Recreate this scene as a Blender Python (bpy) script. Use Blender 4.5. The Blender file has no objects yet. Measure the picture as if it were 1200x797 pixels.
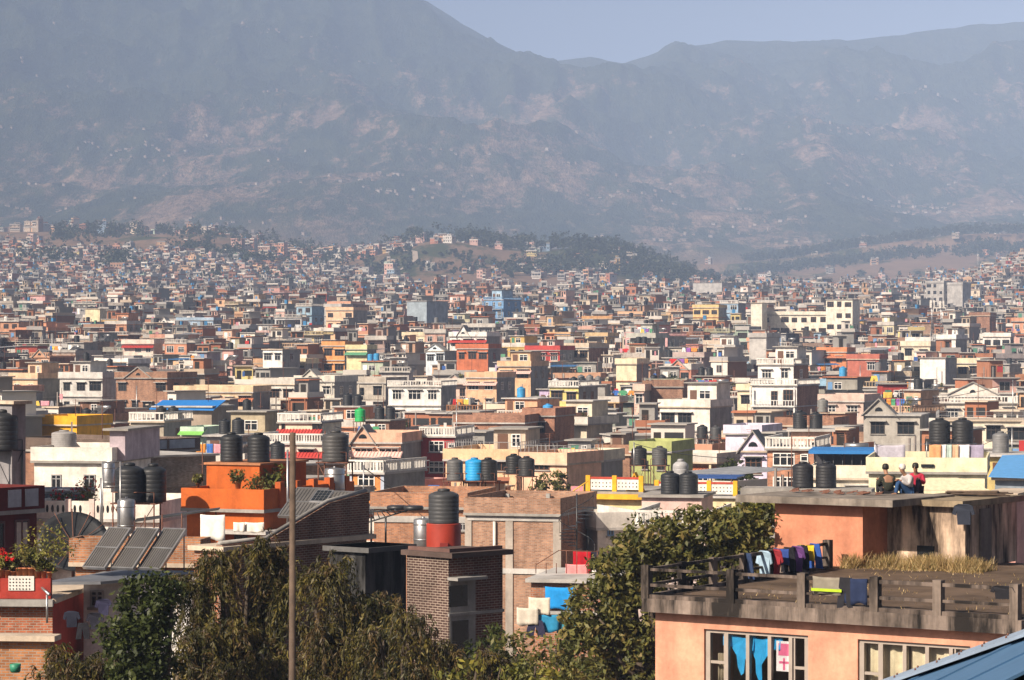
import bpy, math, random
import numpy as np
from mathutils import Vector, Matrix
R = math.radians
rnd = random.Random(11)
scene = bpy.context.scene
col = scene.collection

# ------------------------------------------------------------------ camera, sky, sun, exposure
F = 3490.0                                  # focal length in photo pixels (photo is 1200 x 797)
CAM = Vector((0, 0, 40.0))
PITCH = 0.0                                 # a level camera: the horizon lies behind the middle of the photo, the town climbs a gentle slope
cd = bpy.data.cameras.new('camera'); cam = bpy.data.objects.new('camera', cd); col.objects.link(cam)
cam.location = CAM; cam.rotation_euler = (R(90) - PITCH, 0, 0)
cd.sensor_width = 36; cd.lens = 36 * F / 1200; cd.clip_start = 0.5; cd.clip_end = 40000
scene.camera = cam
SUN_AZ, SUN_EL = R(47), R(34)               # sun behind the camera, to its left
world = bpy.data.worlds.new('World'); scene.world = world; world.use_nodes = True
wn = world.node_tree.nodes; wl = world.node_tree.links
sky = wn.new('ShaderNodeTexSky'); sky.sky_type = 'NISHITA'; sky.sun_disc = False
sky.sun_elevation = SUN_EL; sky.sun_rotation = R(180) + SUN_AZ
sky.altitude = 1300; sky.air_density = 0.25; sky.dust_density = 10; sky.ozone_density = 2.0
wl.new(sky.outputs[0], wn['Background'].inputs[0]); wn['Background'].inputs[1].default_value = 0.05
sl = bpy.data.lights.new('sun', 'SUN'); sun = bpy.data.objects.new('sun', sl); col.objects.link(sun)
sl.energy = 5.0; sl.angle = R(0.6); sl.color = (1.0, 0.85, 0.69)
sdir = Vector((-math.sin(SUN_AZ) * math.cos(SUN_EL), -math.cos(SUN_AZ) * math.cos(SUN_EL), math.sin(SUN_EL)))
sun.rotation_euler = sdir.to_track_quat('Z', 'Y').to_euler(); sun.location = (-200, -200, 400)
vs = scene.view_settings; vs.view_transform = 'Standard'; vs.look = 'None'; vs.exposure = 0.78; vs.gamma = 1; vs.use_curve_mapping = False
scene.cycles.max_bounces = 5; scene.cycles.diffuse_bounces = 3; scene.cycles.glossy_bounces = 2; scene.cycles.volume_bounces = 1
scene.cycles.transparent_max_bounces = 6; scene.cycles.caustics_reflective = False; scene.cycles.caustics_refractive = False
scene.cycles.use_denoising = True
HAZE_DENSITY = 1.35e-4

def ray(px, py):
    u = (px - 600) / F; v = (398.5 - py) / F
    c, s = math.cos(PITCH), math.sin(PITCH)
    d = Vector((u, c + v * s, -s + v * c)); return d / d.y
def at(px, py, d): return CAM + ray(px, py) * d
YD = [(797, 66), (740, 75), (620, 125), (580, 180), (545, 240), (520, 290), (483, 420), (450, 540), (410, 700), (377, 1000), (351, 1500), (331, 2500)]
def dist(y): return float(np.interp(-y, [-a for a, b in YD], [b for a, b in YD]))

# ------------------------------------------------------------------ materials
MATS = {}
def newmat(name):
    m = bpy.data.materials.new(name); m.use_nodes = True; nt = m.node_tree; MATS[name] = m
    return m, nt, nt.nodes['Principled BSDF']
def N(nt, t, **kw):
    n = nt.nodes.new(t)
    for k, v in kw.items():
        if isinstance(k, str) and hasattr(n, k): setattr(n, k, v)
    return n
def ramp(nt, stops, fac):
    n = nt.nodes.new('ShaderNodeValToRGB'); e = n.color_ramp.elements
    while len(e) < len(stops): e.new(0.5)
    for i, (p, c) in enumerate(stops):
        e[i].position = p; e[i].color = (c, c, c, 1) if isinstance(c, (int, float)) else (*c, 1)
    nt.links.new(fac, n.inputs[0]); return n.outputs[0]
def mix(nt, a, b, fac, typ='MIX'):
    n = nt.nodes.new('ShaderNodeMix'); n.data_type = 'RGBA'; n.blend_type = typ
    for sck, v in ((n.inputs[6], a), (n.inputs[7], b), (n.inputs[0], fac)):
        if isinstance(v, bpy.types.NodeSocket): nt.links.new(v, sck)
        else: sck.default_value = v if isinstance(v, float) else (*v, 1)
    return n.outputs[2]
def noise(nt, vec, scale, detail=3, rough=0.55, sc=None):
    if sc:
        mp = nt.nodes.new('ShaderNodeMapping'); mp.inputs['Scale'].default_value = sc
        nt.links.new(vec, mp.inputs[0]); vec = mp.outputs[0]
    n = nt.nodes.new('ShaderNodeTexNoise'); n.inputs['Scale'].default_value = scale
    n.inputs['Detail'].default_value = detail; n.inputs['Roughness'].default_value = rough
    nt.links.new(vec, n.inputs['Vector']); return n.outputs[0]
def wallmat(name, stain=0.5, streak=0.35, bump=0.15, rough=0.9, scale=0.5):
    m, nt, b = newmat(name)
    oi = N(nt, 'ShaderNodeObjectInfo'); geo = N(nt, 'ShaderNodeNewGeometry')
    add = nt.nodes.new('ShaderNodeVectorMath'); add.operation = 'ADD'
    nt.links.new(geo.outputs['Position'], add.inputs[0]); add.inputs[1].default_value = (3, 7, 1)
    p = add.outputs[0]
    blot = ramp(nt, [(0.3, 1 - stain), (0.62, 1.0)], noise(nt, p, scale, 5, 0.65))
    strk = ramp(nt, [(0.3 if streak < .9 else 0.42, 1 - streak), (0.55 if streak < .9 else 0.6, 1.0)], noise(nt, p, 1.0, 6, 0.65, (1.5, 1.5, 0.22)))
    fine = ramp(nt, [(0.3, 0.9), (0.7, 1.06)], noise(nt, p, 9, 3))
    c = mix(nt, oi.outputs['Color'], blot, 1.0, 'MULTIPLY'); c = mix(nt, c, strk, 1.0, 'MULTIPLY'); c = mix(nt, c, fine, 1.0, 'MULTIPLY')
    nt.links.new(c, b.inputs['Base Color']); b.inputs['Roughness'].default_value = rough; b.inputs['Specular IOR Level'].default_value = 0.25
    if bump:
        bn = N(nt, 'ShaderNodeBump'); bn.inputs['Strength'].default_value = bump; bn.inputs['Distance'].default_value = 0.03
        nt.links.new(noise(nt, p, 14, 4), bn.inputs['Height']); nt.links.new(bn.outputs[0], b.inputs['Normal'])
    return m
wallmat('plaster', 0.36, 0.22, scale=0.8); wallmat('cement', 0.4, 0.22); wallmat('stained', 0.62, 0.62, 0.3); wallmat('grimy', 0.55, 0.93, 0.2, scale=0.5)
def brickmat(name, dirt=0.35):
    m, nt, b = newmat(name)
    oi = N(nt, 'ShaderNodeObjectInfo'); tc = N(nt, 'ShaderNodeTexCoord'); geo = N(nt, 'ShaderNodeNewGeometry')
    sx = N(nt, 'ShaderNodeSeparateXYZ'); nt.links.new(tc.outputs['Object'], sx.inputs[0])
    ad = N(nt, 'ShaderNodeMath', operation='ADD'); nt.links.new(sx.outputs[0], ad.inputs[0]); nt.links.new(sx.outputs[1], ad.inputs[1])
    cx = N(nt, 'ShaderNodeCombineXYZ'); nt.links.new(ad.outputs[0], cx.inputs[0]); nt.links.new(sx.outputs[2], cx.inputs[1])
    bt = N(nt, 'ShaderNodeTexBrick'); nt.links.new(cx.outputs[0], bt.inputs['Vector'])
    bt.inputs['Scale'].default_value = 1; bt.inputs['Brick Width'].default_value = 0.24; bt.inputs['Row Height'].default_value = 0.085
    bt.inputs['Mortar Size'].default_value = 0.012; bt.inputs['Bias'].default_value = -0.1; bt.inputs['Mortar'].default_value = (0.33, 0.27, 0.22, 1)
    nt.links.new(oi.outputs['Color'], bt.inputs['Color1'])
    nt.links.new(mix(nt, oi.outputs['Color'], (0.55, 0.5, 0.5), 1.0, 'MULTIPLY'), bt.inputs['Color2'])
    blot = ramp(nt, [(0.3, 1 - dirt), (0.65, 1.12)], noise(nt, geo.outputs['Position'], 0.6, 6, 0.7))
    strk = ramp(nt, [(0.35, 0.75), (0.62, 1.05)], noise(nt, geo.outputs['Position'], 1.0, 4, 0.6, (1.6, 1.6, 0.3)))
    c = mix(nt, mix(nt, bt.outputs[0], blot, 1.0, 'MULTIPLY'), strk, 1.0, 'MULTIPLY')
    nt.links.new(c, b.inputs['Base Color']); b.inputs['Roughness'].default_value = 0.95; b.inputs['Specular IOR Level'].default_value = 0.2
    bn = N(nt, 'ShaderNodeBump'); bn.inputs['Strength'].default_value = 0.5; bn.inputs['Distance'].default_value = 0.02
    nt.links.new(bt.outputs['Fac'], bn.inputs['Height']); bn.invert = True; nt.links.new(bn.outputs[0], b.inputs['Normal'])
brickmat('brick')
def flat(name, rgb=None, rough=0.7, metal=0.0, var=0.15, scale=3.0, spec=0.4, bump=0):
    m, nt, b = newmat(name); geo = N(nt, 'ShaderNodeNewGeometry')
    src = rgb
    if rgb is None: src = N(nt, 'ShaderNodeObjectInfo').outputs['Color']
    f = ramp(nt, [(0.3, 1 - var), (0.7, 1 + var * 0.4)], noise(nt, geo.outputs['Position'], scale, 4, 0.6))
    nt.links.new(mix(nt, src, f, 1.0, 'MULTIPLY'), b.inputs['Base Color'])
    b.inputs['Roughness'].default_value = rough; b.inputs['Metallic'].default_value = metal; b.inputs['Specular IOR Level'].default_value = spec
    if bump:
        bn = N(nt, 'ShaderNodeBump'); bn.inputs['Strength'].default_value = bump; bn.inputs['Distance'].default_value = 0.03
        nt.links.new(noise(nt, geo.outputs['Position'], 8, 4), bn.inputs['Height']); nt.links.new(bn.outputs[0], b.inputs['Normal'])
    return m
flat('paint', None, 0.55, 0, 0.15)
flat('cloth', None, 0.95, 0, 0.2, 5, 0.1)
flat('plastic_black', (0.022, 0.024, 0.027), 0.45, 0, 0.35, 2.0, 0.5)
flat('plastic', None, 0.5, 0, 0.25, 2.0, 0.4)
flat('steel', (0.42, 0.42, 0.42), 0.38, 0.8, 0.3, 2.5)
flat('tin', None, 0.5, 0.25, 0.35, 1.2)
flat('rust', (0.16, 0.07, 0.045), 0.85, 0, 0.4, 4)
flat('glass', (0.018, 0.022, 0.026), 0.12, 0, 0.4, 0.7, 0.6)
flat('collector', (0.11, 0.105, 0.10), 0.35, 0.0, 0.35, 0.9, 0.5)
flat('wood', (0.10, 0.07, 0.05), 0.85, 0, 0.4, 5)
flat('bark', (0.085, 0.065, 0.048), 0.95, 0, 0.4, 6)
flat('soil', (0.12, 0.085, 0.06), 0.95, 0, 0.5, 0.8, 0.1, 0.5)
flat('skin', (0.28, 0.15, 0.09), 0.6, 0, 0.05)
flat('hair', (0.012, 0.010, 0.009), 0.6, 0, 0.1)
flat('lattice', (0.72, 0.68, 0.62), 0.8, 0, 0.2)
def colmat(name, leaf=False, rough=0.9):
    m, nt, b = newmat(name)
    at_ = N(nt, 'ShaderNodeAttribute'); at_.attribute_name = 'Col'
    geo = N(nt, 'ShaderNodeNewGeometry')
    f = ramp(nt, [(0.3, 0.8), (0.7, 1.08)], noise(nt, geo.outputs['Position'], 0.35 if not leaf else 1.5, 4, 0.65))
    c = mix(nt, at_.outputs['Color'], f, 1.0, 'MULTIPLY')
    nt.links.new(c, b.inputs['Base Color']); b.inputs['Roughness'].default_value = rough; b.inputs['Specular IOR Level'].default_value = 0.2
    if leaf:
        b.inputs['Roughness'].default_value = 0.55; b.inputs['Specular IOR Level'].default_value = 0.35
        tr = N(nt, 'ShaderNodeBsdfTranslucent'); nt.links.new(c, tr.inputs[0])
        ms = N(nt, 'ShaderNodeMixShader'); ms.inputs[0].default_value = 0.3
        nt.links.new(b.outputs[0], ms.inputs[1]); nt.links.new(tr.outputs[0], ms.inputs[2])
        nt.links.new(ms.outputs[0], nt.nodes['Material Output'].inputs[0])
colmat('many'); colmat('leaf', True)

# ------------------------------------------------------------------ mesh helpers
class MB:
    """collects shapes of ONE mesh"""
    def __init__(s): s.v = []; s.f = []; s.m = []; s.sm = []; s.c = []
    def add(s, vs, fs, m=0, smooth=False, c=None):
        o = len(s.v); s.v += [tuple(p) for p in vs]
        for f in fs: s.f.append(tuple(i + o for i in f)); s.m.append(m); s.sm.append(smooth); s.c.append(c)
        return s
    def box(s, x0, x1, y0, y1, z0, z1, m=0, c=None):
        return s.add([(x0,y0,z0),(x1,y0,z0),(x1,y1,z0),(x0,y1,z0),(x0,y0,z1),(x1,y0,z1),(x1,y1,z1),(x0,y1,z1)],
                     [(0,3,2,1),(4,5,6,7),(0,1,5,4),(1,2,6,5),(2,3,7,6),(3,0,4,7)], m, False, c)
    def hexa(s, lo, hi, m=0):
        return s.add(list(lo) + list(hi), [(0,3,2,1),(4,5,6,7),(0,1,5,4),(1,2,6,5),(2,3,7,6),(3,0,4,7)], m)
    def prism(s, pts, y0, y1, m=0):
        n = len(pts)
        vs = [(x, y0, z) for x, z in pts] + [(x, y1, z) for x, z in pts]
        return s.add(vs, [tuple(range(n)), tuple(range(2*n-1, n-1, -1))] + [((i+1) % n, i, n+i, n+(i+1) % n) for i in range(n)], m)
    def lathe(s, prof, cx=0, cy=0, cz=0, n=20, m=0, smooth=True):
        vs = []
        for r, z in prof:
            for k in range(n):
                a = 2*math.pi*k/n; vs.append((cx + r*math.cos(a), cy + r*math.sin(a), cz + z))
        fs = []
        for j in range(len(prof)-1):
            for k in range(n):
                k2 = (k+1) % n; fs.append((j*n+k, j*n+k2, (j+1)*n+k2, (j+1)*n+k))
        fs.append(tuple(range(n-1, -1, -1))); fs.append(tuple((len(prof)-1)*n+k for k in range(n)))
        return s.add(vs, fs, m, smooth)
    def tube(s, pts, rs, n=6, m=0):
        pts = [Vector(p) for p in pts]
        if not isinstance(rs, (list, tuple)): rs = [rs]*len(pts)
        vs = []
        for i, p in enumerate(pts):
            t = (pts[min(i+1, len(pts)-1)] - pts[max(i-1, 0)]).normalized()
            u = t.cross(Vector((0.3, 0.1, 1)) if abs(t.z) < 0.9 else Vector((1, 0, 0))).normalized(); w = t.cross(u)
            for k in range(n):
                a = 2*math.pi*k/n; vs.append(p + (u*math.cos(a) + w*math.sin(a))*rs[i])
        fs = []
        for j in range(len(pts)-1):
            for k in range(n):
                k2 = (k+1) % n; fs.append((j*n+k, j*n+k2, (j+1)*n+k2, (j+1)*n+k))
        fs.append(tuple(range(n-1, -1, -1))); fs.append(tuple((len(pts)-1)*n+k for k in range(n)))
        return s.add(vs, fs, m, True)
    def bar(s, a, b, r=0.02, m=0): return s.tube([a, b], r, 5, m)
    def mesh(s, name, mats):
        me = bpy.data.meshes.new(name); me.from_pydata(s.v, [], s.f)
        for m in mats if isinstance(mats, (list, tuple)) else [mats]: me.materials.append(MATS[m])
        me.polygons.foreach_set('material_index', s.m); me.polygons.foreach_set('use_smooth', s.sm)
        if any(c is not None for c in s.c):
            a = me.attributes.new('Col', 'FLOAT_COLOR', 'FACE')
            a.data.foreach_set('color', np.array([(*(c or (0.5, 0.5, 0.5)), 1) for c in s.c], dtype=np.float32).ravel())
        me.update(); return me
    def build(s, name, mats, parent=None, color=None, loc=None, rz=0):
        return link(name, s.mesh(name, mats), parent, color, loc, rz)
def link(name, me, parent=None, color=None, loc=None, rz=0):
    o = bpy.data.objects.new(name, me); col.objects.link(o)
    if parent: o.parent = parent
    if color: o.color = (*color[:3], 1)
    if loc is not None: o.location = loc
    if rz: o.rotation_euler = (0, 0, rz)
    return o
LABELS = {}
def tag(o, label, cat, group=None, kind=None):
    label = ' '.join(label.split())
    if kind not in ('structure', 'stuff'):
        n = LABELS.get(label, 0); LABELS[label] = n + 1
    o['label'] = label; o['category'] = cat
    if group: o['group'] = group
    if kind: o['kind'] = kind
    return o
def thing(name, label, cat, loc=(0, 0, 0), rz=0, group=None):
    o = bpy.data.objects.new(name, None); col.objects.link(o); o.location = loc; o.rotation_euler = (0, 0, rz); o.empty_display_size = 0.3
    return tag(o, label, cat, group)
def npmesh(name, V, Fq, mat, C=None, smooth=False):
    """quads from arrays: V (n,3), Fq (m,4), C (m,3) colours per face"""
    me = bpy.data.meshes.new(name); n, m = len(V), len(Fq); k = Fq.shape[1]
    me.vertices.add(n); me.vertices.foreach_set('co', V.astype(np.float32).ravel())
    me.loops.add(m*k); me.loops.foreach_set('vertex_index', Fq.astype(np.int32).ravel())
    me.polygons.add(m); me.polygons.foreach_set('loop_start', np.arange(0, m*k, k, dtype=np.int32))
    me.polygons.foreach_set('use_smooth', np.full(m, smooth)); me.materials.append(MATS[mat])
    if C is not None:
        a = me.attributes.new('Col', 'FLOAT_COLOR', 'FACE')
        a.data.foreach_set('color', np.concatenate([C, np.ones((m, 1))], 1).astype(np.float32).ravel())
    me.update(calc_edges=True); return me

# ------------------------------------------------------------------ terrain
VG = {}
def vnoise(x, y, seed):
    if seed not in VG: VG[seed] = np.random.RandomState(seed).rand(256, 256)
    g = VG[seed]
    xi = np.floor(x).astype(int); yi = np.floor(y).astype(int); fx = x - xi; fy = y - yi
    fx = fx*fx*(3-2*fx); fy = fy*fy*(3-2*fy)
    G = lambda a, b: g[a % 256, b % 256]
    return (G(xi, yi)*(1-fx) + G(xi+1, yi)*fx)*(1-fy) + (G(xi, yi+1)*(1-fx) + G(xi+1, yi+1)*fx)*fy
def fbm(x, y, sc, seed, oct=5, gain=0.5, ridged=False):
    t = 0; a = 1; s = 0
    for o in range(oct):
        n = vnoise(x/sc*2**o + 17.3*o, y/sc*2**o + 5.1*o, seed+o)
        if ridged: n = 1 - np.abs(2*n - 1)
        t = t + a*n; s += a; a *= gain
    return t/s
sstep = lambda t: (lambda u: u*u*(3-2*u))(np.clip(t, 0, 1))
GY = [-80, 0, 20, 55, 80, 125, 180, 240, 300, 420, 540, 700, 1000, 1500, 2200, 2500, 3300, 4300, 14000]
GZ = [33, 33, 31, 24, 22.5, 22.5, 21, 20.5, 20, 20, 22.5, 28, 36, 50, 72, 82, 105, 135, 140]
def ground(x, y):
    x = np.asarray(x, float); y = np.asarray(y, float)
    z = np.interp(y, GY, GZ)
    if x.size == 1 and float(y.ravel()[0]) < 1340: return z
    px = 600 + x/np.maximum(y, 60)*F           # bearing, only used to lay the hills out around the valley
    g = lambda c, w: np.exp(-((px-c)/w)**2)
    n = fbm(x, y, 260, 3, 4)
    z = z + sstep((y-1900)/1500)*sstep((5200-y)/1200)*50*sstep((470-px)/240)*(0.72+0.5*n)
    z = z + np.exp(-((y-3000)/420)**2)*(44*g(520, 120)+30*g(700, 90))*(0.75+0.45*n)
    z = z + np.exp(-((y-4100)/520)**2)*42*sstep((px-830)/330)*(0.8+0.35*n)
    z = z + sstep((y-1350)/900)*sstep((3000-y)/900)*24*sstep((px-1080)/160)
    # mountains
    big = y > 4000
    hA = np.interp(x, [-4500, -1900, -1547, -1000, -520, -258, -77, 103, 260, 800, 1600, 2600], [1000, 1245, 1245, 1305, 1085, 925, 815, 730, 640, 430, 150, 30])
    sA = np.clip((y-4300)/4700, 0, 1); fA = np.where(y < 9000, sA**1.12, np.clip(1-(y-9000)/5000, 0, 1))
    hB = np.interp(x, [-2500, 0, 83, 245, 354, 463, 681, 826, 1034, 1225, 1360, 1633, 2150, 3700], [560, 675, 780, 806, 786, 819, 858, 855, 855, 874, 896, 922, 890, 800])
    sB = np.clip((y-4600)/4900, 0, 1); fB = np.where(y < 9500, sB**1.25, np.clip(1-(y-9500)/5000, 0, 1))
    A = hA*fA; B = hB*fB; w = 60.0
    mz = np.maximum(A, B) + w*0.25*np.exp(-np.abs(A-B)/w)
    wx = x + 260*(fbm(x, y, 1500, 31, 3)-0.5); wy = y + 260*(fbm(x, y, 1500, 41, 3)-0.5)
    rn = fbm(wx*1.5, wy*0.6, 1350, 51, 6, 0.57, True) - 0.62
    env = np.where(A > B, sA*(1-sA**4), sB*(1-sB**4))
    mz = mz + rn*700*np.clip(env*1.25, 0, 1) + 14*(fbm(x, y, 70, 61, 3)-0.5)*sstep((y-5000)/1500)
    z = np.where(big, z + np.maximum(mz, 0), z)
    return z
def gz(x, y): return float(ground(np.array([x]), np.array([y]))[0])

ys = np.concatenate([np.linspace(-80, 700, 160), np.geomspace(706, 13800, 620)])
ts = np.linspace(-1, 1, 620)
Y, T = np.meshgrid(ys, ts, indexing='ij'); X = T*(110 + 0.33*np.maximum(Y, 0))
Z = ground(X, Y); nx = len(ts)
V = np.stack([X, Y, Z], -1).reshape(-1, 3)
i = np.arange(len(ys)-1)[:, None]*nx + np.arange(nx-1)[None, :]
Fq = np.stack([i, i+1, i+nx+1, i+nx], -1).reshape(-1, 4)
m, nt, b = newmat('terrain')
geo = N(nt, 'ShaderNodeNewGeometry'); P = geo.outputs['Position']
sp = N(nt, 'ShaderNodeSeparateXYZ'); nt.links.new(P, sp.inputs[0])
def mrange(v, a, b_):
    n = N(nt, 'ShaderNodeMapRange'); nt.links.new(v, n.inputs[0]); n.inputs[1].default_value = a; n.inputs[2].default_value = b_; return n.outputs[0]
def mth(op, a, b_=None):
    n = N(nt, 'ShaderNodeMath', operation=op)
    for s_, v in zip(n.inputs, (a, b_)):
        if v is None: continue
        if isinstance(v, bpy.types.NodeSocket): nt.links.new(v, s_)
        else: s_.default_value = v
    return n.outputs[0]
mpn = N(nt, 'ShaderNodeMapping'); mpn.inputs['Scale'].default_value = (1, 0.22, 0.9); nt.links.new(P, mpn.inputs[0]); PM = mpn.outputs[0]
street = mix(nt, (0.10, 0.085, 0.07), (0.16, 0.13, 0.10), noise(nt, P, 0.2, 4))
woods = mix(nt, (0.008, 0.018, 0.010), (0.060, 0.065, 0.030), ramp(nt, [(0.3, 0.0), (0.7, 1.0)], noise(nt, PM, 0.03, 6, 0.75)))
field = mix(nt, (0.07, 0.05, 0.04), (0.34, 0.23, 0.16), ramp(nt, [(0.3, 0.0), (0.7, 1.0)], noise(nt, PM, 0.016, 7, 0.78)))
# terraces: contour-following bands in the open farmland
zz = mth('ADD', mth('MULTIPLY', sp.outputs[2], 0.55), mth('MULTIPLY', noise(nt, PM, 0.012, 4), 60.0))
band = ramp(nt, [(0.3, 0.72), (0.65, 1.1)], mth('ADD', mth('MULTIPLY', mth('SINE', zz), 0.5), 0.5))
field = mix(nt, field, band, 0.8, 'MULTIPLY')
field = mix(nt, field, (0.60, 0.50, 0.40), ramp(nt, [(0.63, 0.0), (0.68, 0.85)], noise(nt, PM, 0.011, 7, 0.8)))
hi = mrange(sp.outputs[2], 500, 950)
cover = mth('ADD', mth('MULTIPLY', hi, 0.15), noise(nt, PM, 0.0042, 9, 0.76))
cover = mth('ADD', cover, mth('MULTIPLY', mth('SUBTRACT', noise(nt, PM, 0.022, 6, 0.8), 0.5), 0.55))
mount = mix(nt, field, woods, ramp(nt, [(0.42, 0.0), (0.50, 1.0)], cover))
lowland = mix(nt, mix(nt, (0.13, 0.08, 0.055), (0.30, 0.20, 0.13), noise(nt, PM, 0.03, 7, 0.75)), (0.05, 0.06, 0.025), ramp(nt, [(0.50, 0.0), (0.60, 1.0)], noise(nt, PM, 0.014, 6, 0.75)))
c = mix(nt, street, lowland, ramp(nt, [(0.0, 0.0), (1.0, 1.0)], mrange(sp.outputs[1], 2000, 2500)))
c = mix(nt, c, mount, ramp(nt, [(0.0, 0.0), (1.0, 1.0)], mrange(sp.outputs[1], 4200, 4700)))
nt.links.new(c, b.inputs['Base Color']); b.inputs['Roughness'].default_value = 1.0; b.inputs['Specular IOR Level'].default_value = 0.0
bn = N(nt, 'ShaderNodeBump'); bn.inputs['Strength'].default_value = 1.0; bn.inputs['Distance'].default_value = 16.0
nt.links.new(mth('MULTIPLY', noise(nt, PM, 0.04, 5, 0.75), mrange(sp.outputs[1], 3500, 5000)), bn.inputs['Height']); nt.links.new(bn.outputs[0], b.inputs['Normal'])
o = link('terrain', npmesh('terrain', V, Fq, 'terrain', None, True)); o['kind'] = 'structure'
tag(o, 'valley floor rising to brown and wooded mountains behind the town', 'terrain', None, 'structure')
# haze: one closed box round the camera and the whole scene
mh, nt, b = newmat('haze'); nt.nodes.remove(b)
pv = N(nt, 'ShaderNodeVolumePrincipled'); pv.inputs['Density'].default_value = HAZE_DENSITY; pv.inputs['Color'].default_value = (0.49, 0.665, 1.0, 1)
pv.inputs['Anisotropy'].default_value = -0.48
nt.links.new(pv.outputs[0], nt.nodes['Material Output'].inputs['Volume'])
o = MB().box(-8500, 8500, -400, 21000, -6, 1900).build('haze', 'haze'); tag(o, 'pale blue haze filling the valley air', 'haze', None, 'stuff')
# ------------------------------------------------------------------ small builders shared by the houses
WHITE = (0.80, 0.77, 0.71); CREAM = (0.76, 0.66, 0.50); SALMON = (0.72, 0.40, 0.28); PINK = (0.74, 0.50, 0.44); PEACH = (0.78, 0.53, 0.35)
GREY = (0.34, 0.33, 0.31); LGREY = (0.52, 0.50, 0.47); BRICK = (0.40, 0.165, 0.085); PALEB = (0.46, 0.30, 0.20); DARKB = (0.20, 0.085, 0.05)
OCHRE = (0.72, 0.46, 0.16); YELLOW = (0.80, 0.66, 0.26); SKY = (0.36, 0.52, 0.68); LIME = (0.58, 0.66, 0.22); LILAC = (0.64, 0.56, 0.74)
MAROON = (0.20, 0.035, 0.03); BEIGE = (0.58, 0.48, 0.37); TERRA = (0.50, 0.19, 0.10); BROWN = (0.12, 0.055, 0.03); RED = (0.48, 0.055, 0.045)
GREEN = (0.12, 0.34, 0.20); BLUE = (0.04, 0.16, 0.48); MINT = (0.55, 0.70, 0.56); CONC = (0.36, 0.34, 0.31)
WCOL = {'white': (0.8, 0.78, 0.74), 'brown': BROWN, 'green': (0.06, 0.2, 0.13), 'blue': (0.12, 0.25, 0.45), 'grey': (0.3, 0.3, 0.3), 'red': (0.35, 0.06, 0.04), 'dark': (0.05, 0.04, 0.035)}
CACHE = {}
def cached(key, fn):
    if key not in CACHE: CACHE[key] = fn()
    return CACHE[key]
def win_frame(w, h, nc, nr, pane):
    b = MB(); t = 0.07
    b.box(-w/2, w/2, -0.06, 0.02, 0, t).box(-w/2, w/2, -0.06, 0.02, h-t, h)
    for k in range(nc+1):
        x = -w/2 + t/2 + (w-t)*k/nc; b.box(x-t/2, x+t/2, -0.055, 0.02, t, h-t)
    for k in range(1, nr):
        z = h*(0.68 if nr == 2 else k/nr); b.box(-w/2+t, w/2-t, -0.045, 0.02, z-t/2.6, z+t/2.6)
    if pane: b.box(-w/2+t*0.5, w/2-t*0.5, -0.015, 0.015, t*0.5, h-t*0.5, 1)
    return b.mesh('window', ['paint', 'glass'])
def win_pane(w, h): return MB().box(-w/2+0.03, w/2-0.03, -0.015, 0.015, 0.03, h-0.03).mesh('pane', 'glass')
def tank_mesh(r, h, squat=False):
    pr = []; k = 7
    for j in range(k):
        z0, z1 = h*0.86*j/k, h*0.86*(j+1)/k
        pr += [(r*0.991, z0), (r, z0+(z1-z0)*0.12), (r, z0+(z1-z0)*0.88), (r*0.991, z1)]
    pr += [(r*0.93, h*0.90), (r*0.62, h*0.965), (r*0.38, h*0.985)]
    return MB().lathe(pr, n=22).mesh('water_tank', 'plastic')
def lid_mesh(r, h): return MB().lathe([(r*0.40, h*0.975), (r*0.42, h*1.03), (r*0.34, h*1.06), (r*0.1, h*1.07)], n=16).mesh('lid', 'plastic')
TANKN = [0]
def tank(p, r=0.55, h=1.35, label='', color=(0.020, 0.022, 0.025), group='water tanks on the town roofs', detail=True, mat=None):
    key = ('tank', round(r, 2), round(h, 2))
    o = link('water_tank', cached(key, lambda: tank_mesh(r, h)), None, color, p, rnd.uniform(0, 6)); tag(o, label, 'water tank', group)
    if detail: link('lid', cached(key + ('lid',), lambda: lid_mesh(r, h)), o, tuple(c*0.8 for c in color))
    TANKN[0] += 1
    return o
def drum(p, r=0.4, h=1.3, label='', group='steel drums on the roofs'):
    o = MB().lathe([(r*0.96, 0), (r, 0.03), (r, h*0.93), (r*0.9, h*0.97), (r*0.3, h)], n=20).build('steel_drum', 'steel', None, None, p); tag(o, label, 'drum', group)
    MB().lathe([(0.06, h*0.98), (0.06, h*1.05)], n=10).build('cap', 'steel', o)
    for z in (0.2, 0.75): MB().lathe([(r*1.004, h*z), (r*1.025, h*z+0.02), (r*1.025, h*z+0.05), (r*1.004, h*z+0.07)], n=20).build('hoop', 'steel', o)
    return o
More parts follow.
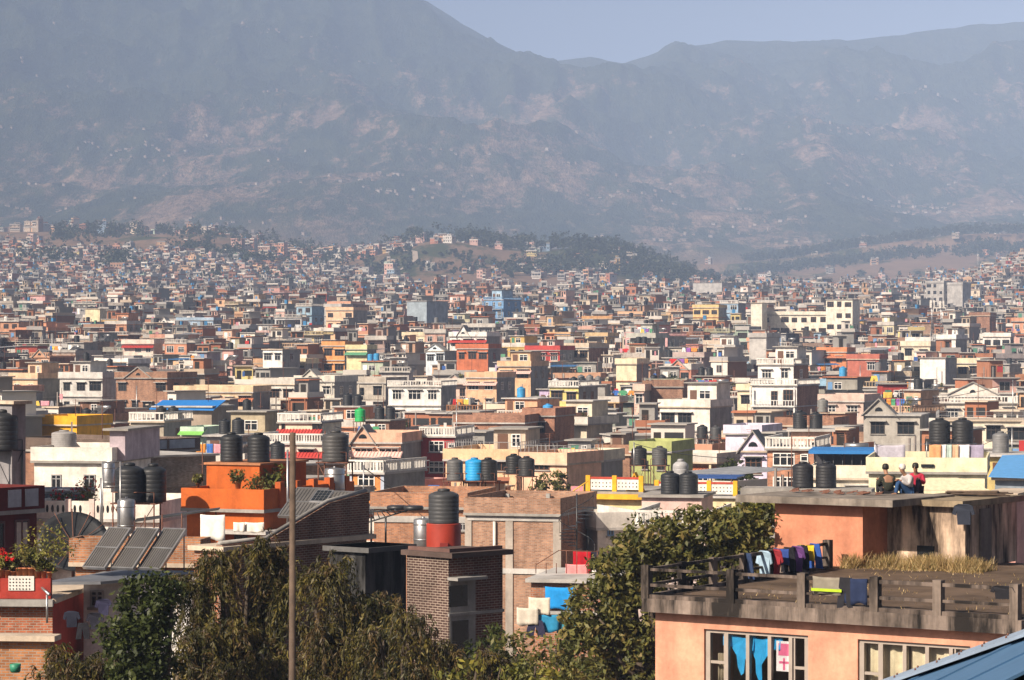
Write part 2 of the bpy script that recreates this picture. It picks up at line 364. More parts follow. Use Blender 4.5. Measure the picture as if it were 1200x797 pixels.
def solar(p, rz, w=1.0, h=1.9, tilt=32, n=2, label='', group='solar water heaters on the roofs', drumon=True):
    t = thing('solar_water_heater', label, 'solar heater', p, rz, group)
    ct, st = math.cos(R(tilt)), math.sin(R(tilt))
    for k in range(n):
        x0 = (k-n/2)*(w+0.18); x1 = x0+w
        def pt(x, s_, up): return (x, s_*ct - up*st, 0.15 + s_*st + up*ct)
        b = MB(); b.hexa([pt(x0+0.05, 0.05, 0.0), pt(x1-0.05, 0.05, 0.0), pt(x1-0.05, h-0.05, 0.0), pt(x0+0.05, h-0.05, 0.0)], [pt(x0+0.05, 0.05, 0.06), pt(x1-0.05, 0.05, 0.06), pt(x1-0.05, h-0.05, 0.06), pt(x0+0.05, h-0.05, 0.06)])
        for q in range(1, 9):
            xx = x0+0.05+(w-0.1)*q/9; b.hexa([pt(xx-0.012, 0.06, 0.061), pt(xx+0.012, 0.06, 0.061), pt(xx+0.012, h-0.06, 0.061), pt(xx-0.012, h-0.06, 0.061)], [pt(xx-0.012, 0.06, 0.07), pt(xx+0.012, 0.06, 0.07), pt(xx+0.012, h-0.06, 0.07), pt(xx-0.012, h-0.06, 0.07)], 1)
        co = b.build('collector', ['collector', 'plastic_black'], t)
        f = MB()
        for (xa, xb, sa, sb) in ((x0, x0+0.05, 0, h), (x1-0.05, x1, 0, h), (x0+0.05, x1-0.05, 0, 0.05), (x0+0.05, x1-0.05, h-0.05, h), (x0+0.05, x1-0.05, h*0.49, h*0.52)):
            f.hexa([pt(xa, sa, -0.02), pt(xb, sa, -0.02), pt(xb, sb, -0.02), pt(xa, sb, -0.02)], [pt(xa, sa, 0.09), pt(xb, sa, 0.09), pt(xb, sb, 0.09), pt(xa, sb, 0.09)])
        f.build('frame', 'steel', co)
        for x in (x0+0.1, x1-0.1): MB().bar((x, h*ct*0.97, 0), (x, h*ct*0.97, 0.15+h*st*0.97), 0.025).build('leg', 'steel', t)
    if drumon:
        L = n*(w+0.18)*0.5
        d_ = MB(); d_.tube([(-L*0.9, h*ct+0.25, 0.3+h*st), (L*0.9, h*ct+0.25, 0.3+h*st)], 0.24, 14); d_.build('drum', 'steel', t)
    return t
def outline_cloth(kind, w, h, seed):
    r = random.Random(seed); b = MB()
    if kind == 'sheet':
        nxx, nzz = 9, 6; vs = []; 
        for side in (0, 0.012):
            for j in range(nzz+1):
                for q in range(nxx+1):
                    x = -w/2+w*q/nxx; z = -h*j/nzz
                    y = 0.028*math.sin(q*1.35+seed)*(0.3+j/nzz) + 0.01*math.sin(q*3.1+j)
                    sag = 0.03*w*(1-(2*q/nxx-1)**2); vs.append((x, y+side, z-sag-(0.06*h*math.sin(q*0.8+seed*2) if j == nzz else 0)))
        n1 = (nxx+1)*(nzz+1); fs = []
        for s_ in (0, 1):
            for j in range(nzz):
                for q in range(nxx):
                    a = s_*n1+j*(nxx+1)+q; f = (a, a+1, a+nxx+2, a+nxx+1); fs.append(f if s_ == 0 else f[::-1])
        ring = [q for q in range(nxx+1)] + [j*(nxx+1)+nxx for j in range(1, nzz+1)] + [nzz*(nxx+1)+q for q in range(nxx-1, -1, -1)] + [j*(nxx+1) for j in range(nzz-1, 0, -1)]
        for u, v in zip(ring, ring[1:]+ring[:1]): fs.append((v, u, u+n1, v+n1))
        b.add(vs, fs, 0, True)
    else:
        if kind == 'drape': pts = [(-w*.5,0),(-w*.46,-h*.3),(-w*.22,-h*.5),(-w*.2,-h*.8),(-w*.05,-h),(w*.1,-h*.93),(w*.12,-h*.6),(w*.3,-h*.42),(w*.48,-h*.36),(w*.5,0),(w*.1,-h*.06)]
        elif kind == 'shirt': pts = [(-w*.25,0),(-w*.5,-h*.1),(-w*.62,-h*.5),(-w*.42,-h*.55),(-w*.36,-h*.3),(-w*.34,-h),(w*.34,-h*.97),(w*.36,-h*.3),(w*.44,-h*.52),(w*.62,-h*.45),(w*.5,-h*.08),(w*.25,0)]
        else: pts = [(-w*.3,0),(-w*.42,-h*.5),(-w*.5,-h),(-w*.12,-h*.98),(-w*.02,-h*.35),(w*.1,-h*.95),(w*.46,-h*.97),(w*.4,-h*.4),(w*.3,0)]
        pts = pts[::-1]; n = len(pts)
        vs = [(x, 0.035*math.sin(x*14+z*5+seed), z) for x, z in pts] + [(x, 0.03+0.035*math.sin(x*14+z*5+seed), z) for x, z in pts]
        b.add(vs, [tuple(range(n)), tuple(range(2*n-1, n-1, -1))] + [((i+1) % n, i, n+i, n+(i+1) % n) for i in range(n)], 0)
    return b
CLOTH_NAMES = {'sheet': 'sheet', 'shirt': 'shirt', 'trousers': 'trousers'}
def garment(p, rz, kind, w, h, color, label, group='laundry drying on the roofs', cat=None):
    key = ('cloth', kind, round(w, 1), round(h, 1), rnd.randrange(4))
    o = link({'sheet': 'drying_sheet', 'drape': 'hanging_cloth', 'shirt': 'drying_shirt', 'trousers': 'drying_trousers'}[kind], cached(key, lambda: outline_cloth(kind, w, h, key[-1]).mesh('cloth', 'cloth')), None, color, p, rz)
    return tag(o, label, cat or {'sheet': 'sheet', 'drape': 'cloth', 'shirt': 'shirt', 'trousers': 'trousers'}[kind], group)

# ------------------------------------------------------------------ plants
def leaf_quads(cent, rad, per, size, pal, rs, asp=0.5, flatten=1.0):
    """leaf faces scattered round clump centres"""
    n = len(cent)*per
    c = np.repeat(np.asarray(cent, float), per, 0); r = np.repeat(np.asarray(rad, float) if np.ndim(rad) else np.full(len(cent), rad), per)
    d = rs.normal(size=(n, 3)); d /= np.linalg.norm(d, axis=1)[:, None]
    pos = c + d*(r*rs.rand(n)**0.45)[:, None]*np.array([1, 1, flatten])
    u = rs.normal(size=(n, 3)); u /= np.linalg.norm(u, axis=1)[:, None]
    nrm = d*0.55 + rs.normal(size=(n, 3))*0.6 + np.array([0, 0, 0.35])
    v = np.cross(nrm, u); v /= np.linalg.norm(v, axis=1)[:, None]; u = np.cross(v, nrm); u /= np.linalg.norm(u, axis=1)[:, None]
    s_ = size*(0.6+0.8*rs.rand(n))[:, None]
    Vv = np.stack([pos-u*s_, pos+v*s_*asp, pos+u*s_, pos-v*s_*asp], 1).reshape(-1, 3)
    Ff = np.arange(n*4).reshape(-1, 4)
    pal = np.asarray(pal, float); ci = np.repeat(rs.rand(len(cent)), per)*0.6 + rs.rand(n)*0.4
    k = ci*(len(pal)-1); k0 = np.floor(k).astype(int); f = (k-k0)[:, None]
    C = pal[k0]*(1-f) + pal[np.minimum(k0+1, len(pal)-1)]*f
    return Vv, Ff, C*(0.75+0.5*rs.rand(n))[:, None]
def crown_points(rs, lobes, n, inner=0.55):
    """clump centres in a set of lobes (x,y,z,rx,ry,rz)"""
    out = []; w = np.array([l[3]*l[5] for l in lobes]); w = w/w.sum()
    for k in rs.choice(len(lobes), n, p=w):
        l = lobes[k]; d = rs.normal(size=3); d /= np.linalg.norm(d); q = inner + (1-inner)*rs.rand()
        out.append([l[0]+d[0]*l[3]*q, l[1]+d[1]*l[4]*q, l[2]+d[2]*l[5]*q])
    return np.array(out)
PAL_DARK = [(0.020, 0.032, 0.008), (0.042, 0.058, 0.012), (0.085, 0.10, 0.020)]
PAL_MANGO = [(0.042, 0.055, 0.014), (0.095, 0.10, 0.024), (0.18, 0.17, 0.042), (0.22, 0.155, 0.05)]
PAL_WILLOW = [(0.042, 0.042, 0.010), (0.080, 0.070, 0.014), (0.155, 0.125, 0.026), (0.105, 0.068, 0.022)]
PAL_YEL = [(0.07, 0.09, 0.02), (0.16, 0.16, 0.03), (0.30, 0.25, 0.04)]
def tree(name, label, base, lobes, nclump, crad, per, size, pal, seed, asp=0.5, group=None, cat='tree', twigs=8):
    rs = np.random.RandomState(seed); r2 = random.Random(seed)
    t = thing(name, label, cat, base, 0, group)
    cp = crown_points(rs, lobes, nclump)
    Vv, Ff, C = leaf_quads(cp, crad*(0.6+0.8*rs.rand(len(cp))), per, size, pal, rs, asp, 0.8)
    link('crown', npmesh('crown', Vv, Ff, 'leaf', C), t)
    b = MB(); top = max(l[2]+l[5]*0.3 for l in lobes); cx = sum(l[0] for l in lobes)/len(lobes)*0.4; tr = max(0.07, top*0.022)
    fork = min(l[2]-l[5] for l in lobes)*0.8 + top*0.1
    b.tube([(0, 0, -0.4), (cx*0.3, 0, fork*0.5), (cx, 0, fork)], [tr*1.25, tr, tr*0.85], 8)
    for k in range(twigs):
        l = r2.choice(lobes); e = Vector((l[0]+r2.uniform(-.6, .6)*l[3], l[1]+r2.uniform(-.6, .6)*l[4], l[2]+r2.uniform(-.3, .8)*l[5]))
        s0 = Vector((cx, 0, fork)); mid = s0.lerp(e, 0.5) + Vector((r2.uniform(-.3, .3), r2.uniform(-.3, .3), r2.uniform(0, .4)))*tr*5
        b.tube([s0, mid, e], [tr*0.6, tr*0.35, tr*0.1], 6)
    b.build('trunk', 'bark', t)
    return t
def willow(label, base, arcs, nstr, seed, leaf=0.085, hang=(0.5, 1.7), pal=PAL_WILLOW, group=None, spread=0.22, name='bottlebrush_tree'):
    """weeping tree: branches are arcs (list of points), strands of narrow leaves hang from their outer half"""
    rs = np.random.RandomState(seed); r2 = random.Random(seed)
    t = thing(name, label, 'tree', base, 0, group)
    b = MB(); Vs = []; Fs = []; Cs = []; nv = 0; pal = np.array(pal); P_ = []; D_ = []; CC = []
    for arc in arcs:
        a = [Vector(p) for p in arc]; n = len(a)
        b.tube(a, [max(0.012, 0.10*(1-k/(n-0.5))**1.3) for k in range(n)], 6)
    for k in range(nstr):
        arc = arcs[r2.randrange(len(arcs))]; a = [Vector(p) for p in arc]
        q = r2.uniform(0.45, 1.0)**.8*(len(a)-1); i0 = min(int(q), len(a)-2); s0 = a[i0].lerp(a[i0+1], q-i0)
        s0 = s0 + Vector((r2.gauss(0, spread), r2.gauss(0, spread), r2.gauss(0, spread*0.7)))
        L = r2.uniform(*hang); out = Vector((r2.gauss(0, 1), r2.gauss(0, 1), 0)).normalized()*r2.uniform(0.1, 0.45)
        pts = [s0 + out*(L*u**0.7) + Vector((0, 0, 0.18*math.sin(u*2.4) - L*u**1.6)) for u in (0, .2, .4, .6, .8, 1)]
        if k % 2 == 0: b.tube(pts, [0.014, 0.012, 0.009, 0.007, 0.005, 0.003], 3)
        m_ = int(26*L)+8; cc = pal[min(int(r2.random()**1.2*len(pal)), len(pal)-1)]*r2.uniform(0.7, 1.25)
        us = rs.rand(m_)*5; ii = np.minimum(us.astype(int), 4); ff = (us-ii)[:, None]; pa = np.array(pts)
        P_.append(pa[ii]*(1-ff)+pa[ii+1]*ff); D_.append(np.tile((pa[-1]-pa[0])/max(L, .1), (m_, 1))); CC.append(np.tile(cc, (m_, 1)))
    pos = np.concatenate(P_); dr = np.concatenate(D_); C = np.concatenate(CC); n = len(pos)
    u = dr*1.0 + rs.normal(size=(n, 3))*0.45; u /= np.linalg.norm(u, axis=1)[:, None]
    v = np.cross(u, rs.normal(size=(n, 3))); v /= np.linalg.norm(v, axis=1)[:, None]
    s_ = leaf*(0.6+0.8*rs.rand(n))[:, None]; pos = pos + rs.normal(size=(n, 3))*0.03
    Vv = np.stack([pos, pos+u*s_+v*s_*0.24, pos+u*s_*2, pos+u*s_-v*s_*0.24], 1).reshape(-1, 3)
    link('crown', npmesh('crown', Vv, np.arange(n*4).reshape(-1, 4), 'leaf', C*(0.75+0.5*rs.rand(n))[:, None]), t)
    b.build('trunk', 'bark', t); return t
def plant(p, h, label, pot=True, color=(0.35, 0.12, 0.06), pal=PAL_MANGO, seed=0, flower=None, group='potted plants on the roofs', leaf=0.07, w=None, n=10):
    rs = np.random.RandomState(seed); w = w or h*0.45
    t = thing('potted_plant', label, 'plant', p, 0, group)
    ph = min(0.35, h*0.35)
    if pot: MB().lathe([(ph*0.32, 0), (ph*0.45, ph*0.9), (ph*0.5, ph*0.9), (ph*0.5, ph), (ph*0.4, ph)], n=12).build('pot', 'plastic', t, color)
    cp = crown_points(rs, [(0, 0, h*0.68, w, w, h*0.36)], n, 0.3)
    Vv, Ff, C = leaf_quads(cp, w*0.42, 26, leaf, pal, rs, 0.45)
    link('foliage', npmesh('foliage', Vv, Ff, 'leaf', C), t)
    b = MB()
    for q in cp[:7]: b.tube([(0, 0, ph*0.8), (q[0]*0.4, q[1]*0.4, q[2]*0.55), tuple(q)], [0.022, 0.015, 0.006], 4)
    b.build('stem', 'bark', t)
    if flower:
        fp = crown_points(rs, [(0, 0, h*0.8, w, w, h*0.34)], 14, 0.7); Vv, Ff, C = leaf_quads(fp, 0.09, 9, 0.05, [flower, flower], rs, 0.8)
        link('flowers', npmesh('flowers', Vv, Ff, 'leaf', C), t)
    return t

# ------------------------------------------------------------------ houses
HOUSES = []      # every house: screen box and ground footprint, for the town's filling
class H:
    def __init__(s, short, label, px0, px1, ytop, d=None, a=20, dp=9, par=0.9, color=CREAM, wall='plaster', side=None, sidecol=None, name='house', cat='house', ybot=None, group='houses of the town', z0=None, storey=3.0, wmax=None):
        d = d or dist(ytop); s.d = d; s.a = R(a); s.short = short; s.color = color
        mid = at((px0+px1)/2, ytop, d); s.O = Vector((mid.x, mid.y, 0)); s.nrm = Vector((-math.sin(s.a), -math.cos(s.a), 0)); s.ax = Vector((math.cos(s.a), -math.sin(s.a), 0)); s.ay = Vector((math.sin(s.a), math.cos(s.a), 0))
        s.z0 = (gz(mid.x, mid.y) - 1.0) if z0 is None else z0
        s.x0, s.zt = s.fp(px0, ytop)[0], mid.z - s.z0; s.x1 = s.fp(px1, ytop)[0]
        s.dp = dp; s.par = par; s.zr = s.zt - par; s.sh = storey
        s.root = thing(name, label, cat, (s.O.x, s.O.y, s.z0), -s.a, group)
        s.wall = wall; s.side = side; ss = sidecol or (BRICK if side == 'brick' else GREY)
        if side:
            s.part('wall', MB().box(s.x0, s.x1, 0.06, dp, 0, s.zr-0.08), side, ss); s.part('facade', MB().box(s.x0+0.02, s.x1-0.02, 0, 0.06, 0, s.zr-0.085), wall, color)
        else: s.part('wall', MB().box(s.x0, s.x1, 0, dp, 0, s.zr-0.08), wall, color)
        s.lod = 0 if d < 330 else 1
        HOUSES.append((px0, px1, ytop, ybot or ytop+3*storey*F/d, d, s))
    def part(s, name, mb, mat, color=None, parent=None): return mb.build(name, mat, parent or s.root, color)
    def fp(s, px, py, off=0):
        r = ray(px, py); O = s.O + s.nrm*off; t = (O-CAM).dot(s.nrm)/r.dot(s.nrm); p = CAM + r*t
        q = p - s.O; return q.dot(s.ax), p.z - getattr(s, 'z0', 0)
    def rp(s, px, py, zl):
        r = ray(px, py); t = (s.z0+zl-CAM.z)/r.z; q = CAM + r*t - s.O; return q.dot(s.ax), q.dot(s.ay)
    def w(s, x, y, z): return s.O + s.ax*x + s.ay*y + Vector((0, 0, s.z0+z))
    def roof(s, oh=0.3, th=0.16, color=CONC, mat='cement', z=None, name='roof'):
        z = s.zr if z is None else z
        s.part(name, MB().box(s.x0-oh*0.6, s.x1+oh*0.6, -oh, s.dp+oh*0.5, z-th, z), mat, color)
    def parapet(s, style='solid', color=None, mat=None, oh=0.3, h=None, name=None):
        h = h or s.par; z0 = s.zr; x0, x1 = s.x0-oh*0.6+0.02, s.x1+oh*0.6-0.02; y0, y1 = -oh+0.02, s.dp+oh*0.5-0.02; color = color or s.color; t = 0.11
        b = MB()
        if style in ('solid', 'brick'):
            b.box(x0, x1, y0, y0+t, z0, z0+h).box(x0, x1, y1-t, y1, z0, z0+h).box(x0, x0+t, y0+t, y1-t, z0, z0+h).box(x1-t, x1, y0+t, y1-t, z0, z0+h)
            return s.part(name or 'parapet', b, 'brick' if style == 'brick' else (mat or s.wall), color)
        step = 0.26 if s.d < 300 else 0.42; rail = style == 'rail'
        rr = 0.02 if rail else 0.07
        def run(xa, ya, xb, yb):
            L = math.hypot(xb-xa, yb-ya); n = max(2, int(L/step)); ca, sa = (xb-xa)/L, (yb-ya)/L
            def bx(u0, u1, hw, za, zb, m=0):
                pts = [(xa+ca*u-sa*q, ya+sa*u+ca*q) for u, q in ((u0, -hw), (u1, -hw), (u1, hw), (u0, hw))]
                b.hexa([(x, y, za) for x, y in pts], [(x, y, zb) for x, y in pts], m)
            if rail:
                for zz in (h*0.98, h*0.5): bx(0, L, 0.02, z0+zz-0.02, z0+zz+0.02)
                for k in range(0, n+1, 3): bx(L*k/n-0.02 if k else 0, L*k/n+0.02, 0.021, z0, z0+h*0.96)
            else:
                bx(0, L, 0.08, z0+h*0.84, z0+h); bx(0, L, 0.075, z0, z0+h*0.16)
                for k in range(n+1):
                    u = L*k/n; wd = 0.05
                    if k % 9 == 0: wd = 0.11
                    bx(max(0, u-wd), min(L, u+wd), 0.055, z0+h*0.16, z0+h*0.84)
        run(x0+.08, y0+.08, x1-.08, y0+.08); run(x1-.08, y0+.17, x1-.08, y1-.08); run(x0+.08, y0+.17, x0+.08, y1-.08)
        return s.part(name or ('railing' if rail else 'balustrade'), b, 'tin' if rail else (mat or 'plaster'), (0.3, 0.3, 0.3) if rail and color == s.color else color)
    def win(s, x, z, w, h, col='white', nc=3, nr=2, face='f', y=0.0, sill=True, name='window'):
        w, h = round(w, 1), round(h, 1)
        if w < 0.3 or h < 0.3: return
        two = s.lod == 0
        loc, rz = ((x, y, z), 0) if face == 'f' else ((s.x1, x, z), R(90))
        o = link(name, cached(('win', w, h, nc, nr, two), lambda: win_frame(w, h, nc, nr, not two)), s.root, WCOL.get(col, col), loc, rz)
        if two:
            link('pane', cached(('pane', w, h), lambda: win_pane(w, h)), o)
            if sill: link('sill', cached(('sill', w), lambda: MB().box(-w/2-.08, w/2+.08, -0.14, 0.0, -0.09, -0.003).mesh('sill', 'cement')), o, CONC)
        return o
    def winpx(s, xa, ya, xb, yb, col='white', nc=3, nr=2, name='window'):
        x0, z1 = s.fp(xa, ya); x1, z0 = s.fp(xb, yb); return s.win((x0+x1)/2, z0, x1-x0, z1-z0, col, nc, nr, name=name)
    def boxpx(s, name, xa, ya, xb, yb, y0, y1, mat, color=None, parent=None):
        """a part whose front face fills a rectangle seen on the plane y = y0 of the front"""
        x0, z1 = s.fp(xa, ya, -y0); x1, z0 = s.fp(xb, yb, -y0)
        return s.part(name, MB().box(min(x0, x1), max(x0, x1), y0, y1, z0, z1), mat, color, parent)
    def shade(s, x, z, w, dpth=0.5): link('sunshade', cached(('shade', round(w, 1)), lambda: MB().box(-w/2-.2, w/2+.2, -0.5, 0.0, 0, 0.08).mesh('sunshade', 'cement')), s.root, LGREY, (x, -0.003, z))
    def veranda_columns(s, z0, z1, bd):
        b = MB()
        for x in ([s.x0+.12, s.x1-.12] if s.x1-s.x0 < 7 else [s.x0+.12, (s.x0+s.x1)/2, s.x1-.12]): b.box(x-.11, x+.11, -bd+.01, -bd+.23, z0, z1)
        s.part('balcony_column', b, s.wall, s.color)
    def bands(s, n, color=LGREY, oh=0.32, th=0.13, first=1):
        for k in range(first, n+1):
            z = s.zr - k*s.sh
            if z > 0.5: s.part('floor_slab', MB().box(s.x0-0.05, s.x1+0.05, -oh, s.dp+0.05, z-th, z), 'cement', color)
    def storeys(s, n, col='white', skip=0.12, balcony=(), rs=None, w=None, shade=True, door=None, sidewin=0.5, bays=None):
        """openings of the top n storeys"""
        r = rs or random.Random(int(s.d*10)); W = s.x1-s.x0; nb = bays or max(1, int(round(W/2.6)))
        for k in range(n):
            zf = s.zr - (k+1)*s.sh
            if zf < 0.2: break
            for q in range(nb):
                x = s.x0 + W*(q+0.5)/nb; bw = min(W/nb-0.5, w or r.choice([1.2, 1.5, 1.5, 1.8, 2.1]))
                if bw < 0.5 or r.random() < skip: continue
                if k in balcony and q in (0, nb//2): s.win(x, zf+0.05, min(1.0, bw), 2.1, col, 2, 2, name='door', sill=False); continue
                if k in balcony and r.random() < .5: s.win(x, zf+0.05, round(W/nb-.35, 1), 2.3, col, 4, 2, name='veranda_screen', sill=False); continue
                hh = r.choice([1.3, 1.5]); s.win(x, zf+0.9, bw, hh, col, 3 if bw > 1.3 else 2, 2)
                if shade and s.d < 650: s.shade(x, zf+0.95+hh, bw)
            if k in balcony:
                bd = 1.0; z0 = zf-0.06
                sl_ = s.part('balcony', MB().box(s.x0+0.05, s.x1-0.05, -bd, -0.003, z0-0.12, z0), 'cement', LGREY)
                b = MB(); n_ = max(3, int(W/0.45))
                b.box(s.x0+0.05, s.x1-0.05, -bd+0.02, -bd+0.1, z0+0.8, z0+0.9).box(s.x0+0.05, s.x1-0.05, -bd+0.03, -bd+0.09, z0, z0+0.12)
                for q in range(n_+1): x = s.x0+0.1+(W-0.2)*q/n_; b.box(x-0.05, x+0.05, -bd+0.03, -bd+0.09, z0+0.12, z0+0.8)
                b.build('railing', 'plaster', sl_, s.color)
                if r.random() < .7: s.veranda_columns(z0+.9, z0+s.sh-.2, bd)
            if r.random() < sidewin and s.dp > 4:
                for yy in ((0.3, 0.7) if s.dp > 8 else (0.5,)): s.win(s.dp*yy, zf+0.9, 1.2, 1.3, col, 2, 2, face='s')
    def cabin(s, fx0, fx1, fy0=0.4, h=2.4, color=None, roofc=None, door='brown', wall=None, oh=0.35):
        W = s.x1-s.x0; x0, x1 = s.x0+W*fx0, s.x0+W*fx1; y0, y1 = s.dp*fy0, s.dp-0.15; z = s.zr
        c_ = s.part('stair_cabin', MB().box(x0, x1, y0, y1, z, z+h), wall or s.wall, color or s.color)
        s.part('cabin_roof', MB().box(x0-oh, x1+oh, y0-oh-0.1, y1+0.1, z+h-0.02, z+h+0.13), 'cement', roofc or CONC, c_)
        if x1-x0 > 2.2:
            link('door', cached(('door',), lambda: MB().box(-0.45, 0.45, -0.04, 0.03, 0, 2.0).mesh('door', 'paint')), c_, WCOL.get(door, door), (x0+0.8, y0, z+0.01))
            ww = round(min(1.5, x1-x0-2.0), 1)
            if ww >= 0.5: link('cabin_window', cached(('win', ww, 1.1, 2, 2, False), lambda: win_frame(ww, 1.1, 2, 2, True)), c_, WCOL['white'], (x0+1.6+ww/2, y0, z+0.9))
        elif x1-x0 > 1.2: link('door', cached(('door',), lambda: MB().box(-0.45, 0.45, -0.04, 0.03, 0, 2.0).mesh('door', 'paint')), c_, WCOL.get(door, door), ((x0+x1)/2, y0, z+0.01))
        s.cab = (x0, x1, y0, y1, z+h+0.13); return c_
    def canopy(s, z, color=TERRA, x0=None, x1=None, out=0.9, drop=0.55, y=0.0):
        """sloping tiled canopy along the front"""
        x0 = s.x0-0.2 if x0 is None else x0; x1 = s.x1+0.2 if x1 is None else x1; b = MB()
        b.prism([(0, 0)], 0, 0) if False else None
        b.hexa([(x0, y-out, z-drop), (x1, y-out, z-drop), (x1, y-0.003, z-0.08), (x0, y-0.003, z-0.08)], [(x0, y-out, z-drop+0.09), (x1, y-out, z-drop+0.09), (x1, y-0.003, z), (x0, y-0.003, z)])
        n = int((x1-x0)/0.32)
        for q in range(n):
            x = x0+0.1+(x1-x0-0.2)*q/max(1, n-1)
            b.hexa([(x-0.06, y-out-0.01, z-drop+0.08), (x+0.06, y-out-0.01, z-drop+0.08), (x+0.06, y-0.01, z-0.01), (x-0.06, y-0.01, z-0.01)], [(x-0.05, y-out-0.01, z-drop+0.15), (x+0.05, y-out-0.01, z-drop+0.15), (x+0.05, y-0.01, z+0.06), (x-0.05, y-0.01, z+0.06)])
        return s.part('tiled_canopy', b, 'paint', color)
    def gable(s, fx0=0.2, fx1=0.8, h=1.4, color=None, y0=-0.25, z=None, roofc=CONC, dp=2.5):
        W = s.x1-s.x0; x0, x1 = s.x0+W*fx0, s.x0+W*fx1; xm = (x0+x1)/2; z = s.zr+0.004 if z is None else z
        g = s.part('gable', MB().prism([(x0, z), (x1, z), (xm, z+h)], y0, y0+dp), s.wall, color or s.color)
        b = MB(); t = 0.16; e = 0.25
        for sx in (-1, 1):
            xe = xm + sx*(abs(x1-xm)+e); ze = z - h*e/abs(x1-xm)
            b.hexa([(xe, y0-e, ze), (xm, y0-e, z+h), (xm, y0+dp+0.1, z+h), (xe, y0+dp+0.1, ze)][::sx], [(xe, y0-e, ze+t), (xm, y0-e, z+h+t), (xm, y0+dp+0.1, z+h+t), (xe, y0+dp+0.1, ze+t)][::sx])
        s.part('gable_roof', b, 'cement', roofc, g)
        link('round_window', cached(('arch',), lambda: MB().prism([(0.42*math.cos(t_), 0.42*math.sin(t_)) for t_ in np.linspace(0, math.pi, 9)], -0.05, 0.02).mesh('round_window', 'glass')), g, None, (xm, y0, z+h*0.22))
        return g
    def columns(s, n=5, h=0.9, r=0.14):
        rr = random.Random(n*7+int(s.d))
        for k in range(n):
            for yy in (0.2, s.dp-0.3):
                x = s.x0+0.2+(s.x1-s.x0-0.4)*k/max(1, n-1)
                c_ = link('column', cached(('colm', r), lambda: MB().box(-r, r, -r, r, 0, 1).mesh('column', 'cement')), s.root, GREY, (x, yy, s.zr)); c_.scale = (1, 1, h*rr.uniform(0.6, 1.5))
    def shed(s, fx0, fx1, fy0=0.35, h=2.1, color=(0.35, 0.36, 0.37)):
        W = s.x1-s.x0; x0, x1, y0, y1 = s.x0+W*fx0, s.x0+W*fx1, s.dp*fy0, s.dp-0.3; b = MB()
        for x in (x0, x1):
            for y in (y0, y1): b.bar((x, y, s.zr), (x, y, s.zr+h), 0.04)
        sh = s.part('shed_frame', b, 'rust')
        b = MB(); n = 14; vs = []
        for k in range(n*2+1):
            x = x0-0.4+(x1-x0+0.8)*k/(n*2); zc = 0.03*(k % 2)
            vs += [(x, y0-0.5, s.zr+h-0.05+zc), (x, y1+0.4, s.zr+h+0.22+zc), (x, y1+0.4, s.zr+h+0.19+zc), (x, y0-0.5, s.zr+h-0.08+zc)]
        fs = []
        for k in range(n*2): a_ = 4*k; fs += [(a_, a_+4, a_+5, a_+1), (a_+2, a_+6, a_+7, a_+3), (a_+3, a_+7, a_+4, a_), (a_+1, a_+5, a_+6, a_+2)]
        fs += [(0, 1, 2, 3), (8*n+3, 8*n+2, 8*n+1, 8*n)]
        b.add(vs, fs); s.part('tin_roof', b, 'tin', color, sh)
